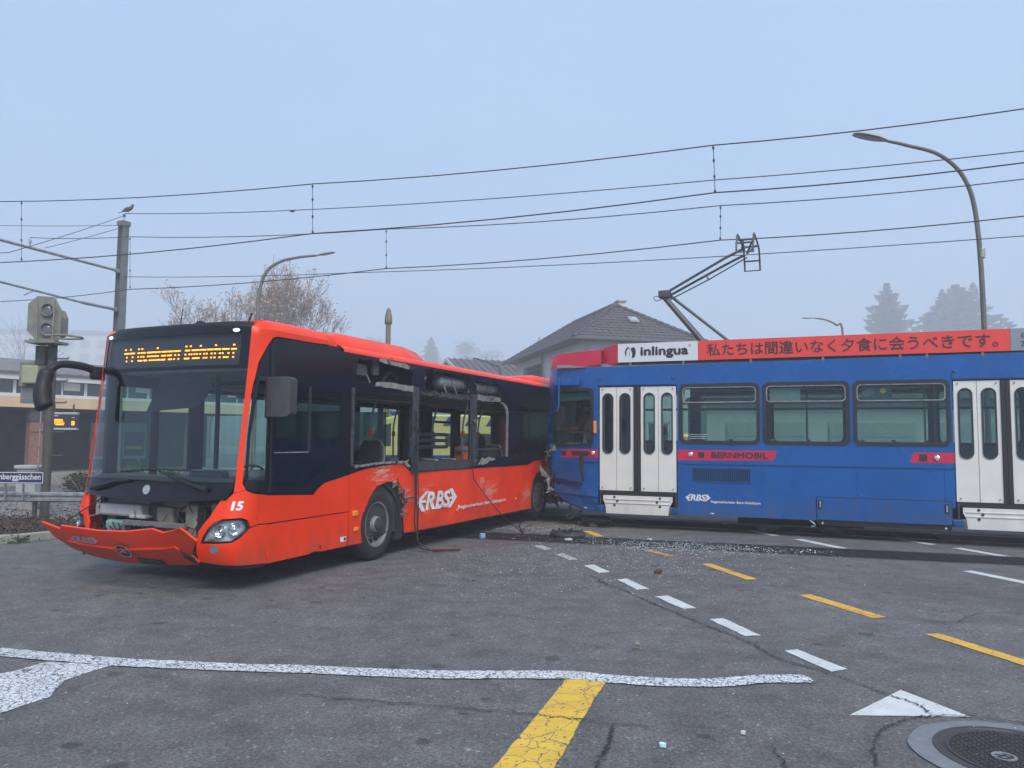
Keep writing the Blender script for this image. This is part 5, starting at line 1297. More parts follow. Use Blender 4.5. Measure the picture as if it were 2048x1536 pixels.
for k in range(70):
    z = rt.uniform(.58, 1.55); s0 = -1.0 - .06 * rt.random(); r_ = rt.uniform(.03, .11)
    c = Vector((s0 + rt.gauss(0, .05), .15 + rt.uniform(-.1, .4), z))
    cr2.add([c + Vector((rt.gauss(0, r_ * .7), rt.gauss(0, r_), rt.gauss(0, r_))) for _ in range(4)], [(0, 1, 2), (0, 2, 3)])
tag(cr2.build('crumpled_sheet', M['torn_white'], tram, recalc=False), kind='stuff')
cr3 = MB()
for k in range(60):
    z = rt.uniform(.5, 1.4); r_ = rt.uniform(.05, .14)
    c = Vector((-1.02 + rt.gauss(0, .07), .3 + rt.uniform(-.2, .7), z))
    cr3.add([c + Vector((rt.gauss(0, r_ * .7), rt.gauss(0, r_), rt.gauss(0, r_))) for _ in range(4)], [(0, 1, 2), (0, 2, 3)])
tag(cr3.build('crumpled_frame', M['torn_dark'], tram, recalc=False), kind='stuff')
MB().tube(spline([(-.62, .25, .48), (-.66, .2, .30), (-.70, .15, .16), (-.62, .12, .13), (-.5, .2, .20), (-.42, .2, .28)], 5), .018, 6).build('bent_pipe', M['rubber'], tram)
MB().patch([(-.30, .02), (.28, .02), (.02, .6), (-.5, .5)], lambda u, v, w: (u, v - .15, .13 + .10 * v + w), .01).build('track_guard', M['frame_black'], tram)
# bogie and underframe
MB().box(-.2, 10.0, .35, 2.1, .40, .66).build('underframe', M['dark_void'], tram)
for x in (3.0, 4.1, 8.4):
    for y in (.55, 1.62):
        MB().lathe([(.30, 0), (.33, .02), (.31, .03), (.31, .12), (.15, .13)], 24, lambda a, b, c, x=x, y=y: (x + a, y + c, .315 + b)).build('tram_wheel', M['rail_steel'], tram, smooth=35)
MB().box(2.5, 4.6, .40, .50, .16, .42).build('bogie_frame', M['dark_void'], tram)
# interior
def tram_seat(x, y, rz):
    g = empty('tram_seat', (x, y, .72), rz, tram)
    MB().box(-.20, .22, -.21, .21, .40, .46).build('cushion', M['seat_cloth'], g, bevel=.02)
    MB().box(.20, .25, -.21, .21, .42, .98).build('backrest', M['beige_plastic'], g, bevel=.02)
    MB().box(-.06, .10, -.05, .05, 0, .40).build('leg', M['dark_grey'], g)
for x in (2.0, 2.75, 3.5, 4.25, 5.0): tram_seat(x, 1.95, 0)
for x in (2.9, 4.4): tram_seat(x, .42, 0)
for x, y in ((1.62, .5), (1.62, 1.9), (5.75, .5), (5.75, 1.9), (3.7, 1.2)):
    MB().tube([(x, y, .72), (x, y, 2.8)], .017, 8).build('grab_pole', M['handrail'], tram)
for y in (.45, 1.95):
    MB().tube([(1.6, y, 2.60), (5.8, y, 2.60)], .016, 8).build('ceiling_rail', M['yellow_bar'], tram)
MB().box(-.06, -.03, .10, 2.3, .72, 2.75).build('cab_bulkhead', M['dark_grey'], tram)
MB().box(-.98, -.62, .35, 2.05, .80, 1.52).build('cab_desk', M['dark_grey'], tram, bevel=.04)
T('desk_paper', rect(-.78, -.52, 1.555, 1.60), 'light_grey', t=.15, w=-.25)
# pantograph
pa = empty('pantograph', (1.0, 1.2, 0), parent=tram)
M['panto'] = mat('pantograph_grey', (.075, .085, .085), .5, metal=.3, var=.3, vscale=8)
def pt(pts, r, nm='arm', n=8, m='panto'): return MB().tube(pts, r, n).build(nm, M[m], pa, smooth=40)
MB().box(.55, 1.6, -.5, .5, 3.22, 3.34).build('base_frame', M['panto'], pa)
pt([(1.02, 0, 3.34), (.02, 0, 4.58)], [.066, .055], 'lower_arm')
pt([(1.55, .1, 3.40), (.12, .06, 4.62)], .030, 'coupling_rod')
MB().box(-.08, .16, -.09, .09, 4.55, 4.70).build('knee_joint', M['panto'], pa, bevel=.02)
pt([(-.05, -.05, 4.57), (.10, -.05, 4.66), (1.25, -.02, 5.28), (1.60, 0, 5.44)], .027, 'upper_arm')
pt([(.08, .05, 4.58), (1.25, .05, 5.16), (1.62, .02, 5.32)], .025, 'upper_arm')
pt([(.12, 0, 4.50), (.92, 0, 4.87), (1.66, 0, 5.26)], .014, 'guide_rod')
pt([(.86, .03, 4.98), (.92, 0, 4.86)], .016, 'spacer')
pt(spline([(-.06, 0, 4.60), (-.18, 0, 4.58), (-.14, 0, 4.50), (-.02, 0, 4.53)], 4), .008, 'loop')
for x in (1.54, 1.84):
    pt(spline([(x, -.86, 5.16), (x, -.82, 5.34), (x, -.66, 5.54), (x, -.45, 5.585), (x, .45, 5.585), (x, .66, 5.54), (x, .82, 5.34), (x, .86, 5.16)], 5), .018, 'collector_strip')
for y in (-.80, -.3, .3, .80):
    pt([(1.52, y, 5.54 if abs(y) < .5 else 5.36), (1.86, y, 5.54 if abs(y) < .5 else 5.36)], .018, 'cross_tie', 6)
for y in (-.86, .86): pt([(1.52, y, 5.17), (1.86, y, 5.17)], .012, 'cross_tie', 6)
for y in (-.28, .28):
    pt([(1.60, 0, 5.40), (1.60, y, 5.55)], .02, 'head_strut', 6); pt([(1.66, 0, 5.34), (1.80, y, 5.55)], .02, 'head_strut', 6)
# ------------------------------------------------------------------ overhead line
M['wire'] = mat('wire', (.035, .035, .045), .5)
M['insulator'] = mat('insulator', (.5, .5, .5), .4)
M['mast_steel'] = mat('mast_steel', (.16, .18, .175), .55, metal=.3, var=.25, vscale=5)
def sagged(a, b_, n=10, sag=0.):
    a, b_ = Vector(a), Vector(b_)
    return [a.lerp(b_, k / n) - Vector((0, 0, sag * 4 * (k / n) * (1 - k / n))) for k in range(n + 1)]
def catenary(label, mess, cont, drops, group='overhead lines of the tram tracks'):
    g = tag(empty('overhead_line', tuple(cont[0])), label, 'overhead wire', group)
    o = Vector(cont[0])
    def wire(nm, pts, r=.011):
        P_ = []
        for a, b_ in zip(pts, pts[1:]): P_ += sagged(a, b_, 6, .01 * (Vector(b_) - Vector(a)).length)[:-1]
        P_.append(Vector(pts[-1]))
        MB().tube([p - o for p in P_], r, 5).build(nm, M['wire'], g)
    wire('carrier_wire', mess); wire('contact_wire', cont, .012)
    for a, b_ in drops:
        a, b_ = Vector(a) - o, Vector(b_) - o
        d = empty('dropper', parent=g)
        MB().tube([a, b_], .006, 4).build('dropper_rod', M['wire'], d)
        for t in (.03, .3, .65, .97):
            c = a.lerp(b_, t); MB().lathe([(.012, -.03), (.022, 0), (.012, .03)], 6, lambda x, y, z, c=c: (c.x + x, c.y + y, c.z + z)).build('dropper_clip', M['wire'], d)
catenary('near overhead line whose upper wire is the highest wire in the sky',
         [(-15.0, 18.01, 7.10), (-11.48, 16.89, 6.86), (-3.86, 14.47, 6.51), (3.24, 12.21, 6.45), (7.41, 10.88, 6.51), (11.5, 9.58, 6.7)],
         [(-15.0, 18.01, 5.45), (-11.39, 16.86, 5.47), (-3.83, 14.46, 5.54), (3.26, 12.2, 5.66), (7.39, 10.89, 5.71), (11.5, 9.58, 5.75)],
         [((-10.88, 16.7, 6.81), (-10.79, 16.67, 5.47)), ((-3.86, 14.47, 6.49), (-3.83, 14.46, 5.54)), ((3.24, 12.21, 6.43), (3.26, 12.20, 5.66))])
catenary('overhead line above the tram that its pantograph touches',
         [(-14.39, 22.57, 7.53), (-10.65, 21.06, 7.18), (-3.02, 17.99, 6.61), (4.14, 15.1, 6.35), (8.93, 13.18, 6.27), (13, 11.5, 6.3)],
         [(-19.0, 24.4, 5.62), (-15.47, 23.0, 5.67), (-10.57, 21.03, 5.70), (-3.0, 17.98, 5.66), (4.13, 15.11, 5.65), (8.91, 13.18, 5.61), (13, 11.5, 5.6)],
         [((-10.65, 21.06, 7.16), (-10.57, 21.03, 5.72)), ((-3.02, 17.99, 6.59), (-3.0, 17.98, 5.66)), ((4.14, 15.10, 6.33), (4.13, 15.11, 5.67))])
def lonewire(label, pts, r=.012, bulge=None):
    o = Vector(pts[0]); g = tag(empty('feeder_wire', tuple(o)), label, 'overhead wire')
    P_ = []
    for a, b_ in zip(pts, pts[1:]): P_ += sagged(a, b_, 10, .006 * (Vector(b_) - Vector(a)).length)[:-1]
    P_.append(Vector(pts[-1]))
    MB().tube([p - o for p in P_], r, 5).build('wire', M['wire'], g)
    if bulge:
        c = Vector(bulge) - o; d = (Vector(pts[1]) - o).normalized()
        MB().tube([c - d * .09, c - d * .05, c + d * .05, c + d * .09], [.015, .035, .035, .015], 8).build('splice', M['wire'], g)
lonewire('feeder wire running right from the top of the steel mast with the bird', [(-12.82, 24.95, 8.98), (-6.56, 22.43, 8.38), (4.77, 17.87, 7.83), (10.55, 15.54, 7.69), (14.5, 13.95, 7.7)], .013, (-6.56, 22.43, 8.36))
lonewire('lowest wire crossing the sky behind the pantograph head', [(-12.9, 25.2, 6.92), (-4.79, 22.37, 6.50), (10.84, 16.07, 6.05), (15, 14.4, 6.0)], .011)
lonewire('wire falling left from the insulator under the bird', [(-12.85, 25.1, 8.98), (-13.3, 20.0, 6.45), (-13.6, 16.5, 5.6)], .011)
lonewire('nearly level wire leaving the mast top to the left', [(-13.0, 25.2, 8.66), (-18.5, 26.0, 8.85)], .010)
lonewire('wire stay rising from the upper arm to the mast', [(-13.0, 25.1, 8.55), (-14.0, 22.7, 7.25)], .010)

# catenary mast with two arms
ms = tag(empty('catenary_mast', (-12.97, 25.2, 0), math.atan2(.9276, .3735)), 'tall grey steel overhead line mast with two tube arms and a bird on top', 'mast')
hm = MB(); f0, f1 = .17, .135
for x0, x1, y0, y1 in ((-.14, .14, -.135, -.11), (-.14, .14, .11, .135), (-.02, .02, -.11, .11)):
    hm.add([(x * k, y * k, z) for z, k in ((0, 1.08), (8.72, .86)) for x, y in ((x0, y0), (x1, y0), (x1, y1), (x0, y1))], [(0, 3, 2, 1), (4, 5, 6, 7), (0, 1, 5, 4), (1, 2, 6, 5), (2, 3, 7, 6), (3, 0, 4, 7)])
hm.build('column', M['mast_steel'], ms)
MB().box(-.15, .15, -.15, .15, 8.62, 8.78).build('head_plate', M['mast_steel'], ms)
MB().tube([(0, 0, 8.78), (0, 0, 8.95)], .015, 6).build('top_pin', M['galv'], ms)
MB().lathe([(.03, 0), (.06, .02), (.03, .045), (.06, .07), (.03, .10)], 12, lambda a, b, c: (a, b, 8.94 + c)).build('insulator', M['insulator'], ms)
MB().tube([(-.15, 0, 7.09), (-4.2, .0, 7.16), (-5.4, 0, 7.2)], .045, 8).build('upper_arm', M['galv'], ms)
MB().tube([(-.15, 0, 5.80), (-1.4, 0, 5.82)], .05, 8).build('lower_arm', M['galv'], ms)
MB().tube([(-1.4, 0, 5.82), (-4.2, 0, 5.98), (-5.2, 0, 6.05)], .034, 8).build('lower_arm', M['galv'], ms)
MB().tube([(-3.0, 0, 5.90), (-3.3, 0, 5.72)], .02, 6).build('steady_arm', M['galv'], ms)
MB().tube([(-3.2, 0, 7.15), (-3.2, 0, 7.42)], .018, 6).build('support_pin', M['galv'], ms)
MB().lathe([(.03, 0), (.055, .03), (.03, .06), (.055, .09), (.03, .12)], 10, lambda a, b, c: (-3.2 + a, b, 7.28 + c)).build('insulator', M['insulator'], ms)
for z in (7.09, 5.80):
    MB().box(-.24, .20, -.05, .05, z - .06, z + .06).build('arm_clamp', M['galv'], ms)
# bird
M['feather'] = mat('feather', (.05, .05, .055), .7, var=.3, vscale=20)
bd = tag(empty('bird', (-12.80, 25.12, 9.03), R(25)), 'dark grey bird perched on the insulator of the steel mast', 'bird')
bp_ = spline([(-.20, 0, .03), (-.10, 0, .10), (.0, 0, .15), (.08, 0, .20), (.115, 0, .265), (.125, 0, .30), (.15, 0, .315)], 4)
rr_ = [.012, .02, .03, .045, .06, .07, .075, .078, .078, .074, .07, .064, .058, .052, .046, .042, .04, .04, .043, .044, .042, .036, .026, .018, .010]
MB().tube(bp_, rr_[:len(bp_)], 12).build('body', M['feather'], bd, smooth=60)
for s in (-1, 1):
    MB().patch([(-.20, .04), (-.06, .06), (.07, .15), (.05, .22), (-.05, .17), (-.15, .09)], lambda u, v, w, s=s: (u, s * (.068 - .25 * abs(u)) + s * w, v), .01).build('wing', M['feather'], bd)
    MB().tube([(.0, s * .02, .09), (.01, s * .02, .0)], .006, 5).build('leg', M['dark_grey'], bd)
MB().patch([(-.30, -.025), (-.16, -.03), (-.16, .03), (-.30, .025)], lambda u, v, w: (u, v, .03 + (u + .2) * .5 + w), .008).build('tail', M['feather'], bd)
MB().tube([(.145, 0, .315), (.19, 0, .305)], [.010, .002], 6).build('beak', M['dark_grey'], bd)

# level crossing signal mast at the left
M['signal_beige'] = mat('signal_beige', (.20, .205, .165), .6, var=.25, vscale=6)
M['signal_pole'] = mat('signal_pole', (.075, .075, .062), .6, var=.3, vscale=6)
si = tag(empty('rail_signal', (-9.12, 15.2, 0)), 'rail signal with two lamps and climbing rungs on a dark pole', 'rail signal')
MB().tube([(0, 0, 0), (0, 0, 3.55)], .085, 14).build('pole', M['signal_pole'], si, smooth=60)
oct_ = [(-.44, 3.72), (-.20, 3.46), (.04, 3.42), (.22, 3.56), (.22, 4.12), (.08, 4.38), (-.26, 4.40), (-.44, 4.24)]
MB().patch(oct_, lambda u, v, w: (u, -.16 - w, v), .04).build('back_board', M['signal_beige'], si, bevel=.01)
MB().patch([(u * .5 - .06, (v - 3.9) * .6 + 3.9) for u, v in oct_], lambda u, v, w: (u, .12 - w, v), .28).build('lamp_case', M['signal_beige'], si)
for z in (4.12, 3.74):
    l = empty('signal_lamp', (-.02, -.16, z), parent=si)
    MB().lathe([(.12, 0), (.12, .05), (.13, .06), (.11, .06), (.10, .02)], 20, lambda a, b, c: (a, -c, b)).build('hood', M['mid_grey'], l, smooth=40)
    MB().lathe([(.105, .02), (.09, .06), (.05, .085), (.001, .09)], 18, lambda a, b, c: (a, -c, b)).build('lens', M['lens_glass'], l, smooth=40)
    MB().lathe([(.10, .01), (.06, .015), (.001, .02)], 18, lambda a, b, c: (a, -c, b)).build('reflector', M['chrome'], l)
for a, b_ in (((-.18, 4.30), (-.10, 3.50)), ((.16, 4.30), (.20, 3.50)), ((-.30, 3.52), (.24, 3.50))):
    MB().bar((a[0], -.28, a[1]), (b_[0], -.36, b_[1]), .03, .02).build('guard_bar', M['signal_beige'], si)
MB().box(-.30, .28, -.42, .05, 3.44, 3.49).build('foot_plate', M['signal_beige'], si)
MB().tube(spline([(.02, -.30, 3.60), (.40, -.34, 3.60), (.62, -.30, 3.58), (.68, -.20, 3.57), (.60, -.10, 3.56), (.2, -.08, 3.56)], 5), .022, 8).build('hand_loop', M['signal_beige'], si)
MB().box(-.28, -.09, -.10, .06, 3.05, 3.42).build('cable_box', M['signal_pole'], si)
MB().box(-.62, -.10, -.05, .12, 2.60, 3.12).build('bell_box', M['signal_beige'], si, bevel=.03)
MB().box(-.48, -.16, -.20, -.04, 2.66, 3.02).build('relay_box', mat('relay_beige', (.33, .34, .23), .55, var=.15, vscale=6), si, bevel=.03)
MB().box(-.56, -.14, -.06, .0, 2.28, 2.58).build('lower_plate', M['mid_grey'], si, bevel=.01)
for k, z in enumerate((3.17, 2.73, 2.30, 1.72, 1.26)):
    MB().tube([(-.32 if k in (2, 3) else -.05, -.02, z), (.32, -.02, z), (.33, -.02, z + .035)], .016, 6).build('rung', M['signal_pole'], si)
MB().tube([(-.13, -.06, 2.2), (-.14, -.06, .9)], .012, 6).build('conduit', M['galv'], si)
cbx = tag(empty('trackside_cabinet', (-10.55, 17.0, 0)), 'grey trackside cabinet on a plinth behind the street sign', 'cabinet')
MB().box(-.22, .2, -.15, .15, .30, .92).build('housing', M['light_grey'], cbx, bevel=.02)
MB().box(-.26, .24, -.19, .19, .92, 1.0).build('lid', M['light_grey'], cbx, bevel=.02)
MB().box(-.16, .14, -.11, .11, 0, .30).build('plinth', M['concrete'], cbx)

# street lamps
M['lamp_pole'] = mat('lamp_pole', (.13, .125, .10), .6, var=.25, vscale=4)
M['lamp_head'] = mat('lamp_head', (.34, .36, .34), .5)
def street_lamp(label, path, head, r0, r1, collar=None, m='lamp_pole'):
    o = Vector((path[0][0], path[0][1], 0)); g = tag(empty('street_lamp', tuple(o)), label, 'street lamp', 'street lamps')
    P_ = spline([tuple(Vector(p) - o) for p in path], 6); n = len(P_)
    MB().tube(P_, [r0 + (r1 - r0) * i / (n - 1) for i in range(n)], 10).build('pole', M[m], g, smooth=60)
    a, b_ = Vector(head[0]) - o, Vector(head[1]) - o; d = (b_ - a); L_ = d.length; d.normalize(); sd_ = d.cross(Vector((0, 0, 1))).normalized(); up_ = sd_.cross(d)
    def hf(u, v, w): return a + d * u * L_ + sd_ * v + up_ * w
    w_ = L_ * .2
    rows = [(0, .25, .03), (.12, .55, .05), (.35, .95, .11), (.7, 1., .11), (.92, .75, .06), (1.0, .45, .02)]
    hm_ = MB(); pts = []
    for u, k, h in rows:
        pts += [hf(u, -w_ * k, 0), hf(u, -w_ * k * .8, h * .75 * L_), hf(u, 0, h * L_), hf(u, w_ * k * .8, h * .75 * L_), hf(u, w_ * k, 0), hf(u, 0, -.02 * L_)]
    hm_.add(pts, [(i * 6 + j, i * 6 + (j + 1) % 6, (i + 1) * 6 + (j + 1) % 6, (i + 1) * 6 + j) for i in range(5) for j in range(6)] + [tuple(range(6)), tuple(range(30, 36))])
    hm_.build('lamp_head', M['lamp_head'], g, smooth=50)
    MB().add([hf(.35, -w_ * .7, -.025 * L_), hf(.9, -w_ * .6, -.025 * L_), hf(.9, w_ * .6, -.025 * L_), hf(.35, w_ * .7, -.025 * L_)], [(0, 1, 2, 3)]).build('lamp_glass', M['light_grey'], g)
    if collar:
        MB().lathe([(r0 * 1.0, -.12), (r0 * 1.15, -.1), (r0 * 1.15, .1), (r0 * 1.0, .12)], 10, lambda x, y, z: (x, y, z + collar)).build('collar', M['galv'], g)
street_lamp('tall curved street lamp rising behind the right part of the tram', [(11.12, 18, 0), (11.12, 18, 4.37), (11.04, 18, 6.84), (10.79, 18, 7.93), (10.21, 18, 8.53), (9.4, 18, 8.77), (8.95, 18, 8.87)], [(8.98, 18, 8.86), (8.14, 18, 9.03)], .066, .036, 6.15)
street_lamp('curved street lamp in front of the autumn trees behind the bus', [(-11.35, 34, 0), (-11.35, 34, 6.75), (-11.33, 34, 8.0), (-11.05, 34, 9.0), (-10.43, 34, 9.50), (-9.54, 34, 9.72), (-8.8, 34, 9.80)], [(-8.85, 34, 9.78), (-7.98, 34, 9.95)], .10, .05)
street_lamp('small reddish street lamp peeking over the tram roof sign', [(17.3, 40, 0), (17.3, 40, 7.1), (16.95, 40, 7.77), (16.38, 40, 8.05), (15.8, 40, 8.13)], [(15.85, 40, 8.12), (15.15, 40, 8.12)], .06, .035, None, 'bark')
street_lamp('thin distant street lamp above the rear of the bus roof', [(-.66, 45, 0), (-.66, 45, 5.3), (-1.1, 45, 6.0), (-1.89, 45, 6.30), (-2.3, 45, 6.40)], [(-2.3, 45, 6.39), (-2.8, 45, 6.5)], .07, .05, None, 'dark_grey')
# post with bud shaped cap behind the bus
fp_ = tag(empty('capped_post', (-3.9, 24, 0)), 'khaki steel post with a bud shaped cap behind the bus roof', 'post')
M['khaki'] = mat('khaki', (.17, .155, .10), .6, var=.2, vscale=3)
MB().lathe([(.08, 0), (.08, 5.28), (.078, 5.30)], 16).build('shaft', M['khaki'], fp_, smooth=60)
MB().lathe([(.08, 5.22), (.115, 5.24), (.12, 5.32), (.12, 5.38), (.112, 5.46), (.09, 5.58), (.065, 5.68), (.035, 5.74), (.012, 5.755)], 18).build('bud_cap', M['khaki'], fp_, smooth=60)
# ------------------------------------------------------------------ station building at the left
stn = tag(empty('station_building', (-17.3, 26.0, 0), math.atan2(.774, .633)), 'low station building with beige canopy edge and dark waiting area', 'building')
M['beige_fascia'] = mat('beige_fascia', (.62, .45, .29), .7, var=.12, vscale=2)
M['brick_red'] = mat('brick_red', (.26, .13, .10), .85, var=.35, vscale=8, bump=.3, bscale=30)
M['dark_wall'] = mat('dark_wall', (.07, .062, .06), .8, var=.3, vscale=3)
M['roof_grey'] = mat('roof_grey', (.17, .16, .165), .7, var=.25, vscale=3)
M['plaster'] = mat('plaster', (.60, .58, .55), .85, var=.12, vscale=2, bump=.2, bscale=40)
M['plaster_white'] = mat('plaster_white', (.62, .63, .62), .85, var=.1, vscale=2)
M['window_dark'] = mat('window_dark', (.05, .055, .065), .12, spec=.8)
def sb_(name, x0, x1, y0, y1, z0, z1, m, par=None, bv=None): return MB().box(x0, x1, y0, y1, z0, z1).build(name, M[m], par or stn, bevel=bv)
sb_('canopy', -9, 9.5, .05, 4.2, 2.66, 2.95, 'roof_grey')
sb_('canopy_fascia', -9, 9.5, -.03, .045, 2.62, 2.99, 'beige_fascia')
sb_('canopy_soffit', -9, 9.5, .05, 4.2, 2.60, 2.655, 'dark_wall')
sb_('canopy_edge', -9, 9.5, .0, .6, 2.995, 3.10, 'plaster_white')
sb_('clerestory_wall', -9, 9.5, .62, .70, 3.0, 3.62, 'window_dark')
for k in range(24):
    x = -8.8 + k * .78
    sb_('mullion', x, x + (.05 if k % 3 else .10), .585, .615, 3.08, 3.58, 'plaster_white')
for k in range(14):
    x = -8.2 + k * 1.3
    sb_('window_panel', x, x + .55, .59, .612, 3.42 - .06 * (k % 3), 3.58, 'plaster_white')
sb_('eave', -9.2, 9.7, .25, .9, 3.60, 3.86, 'plaster_white')
MB().add([(x, y, z) for x in (-9.4, 9.9) for y, z in ((.15, 3.88), (2.6, 4.5), (5.2, 3.9), (5.2, 3.8), (.15, 3.82))], [(0, 1, 6, 5), (1, 2, 7, 6), (2, 3, 8, 7), (3, 4, 9, 8), (4, 0, 5, 9), (0, 4, 3, 2, 1), (5, 6, 7, 8, 9)]).build('roof', M['roof_grey'], stn)
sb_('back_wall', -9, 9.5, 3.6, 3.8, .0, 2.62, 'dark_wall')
sb_('platform', -11, 12, -1.2, 3.7, 0, .32, 'concrete')
for x in (1.0, 6.8): sb_('pillar', x, x + .42, .12, .5, .32, 2.6, 'brick_red')
sb_('pillar_cap', .97, 1.45, .09, .53, 2.15, 2.6, 'dark_wall')
for x, m in ((4.9, 'tram_red'), (6.2, 'sign_navy')):
    g = empty('poster', (x, 3.56, 1.45), parent=stn)
    MB().box(-.5, .5, 0, .04, -.75, .75).build('poster_frame', M['light_grey'], g)
    MB().box(-.42, .42, -.012, .0, -.62, .40).build('poster_print', M[m], g)
    MB().box(-.35, .35, -.02, -.012, -.35, -.22).build('poster_band', M['yellow_bar' if m == 'sign_navy' else 'tram_red'], g)
bdp = tag(empty('departure_board', (-14.62, 25.1, 2.13), R(4)), 'hanging departure board with amber rows under the station canopy', 'departure board')
MB().box(-.45, .45, 0, .12, -.27, .27).build('screen', M['frame_black'], bdp)
MB().box(-.46, .46, -.005, .125, .22, .285).build('top_band', M['light_grey'], bdp)
MB().box(-.46, .46, -.005, .125, -.285, -.225).build('bottom_band', M['light_grey'], bdp)
dl = MB(); qd = random.Random(2)
for k, (a, b_, z) in enumerate(((-.36, .0, .04), (-.30, .02, -.01), (-.25, .06, -.07), (-.22, .04, -.12), (.28, .38, -.02), (.28, .38, -.07), (.28, .38, -.12), (-.40, -.36, .0))):
    x = a
    while x < b_:
        w_ = qd.uniform(.012, .04); dl.box(x, min(b_, x + w_), -.008, -.002, z - .016, z + .016); x += w_ + .010
dl.build('amber_text', M['led'], bdp)
d2 = MB(); d2.box(-.40, -.14, -.008, -.002, .15, .185); d2.box(-.40, -.34, -.008, -.002, .10, .115); d2.box(.28, .38, -.008, -.002, .10, .12)
d2.build('header_text', M['light_grey'], bdp)
for x in (-.3, .3): MB().box(x - .02, x + .02, .04, .08, .285, .55).build('hanger', M['dark_grey'], bdp)

def foliage_ball(mb, c, r, n, s, q):
    def pos():
        while True:
            p = Vector((q.uniform(-1, 1), q.uniform(-1, 1), q.uniform(-1, 1)))
            if p.length < 1 and q.random() < .25 + p.length: break
        k = .75 + .5 * hashn(p.x * 2 + c[0], p.y * 2 + c[1], p.z * 2)
        return (c[0] + p.x * r[0] * k, c[1] + p.y * r[1] * k, max(.02, c[2] + p.z * r[2] * k))
    leaf_quads(mb, n, pos, s, q)
def bush(name, loc, r, m, n, s, label, cat, seed, group=None):
    q_ = random.Random(seed); g = tag(empty(name, loc), label, cat, group)
    lm = MB()
    for k in range(5):
        foliage_ball(lm, (q_.uniform(-.5, .5) * r[0], q_.uniform(-.4, .4) * r[1], r[2] * q_.uniform(.6, 1.0)), [x * q_.uniform(.5, .8) for x in r], n // 5, s, q_)
    lm.build('foliage', M[m], g, recalc=False)
    st = MB()
    for k in range(7):
        a = q_.uniform(0, 6.28); st.tube([(0, 0, 0), (r[0] * .3 * math.cos(a), r[1] * .3 * math.sin(a), r[2] * .7), (r[0] * .6 * math.cos(a), r[1] * .6 * math.sin(a), r[2] * 1.2)], [.02, .014, .006], 5)
    st.build('stem', M['bark'], g)
bush('shrub', (-10.75, 19.6, 0), (.75, .5, .55), 'leaf_dull', 2600, .07, 'brownish shrub in front of the station platform', 'shrub', 1, 'shrubs along the platform')
bush('shrub', (-10.0, 20.2, 0), (.55, .5, .65), 'leaf_green', 2400, .07, 'green leafy shrub beside the bus front pillar', 'shrub', 2, 'shrubs along the platform')
bush('shrub', (-9.2, 20.6, 0), (.7, .5, .6), 'leaf_green', 2200, .07, 'green shrub seen through the left edge of the bus windscreen', 'shrub', 3, 'shrubs along the platform')

# ------------------------------------------------------------------ tiled house behind the tram
hs = tag(empty('tiled_house', (2.4, 30.0, 0), math.atan2(.25, .968)), 'pale house with a hipped grey tile roof and small chimney behind the tram', 'house')
M['roof_tile'] = mat('roof_tile', (.075, .068, .072), .7, var=.35, vscale=5)
HE, HR, HW, HL = 5.66, 7.55, 5.8, 11.5
def tiles(p0, p1, q0, q1, name):
    # tiled slope between eave p0-p1 and ridge q0-q1 with stepped courses and humped tiles
    p0, p1, q0, q1 = map(Vector, (p0, p1, q0, q1)); m = MB()
    nrm = (p1 - p0).cross(q0 - p0).normalized()
    if nrm.z < 0: nrm = -nrm
    slope = ((p0 + p1) / 2 - (q0 + q1) / 2).length; nc = int(slope / .26)
    ux = (p1 - p0).normalized()
    for c in range(nc):
        t0, t1 = c / nc, (c + 1.06) / nc
        a0, b0, a1, b1 = p0.lerp(q0, t0), p1.lerp(q1, t0), p0.lerp(q0, min(1, t1)), p1.lerp(q1, min(1, t1))
        L_ = (b0 - a0).length; nt_ = max(1, int(L_ / .28)); k = 4
        row0, row1 = [], []
        for i in range(nt_ * k + 1):
            u = i / (nt_ * k); hmp = .022 * abs(math.sin(math.pi * i / k)) 
            row0.append(a0.lerp(b0, u) + nrm * (.035 + hmp)); row1.append(a1.lerp(b1, u) + nrm * (.004 + hmp))
        n = len(row0); low = [p - nrm * .045 for p in row0]
        m.add(row0 + row1 + low, [(i, i + 1, n + i + 1, n + i) for i in range(n - 1)] + [(2 * n + i, 2 * n + i + 1, i + 1, i) for i in range(n - 1)])
    return tag(m.build(name, M['roof_tile'], hs, recalc=False), kind='stuff')
A_, B_, C_, D_ = (0, 0, HE), (HW, 0, HE), (HW, HL, HE), (0, HL, HE)
R0, R1 = (HW / 2, HW / 2, HR), (HW / 2, HL - HW / 2, HR)
tiles(A_, B_, R0, R0, 'roof_tiles'); tiles(D_, A_, R1, R0, 'roof_tiles'); tiles(B_, C_, R0, R1, 'roof_tiles'); tiles(C_, D_, R1, R1, 'roof_tiles')
MB().add([A_, B_, C_, D_, R0, R1], [(0, 1, 4), (1, 2, 5, 4), (2, 3, 5), (3, 0, 4, 5), (3, 2, 1, 0)]).build('roof_deck', M['roof_grey'], hs)
for a, b_ in ((A_, R0), (B_, R0), (R0, R1), (D_, R1), (C_, R1)):
    a, b_ = Vector(a), Vector(b_); n = int((b_ - a).length / .3); m = MB()
    for k in range(n):
        p, q_ = a.lerp(b_, k / n), a.lerp(b_, (k + 1) / n); m.tube([p + Vector((0, 0, .06)), q_ + Vector((0, 0, .05))], [.10, .075], 8)
    tag(m.build('ridge_tiles', M['roof_tile'], hs), kind='stuff')
for a, b_ in ((A_, B_), (A_, D_)):
    MB().tube([Vector(a) + Vector((-.05, -.05, -.02)), Vector(b_) + Vector((-.05, -.05, -.02))], .06, 8).build('gutter', M['dark_grey'], hs)
sk = Vector(R0).lerp(Vector((HW / 2 + .55, 0, HE)), .48)
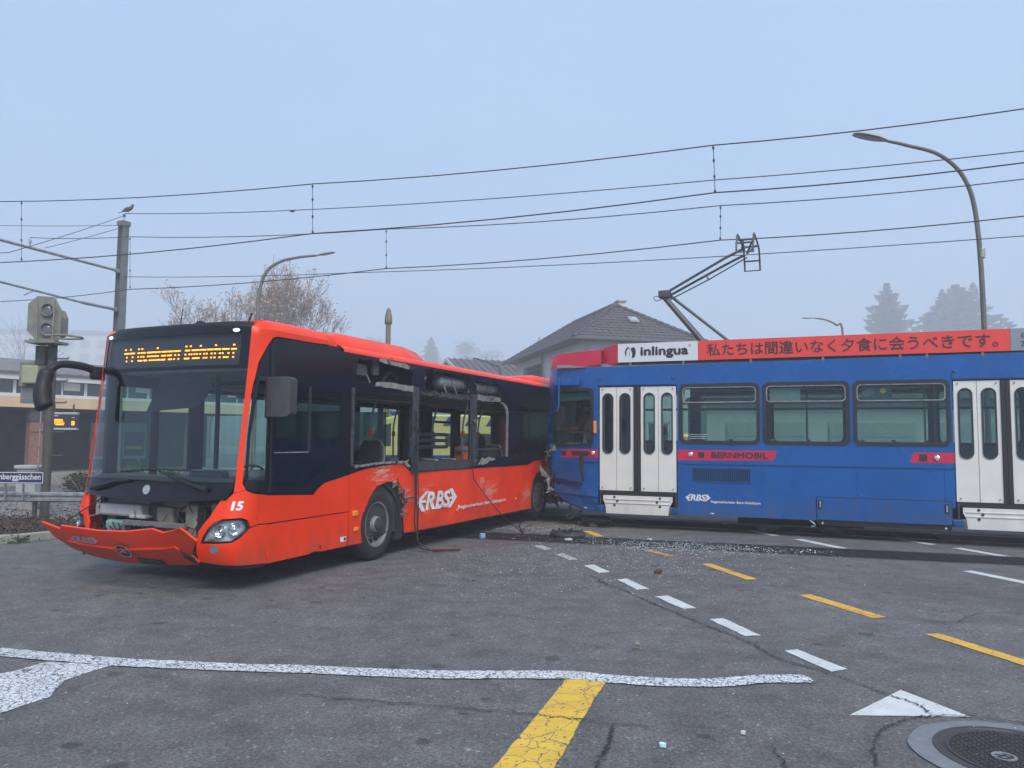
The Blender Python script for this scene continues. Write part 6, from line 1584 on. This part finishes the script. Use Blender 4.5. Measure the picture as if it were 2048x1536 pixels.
MB().box(-.20, .20, -.01, .01, -.22, .22, lambda x, y, z: (sk.x + x, sk.y + z * .84 - .06, sk.z + z * .545 + .11 + y)).build('skylight', M['light_grey'], hs)
MB().box(-.16, .16, -.01, .01, -.18, .18, lambda x, y, z: (sk.x + x, sk.y + z * .84 - .075, sk.z + z * .545 + .135 + y)).build('skylight_pane', mat('sky_pane', (.30, .36, .38), .2), hs)
ch = empty('chimney', (HW / 2 + .45, HW / 2 + .4, 0), parent=hs)
MB().box(-.16, .16, -.16, .16, HR - .5, HR + .24).build('stack', M['plaster'], ch)
MB().box(-.22, .22, -.22, .22, HR + .24, HR + .31).build('cap', M['concrete'], ch)
def wallpatch(name, pts, fn, m, holes=(), t=.2): return MB().patch(pts, fn, t, 0, holes).build(name, M[m], hs)
lf = lambda u, v, w: (.6 - w, u, v)       # left wall, u along the house depth
rf_ = lambda u, v, w: (u, .6 - w, v)      # front wall
lwins = [rect(4.2, 5.0, 4.35, 5.2), rect(1.6, 2.6, 3.9, 5.0), rect(1.6, 2.6, 1.2, 2.4), rect(4.2, 5.0, 1.2, 2.4)]
loggia = rect(6.3, 9.6, 3.2, 5.3)
wallpatch('left_wall', rect(.6, HL - .6, 0, HE - .02), lf, 'plaster', lwins + [loggia])
rwins = [rect(1.2, 2.2, 3.6, 4.9), rect(3.4, 4.4, 3.6, 4.9), rect(1.2, 2.4, 1.0, 2.6), rect(3.4, 4.4, 1.0, 2.4)]
wallpatch('front_wall', rect(.61, HW - .6, 0, HE - .02), rf_, 'plaster', rwins)
MB().box(HW - .8, HW - .6, .81, HL - .61, 0, HE - .02).build('right_wall', M['plaster'], hs)
MB().box(.81, HW - .81, HL - .81, HL - .61, 0, HE - .02).build('back_wall', M['plaster'], hs)
for wins, fn in ((lwins, lf), (rwins, rf_)):
    for h in wins:
        u0, u1, v0, v1 = h[0][0], h[1][0], h[0][1], h[2][1]
        g = empty('window', parent=hs)
        MB().patch(h, fn, .05, -.05, [rect(u0 + .07, (u0 + u1) / 2 - .03, v0 + .07, v1 - .07), rect((u0 + u1) / 2 + .03, u1 - .07, v0 + .07, v1 - .07)]).build('frame', M['plaster_white'], g)
        MB().patch(h, fn, .02, -.10).build('pane', M['window_dark'], g)
        MB().patch(rect(u0 - .08, u1 + .08, v0 - .08, v0), fn, .12, .06).build('sill', M['plaster_white'], g)
MB().box(.82, 2.2, 6.3, 9.6, 3.1, 3.2).build('loggia_floor', M['concrete'], hs)
MB().box(2.1, 2.2, 6.3, 9.6, 3.2, 5.3).build('loggia_wall', M['plaster'], hs)
MB().box(2.06, 2.09, 7.6, 8.8, 3.2, 5.0).build('loggia_door', M['window_dark'], hs)
MB().box(.30, .42, 6.2, 9.7, 3.1, 4.0).build('balcony_parapet', M['plaster'], hs)
MB().box(.30, .82, 6.2, 9.7, 3.0, 3.1).build('balcony_slab', M['concrete'], hs)
MB().tube([(.5, 6.0, 5.6), (.5, 6.0, 3.0), (.5, 6.0, .1)], .05, 8).build('downpipe', M['dark_grey'], hs)
fb = tag(empty('flower_box', (0, 0, 0)), 'flower boxes with pale pink blossoms on the balcony of the tiled house', 'flower box')
fb.matrix_world = Matrix.Translation((2.4, 30.0, 0)) @ Matrix.Rotation(math.atan2(.25, .968), 4, 'Z') @ Matrix.Translation((.36, 7.6, 4.0))
MB().box(-.12, .12, -1.3, 1.4, 0, .18).build('box', M['dark_wall'], fb)
q_ = random.Random(4); m = MB(); foliage_ball(m, (0, 0, .3), (.3, 1.3, .3), 700, .10, q_); m.build('leaves', M['leaf_green'], fb, recalc=False)
m = MB(); foliage_ball(m, (-.05, .3, .38), (.3, .8, .3), 260, .08, q_); m.build('blossoms', M['scrap_pink'], fb, recalc=False)

# lower house further left
h2 = tag(empty('low_house', (-2.6, 46.0, 0), R(20)), 'lower house with a ribbed grey roof and white verge left of the tiled house', 'house')
MB().box(0, 7, 0, 6, 0, 5.4).build('wall', M['plaster_white'], h2)
MB().add([(-.6, -.7, 5.35), (7.6, -.7, 5.35), (7.6, 3, 6.75), (-.6, 3, 6.75), (7.6, 6.7, 5.35), (-.6, 6.7, 5.35), (-.6, -.7, 5.2), (7.6, -.7, 5.2), (7.6, 6.7, 5.2), (-.6, 6.7, 5.2)], [(0, 1, 2, 3), (3, 2, 4, 5), (6, 9, 8, 7), (0, 6, 7, 1), (5, 4, 8, 9), (0, 3, 5, 9, 6), (1, 7, 8, 4, 2)]).build('roof', M['roof_tile'], h2)
for k in range(20):
    MB().bar((-.5 + k * .42, -.68, 5.40), (-.5 + k * .42, 2.98, 6.80), .05, .05).build('roof_rib', M['roof_tile'], h2)
MB().bar((-.62, -.75, 5.28), (-.62, 3.0, 6.70), .05, .22).build('verge_board', M['plaster_white'], h2)
MB().bar((-.62, 3.0, 6.70), (-.62, 6.75, 5.28), .05, .22).build('verge_board', M['plaster_white'], h2)
for x in (1.2, 3.6):
    MB().box(x, x + 1.0, -.03, .0, 3.4, 4.7).build('window', M['window_dark'], h2)

# pale garage row seen through the tram windows
gh = tag(empty('garage_row', (6.2, 24.5, 0), R(-8)), 'pale garage building seen through the tram windows', 'building')
MB().box(0, 13, 0, 4, 0, 3.0).build('wall', M['plaster'], gh)
MB().box(-.3, 13.3, -.4, 4.3, 3.0, 3.2).build('flat_roof', M['roof_grey'], gh)
for k in range(4):
    x = .6 + k * 3.1
    g = empty('garage_door', (x, -.02, 0), parent=gh)
    MB().box(0, 2.5, -.03, 0, .05, 2.25).build('door_panel', M['light_grey'], g)
    for j in range(5): MB().box(.03, 2.47, -.045, -.03, .1 + j * .43, .47 + j * .43).build('door_rib', M['light_grey'], g)
hd = MB(); q_ = random.Random(8)
hg = tag(empty('hedge', (0, 0, 0)), 'clipped green hedge beside the pale garages behind the tram', 'hedge')
for k in range(14): foliage_ball(hd, (3.2 + k * .45, 23.0 - k * .06, .55), (.4, .35, .55), 420, .09, q_)
hd.build('foliage', M['leaf_dull'], hg, recalc=False)
st = MB()
for k in range(14): st.tube([(3.2 + k * .45, 23.0 - k * .06, 0), (3.25 + k * .45, 23.0 - k * .06, .9)], .015, 5)
st.build('stems', M['bark'], hg)
# far block in the fog
M['pale_glass'] = mat('pale_glass', (.32, .33, .34), .3)
fb2 = tag(empty('distant_block', (-227, 330, 0), R(6)), 'long flat roofed block fading into the fog far left', 'building')
MB().box(0, 86, 0, 14, 0, 33.5).build('wall', M['plaster'], fb2)
MB().box(-.5, 86.5, -.6, 14.5, 33.5, 34.6).build('flat_roof', M['roof_grey'], fb2)
for k in range(16):
    for j in range(7):
        MB().box(2 + k * 5.2, 5 + k * 5.2, -.06, 0, 2 + j * 4.5, 4.6 + j * 4.5).build('window', M['pale_glass'], fb2)

# ------------------------------------------------------------------ ambulance behind the bus
M['amb_yellow'] = mat('ambulance_yellow', (.58, .51, .20), .4, coat=.1, var=.08, vscale=2)
M['amb_blue'] = mat('ambulance_blue', (.02, .045, .22), .4, coat=.3)
am = tag(empty('ambulance', (-5.6, 23.2, 0), R(8)), 'yellow ambulance with blue markings seen through the smashed bus windows', 'ambulance')
pf = [(0, .45), (0, 1.05), (.25, 1.25), (.95, 1.40), (1.45, 2.05), (1.75, 2.28), (2.3, 2.40), (6.3, 2.40), (6.45, 2.25), (6.45, .45)]
MB().patch(pf, lambda u, v, w: (u, -w, v), 2.0).build('body', M['amb_yellow'], am, bevel=.05)
sd2 = lambda u, v, w: (u, -w, v)
for nm, pts in (('windscreen_side', [(1.12, 1.42), (1.62, 2.02), (1.95, 2.12), (1.95, 1.42)]), ('side_window', rrect(2.15, 3.3, 1.42, 1.82, .05, 3)), ('side_window', rrect(3.6, 6.2, 1.42, 1.82, .05, 3))):
    MB().patch(pts, sd2, .01, .006).build(nm, M['window_dark'], am)
MB().patch([(.97, .1), (.97, 1.9), (1.0, 1.9), (1.0, .1)], lambda u, v, w: (.98 + w, v, 1.42), .01).build('bonnet_seam', M['frame_black'], am)
MB().add([(.98, .12, 1.43), (.98, 1.88, 1.43), (1.44, 1.80, 2.05), (1.44, .20, 2.05)], [(0, 1, 2, 3)]).build('windscreen', M['window_dark'], am, loc=(-.02, 0, .02))
for k in range(6):
    x = 2.2 + k * .66
    MB().patch([(x, 2.05), (x + .30, 2.05), (x + .48, 2.34), (x + .18, 2.34)], sd2, .002, .006).build('blue_chevron', M['amb_blue'], am)
MB().patch(rect(.3, 6.3, .95, 1.15), sd2, .002, .006).build('blue_band', M['amb_blue'], am)
MB().patch([(.25, 1.0), (.9, 1.16), (.9, 1.36), (.3, 1.22)], sd2, .002, .006).build('blue_band', M['amb_blue'], am)
MB().box(1.9, 2.3, .2, 1.8, 2.40, 2.52).build('light_bar', M['amb_blue'], am, bevel=.03)
for x in (1.1, 5.1):
    for y in (-.02, 1.78):
        MB().lathe([(.16, 0), (.33, .0), (.36, .04), (.36, .20), (.16, .22)], 24, lambda a, b, c, x=x, y=y: (x + a, y + c, .36 + b)).build('wheel', M['rubber'], am, smooth=35)

# ------------------------------------------------------------------ trees
def limb(mb, p, d, L_, r, depth, q, tips, spread, up, minr=.006):
    n = 3; pts, rs = [p], [r]
    for k in range(n):
        d = (d + Vector((q.gauss(0, .12), q.gauss(0, .12), q.gauss(0, .08) + up))).normalized()
        p = p + d * L_ / n; pts.append(p); rs.append(max(minr, r * (1 - .45 * (k + 1) / n)))
    mb.tube(pts, rs, 7 if depth > 3 else (5 if depth > 1 else 3), False)
    if depth == 0:
        tips.append((p, d)); return
    for k in range(q.choice((2, 3, 3)) if depth > 1 else 3):
        a = q.uniform(0, 6.28); e = d.orthogonal().normalized(); e2 = d.cross(e)
        nd = (d + (e * math.cos(a) + e2 * math.sin(a)) * spread * q.uniform(.5, 1.15)).normalized()
        t = q.uniform(.5, 1.0) if k else 1.0
        i = min(n - 1, int(t * n)); bp = pts[i].lerp(pts[i + 1], t * n - i) if t < 1 else p
        limb(mb, bp, nd, L_ * q.uniform(.62, .85), rs[-1] * q.uniform(.6, .85), depth - 1, q, tips, spread, up, minr)
    if depth <= 2: tips.append((p, d))
def autumn_tree(loc, H, stems, depth, seed, leafm, nleaf, lsize, label, spread=.5, up=.10, cat='tree', group='bare autumn trees', minr=.010):
    q = random.Random(seed); g = tag(empty('autumn_tree', loc), label, cat, group)
    t1, tips = MB(), []
    base = Vector((0, 0, 0)); top = Vector((q.gauss(0, .1), q.gauss(0, .1), H * .28))
    tr = MB(); tr.tube([base, base.lerp(top, .5), top], [H * .022, H * .018, H * .015], 9); tr.build('trunk', M['bark'], g, smooth=60)
    for k in range(stems):
        a = 2 * math.pi * k / stems + q.uniform(-.3, .3); s = q.uniform(.12, .42)
        limb(t1, top - Vector((0, 0, q.uniform(0, H * .08))), Vector((math.cos(a) * s, math.sin(a) * s, 1)).normalized(), H * .27, H * .011, depth, q, tips, spread, up, minr)
    lm = MB()
    leaf_quads(lm, nleaf, lambda: tuple(q.choice(tips)[0] + Vector((q.gauss(0, .12), q.gauss(0, .12), q.gauss(0, .12)))), lsize, q)
    c = t1.build('crown', M['bark'], g, recalc=False)
    lm.build('leaves', M[leafm], c, recalc=False)
autumn_tree((-24.0, 61, 0), 11.7, 7, 5, 3, 'leaf_orange', 4200, .19, 'sparse orange autumn tree left of the lamp behind the bus', spread=.36, minr=.016)
autumn_tree((-19.4, 64, 0), 13.7, 10, 5, 5, 'leaf_orange', 6500, .19, 'wide bare autumn tree with orange leaves behind the curved lamp', .37, .12, minr=.016)
autumn_tree((-96, 150, 2), 25, 6, 3, 9, 'leaf_dull', 300, .2, 'foggy bare tree at the far left edge', minr=.02)
def conifer(loc, H, rad, seed, label, tops=1, sl=.40):
    q = random.Random(seed); g = tag(empty('conifer', loc), label, 'tree', 'conifers in the fog')
    MB().tube([(0, 0, 0), (0, 0, H * .5), (0, 0, H * .98)], [H * .016, H * .011, .02], 7).build('trunk', M['bark'], g)
    m = MB(); layers = 34
    for k in range(layers):
        z = H * (.08 + .92 * k / layers); r = min(rad, sl * H * (1 - k / layers)) * q.uniform(.7, 1.15) + rad * .03; nb = 11
        for j in range(nb):
            a = 2 * math.pi * (j + q.random()) / nb; L_ = r * q.uniform(.55, 1.25)
            d = Vector((math.cos(a), math.sin(a), 0)); sdv = Vector((-d.y, d.x, 0))
            for i in range(5):
                t = (i + .6) / 5; p = d * L_ * t + Vector((0, 0, z - .30 * L_ * t + .22 * L_ * t * t)); w_ = rad * .13 * (1.15 - .8 * t) * q.uniform(.6, 1.2)
                dr = Vector((0, 0, -rad * q.uniform(.06, .16)))
                m.add([p - sdv * w_ + dr, p + d * L_ * .22, p + sdv * w_ + dr, p - d * L_ * .06], [(0, 1, 2, 3)])
                m.add([p + dr * 1.3, p + d * L_ * .16 + dr * .6, p + d * L_ * .2, p - d * .05], [(0, 1, 2, 3)])
    for t in range(tops - 1):
        a = q.uniform(0, 6.28); o = Vector((math.cos(a) * rad * .4, math.sin(a) * rad * .4, H * q.uniform(.66, .74)))
        for k in range(14):
            z = k / 14 * H * .25; r = rad * .35 * (1 - k / 14) + .1
            for j in range(7):
                b_ = 6.28 * (j + q.random()) / 7; d = Vector((math.cos(b_), math.sin(b_), 0)); s_ = Vector((-d.y, d.x, 0)); p = o + Vector((0, 0, z))
                m.add([p - s_ * .4, p + d * r - s_ * .6 - Vector((0, 0, .6)), p + d * r * 1.4, p + d * r + s_ * .6 - Vector((0, 0, .6)), p + s_ * .4], [(0, 1, 2, 3, 4)])
    m.build('crown', M['leaf_dark'], g, recalc=False)
def far(x, y, z, Y0, Y1): k = Y1 / Y0; return (x * k, Y1, 0), 1.65 + (z - 1.65) * k
l_, h_ = far(28.5, 58, 14.05, 58, 205); l_ = (l_[0], l_[1], 10.5); conifer(l_, h_ - 10.5, 7.6, 1, 'narrow dark conifer fading into the fog above the red roof sign', 1, .50)
l_, h_ = far(36.1, 62, 14.85, 62, 210); l_ = (l_[0], l_[1], 11.3); conifer(l_, h_ - 11.3, 11.0, 2, 'broad many topped conifer beside the tall right lamp', 4, .85)
conifer((-34.0, 320, 22.3), 22.5, 7.5, 3, 'faint tall conifer in the fog above the bus roof')
conifer((10.6, 300, 21), 21.5, 6, 7, 'small tree tip showing just left of the tiled roof slope')
def haze_tree(loc, H, r, seed, label):
    q = random.Random(seed); g = tag(empty('broad_tree', loc), label, 'tree', 'broad trees far in the fog')
    MB().tube([(0, 0, 0), (.2, 0, H * .4), (0, .2, H * .7)], [H * .03, H * .02, H * .01], 7).build('trunk', M['bark'], g)
    m = MB()
    for k in range(16):
        p = (q.uniform(-.6, .6) * r, q.uniform(-.6, .6) * r, H * q.uniform(.4, .86)); foliage_ball(m, p, (r * .45, r * .45, H * .14), 200, .7, q)
    m.build('crown', M['leaf_dull'], g, recalc=False)
haze_tree((-13.4, 320, 22), 22.5, 13, 1, 'round tree fading in the fog left of the house roofs')
haze_tree((-22.4, 320, 22), 14.5, 10, 2, 'lower foggy tree between the faint conifer and the round tree')
haze_tree((-59.0, 340, 23), 25.0, 8, 3, 'tall foggy tree almost lost in haze behind the capped post')
haze_tree((-51.0, 335, 23), 16.0, 10, 4, 'pale foggy tree left of the capped post')

# ------------------------------------------------------------------ people in the tram
M['skin'] = mat('skin', (.50, .30, .22), .6)
M['hair'] = mat('hair', (.03, .022, .018), .7)
M['hi_vis'] = mat('hi_vis', (.90, .16, .03), .7, var=.15, vscale=10)
M['dark_cloth'] = mat('dark_cloth', (.025, .027, .035), .9)
def person(loc, rz, J, label, coat, cat='person'):
    g = tag(empty('person', loc, rz), label, cat)
    verts, rad, edges, idx = [], [], [], {}
    def v(k, p, r): idx[k] = len(verts); verts.append(p); rad.append(r)
    for k, (p, r) in J.items(): v(k, p, r)
    def e(*ks): edges.extend((idx[a], idx[b_]) for a, b_ in zip(ks, ks[1:]))
    e('pelvis', 'waist', 'chest', 'neck', 'jaw', 'head', 'crown')
    for s in 'lr':
        e('chest', 'sho' + s, 'elb' + s, 'wri' + s, 'palm' + s); e('pelvis', 'hip' + s, 'knee' + s, 'ank' + s, 'toe' + s)
        w_ = Vector(J['wri' + s][0]); pm_ = Vector(J['palm' + s][0]); d = (pm_ - w_).normalized(); sdv = d.cross(Vector((0, 0, 1)));
        sdv = sdv.normalized() if sdv.length > .1 else Vector((1, 0, 0))
        for i, (o, L_) in enumerate(((-.03, .06), (-.012, .078), (.008, .082), (.026, .072), (.045, .045))):
            a = pm_ + sdv * o + d * (.02 if i < 4 else -.04); b_ = a + d * L_ * .55 + (sdv * .02 if i == 4 else Vector((0, 0, 0))); c = b_ + (d * .7 + Vector((0, 0, -.7))).normalized() * L_ * .5
            v(f'f{s}{i}a', tuple(a), .011); v(f'f{s}{i}b', tuple(b_), .010); v(f'f{s}{i}c', tuple(c), .008); e('palm' + s, f'f{s}{i}a', f'f{s}{i}b', f'f{s}{i}c')
    me = bpy.data.meshes.new('body'); me.from_pydata(verts, edges, [])
    o = link('body', me, g)
    sk_ = o.modifiers.new('skin', 'SKIN'); sk_.use_smooth_shade = True
    for i, r in enumerate(rad):
        me.skin_vertices[0].data[i].radius = (r, r)
    me.skin_vertices[0].data[0].use_root = True
    ss = o.modifiers.new('subsurf', 'SUBSURF'); ss.levels = ss.render_levels = 2
    me.materials.append(M['skin'])
    h = Vector(J['head'][0])
    hr = MB(); hr.lathe([(.001, .135), (.06, .125), (.095, .09), (.112, .04), (.112, -.01), (.10, -.05)], 16, lambda a, b, c: (h.x - .02 + a * .95, h.y + b * .85, h.z + c + (.03 if a > 0 else -.02) * abs(a) * 6), cap=False); hr.build('hair', M['hair'], g, smooth=60)
    for s in (-1, 1):
        MB().lathe([(.012, 0), (.008, .006), (.001, .008)], 8, lambda a, b, c, s=s: (h.x + .092 + c, h.y + s * .034 + a, h.z + b)).build('eye', M['hair'], g)
    MB().tube([(h.x + .095, h.y, h.z + .01), (h.x + .118, h.y, h.z - .035), (h.x + .095, h.y, h.z - .045)], [.008, .014, .008], 6).build('nose', M['skin'], g)
    MB().tube([(h.x + .09, h.y - .025, h.z - .075), (h.x + .098, h.y, h.z - .073), (h.x + .09, h.y + .025, h.z - .075)], .006, 5).build('mouth', mat('lips', (.35, .12, .10), .6), g)
    # clothes: torso, sleeves, trousers as tapered shells over the body
    c = MB(); pe, wa, chs, nk = (Vector(J[k][0]) for k in ('pelvis', 'waist', 'chest', 'neck'))
    rings = [(pe, .17, .13), (wa, .165, .125), (chs, .20, .135), (chs.lerp(nk, .55), .17, .115), (nk, .075, .07)]; n = 16; pts = []
    for p, rx, ry in rings:
        pts += [(p.x + ry * 1.1 * math.cos(6.2832 * k / n), p.y + rx * 1.08 * math.sin(6.2832 * k / n), p.z) for k in range(n)]
    c.add(pts, [(i * n + k, i * n + (k + 1) % n, (i + 1) * n + (k + 1) % n, (i + 1) * n + k) for i in range(len(rings) - 1) for k in range(n)])
    for s in 'lr': c.tube([J['sho' + s][0], J['elb' + s][0], J['wri' + s][0]], [.078, .062, .048], 10)
    c.build('jacket', M[coat], g, smooth=60)
    tr_ = MB()
    for s in 'lr': tr_.tube([J['hip' + s][0], J['knee' + s][0], J['ank' + s][0]], [.11, .085, .065], 10); tr_.tube([J['ank' + s][0], J['toe' + s][0]], [.055, .045], 8)
    tr_.build('trousers', M['dark_cloth'], g, smooth=60)
    return g
def joints(sit=False, lean=0., reach=.3):
    z0 = .50 if sit else .95; L_ = lean
    J = {'pelvis': ((0, 0, z0), .13), 'waist': ((L_ * .3, 0, z0 + .18), .12), 'chest': ((L_ * .7, 0, z0 + .40), .14), 'neck': ((L_, 0, z0 + .56), .055), 'jaw': ((L_ + .04, 0, z0 + .62), .06), 'head': ((L_ + .04, 0, z0 + .70), .085), 'crown': ((L_ + .02, 0, z0 + .775), .06)}
    for s, k in (('l', 1), ('r', -1)):
        J['sho' + s] = ((L_ * .85, k * .19, z0 + .47), .062); J['elb' + s] = ((L_ * .85 + reach * .4, k * .24, z0 + .22), .046); J['wri' + s] = ((L_ * .85 + reach * 1.1, k * .17, z0 + .20), .03); J['palm' + s] = ((L_ * .85 + reach * 1.1 + .08, k * .15, z0 + .19), .028)
        if sit:
            J['hip' + s] = ((.05, k * .10, z0), .085); J['knee' + s] = ((.46, k * .11, z0), .06); J['ank' + s] = ((.46, k * .11, .08), .042); J['toe' + s] = ((.62, k * .12, .04), .03)
        else:
            J['hip' + s] = ((0, k * .10, z0 - .04), .085); J['knee' + s] = ((.02, k * .11, .50), .06); J['ank' + s] = ((0, k * .11, .08), .042); J['toe' + s] = ((.17, k * .12, .04), .03)
    return J
tm = Matrix.Translation((1.6863, 14.7989, 0)) @ Matrix.Rotation(R(-21.934), 4, 'Z')
p = tm @ Vector((-.34, .85, .72)); person(tuple(p), R(-21.9 + 180), joints(False, .16, .32), 'person in orange work jacket leaning over the desk in the tram cab', 'hi_vis')
p = tm @ Vector((.92, 1.0, .60)); person(tuple(p), R(-21.9 + 10), joints(True, .05, .25), 'person in dark clothes sitting behind the first tram door', 'dark_cloth')

fb2.scale = (1.375,) * 3
# the two houses stand on slightly lower ground further back
HK = 1.45
hs.scale = (HK,) * 3; hs.location = (2.4 * HK, 30.0 * HK, 1.65 * (1 - HK))
fb.matrix_world = Matrix.Translation(hs.location) @ Matrix.Rotation(math.atan2(.25, .968), 4, 'Z') @ Matrix.Diagonal((HK, HK, HK, 1)) @ Matrix.Translation((.36, 7.6, 4.0))
h2.scale = (HK,) * 3; h2.location = (-2.6 * HK, 46.0 * HK, 1.65 * (1 - HK))
# ------------------------------------------------------------------ haze
hz = MB().box(-238, 238, -58, 372, -1.8, 58).build('haze', None)
hm2 = bpy.data.materials.new('haze'); hm2.use_nodes = True
hn = hm2.node_tree; hn.nodes.clear()
ho = hn.nodes.new('ShaderNodeOutputMaterial'); hv = hn.nodes.new('ShaderNodeVolumePrincipled')
hv.inputs['Color'].default_value = (.955, .97, 1.0, 1); hv.inputs['Density'].default_value = .0042; hv.inputs['Anisotropy'].default_value = .25
hn.links.new(hv.outputs[0], ho.inputs['Volume'])
hz.data.materials.append(hm2)
tag(hz, 'pale fog filling the air over the whole place', 'haze', kind='stuff')
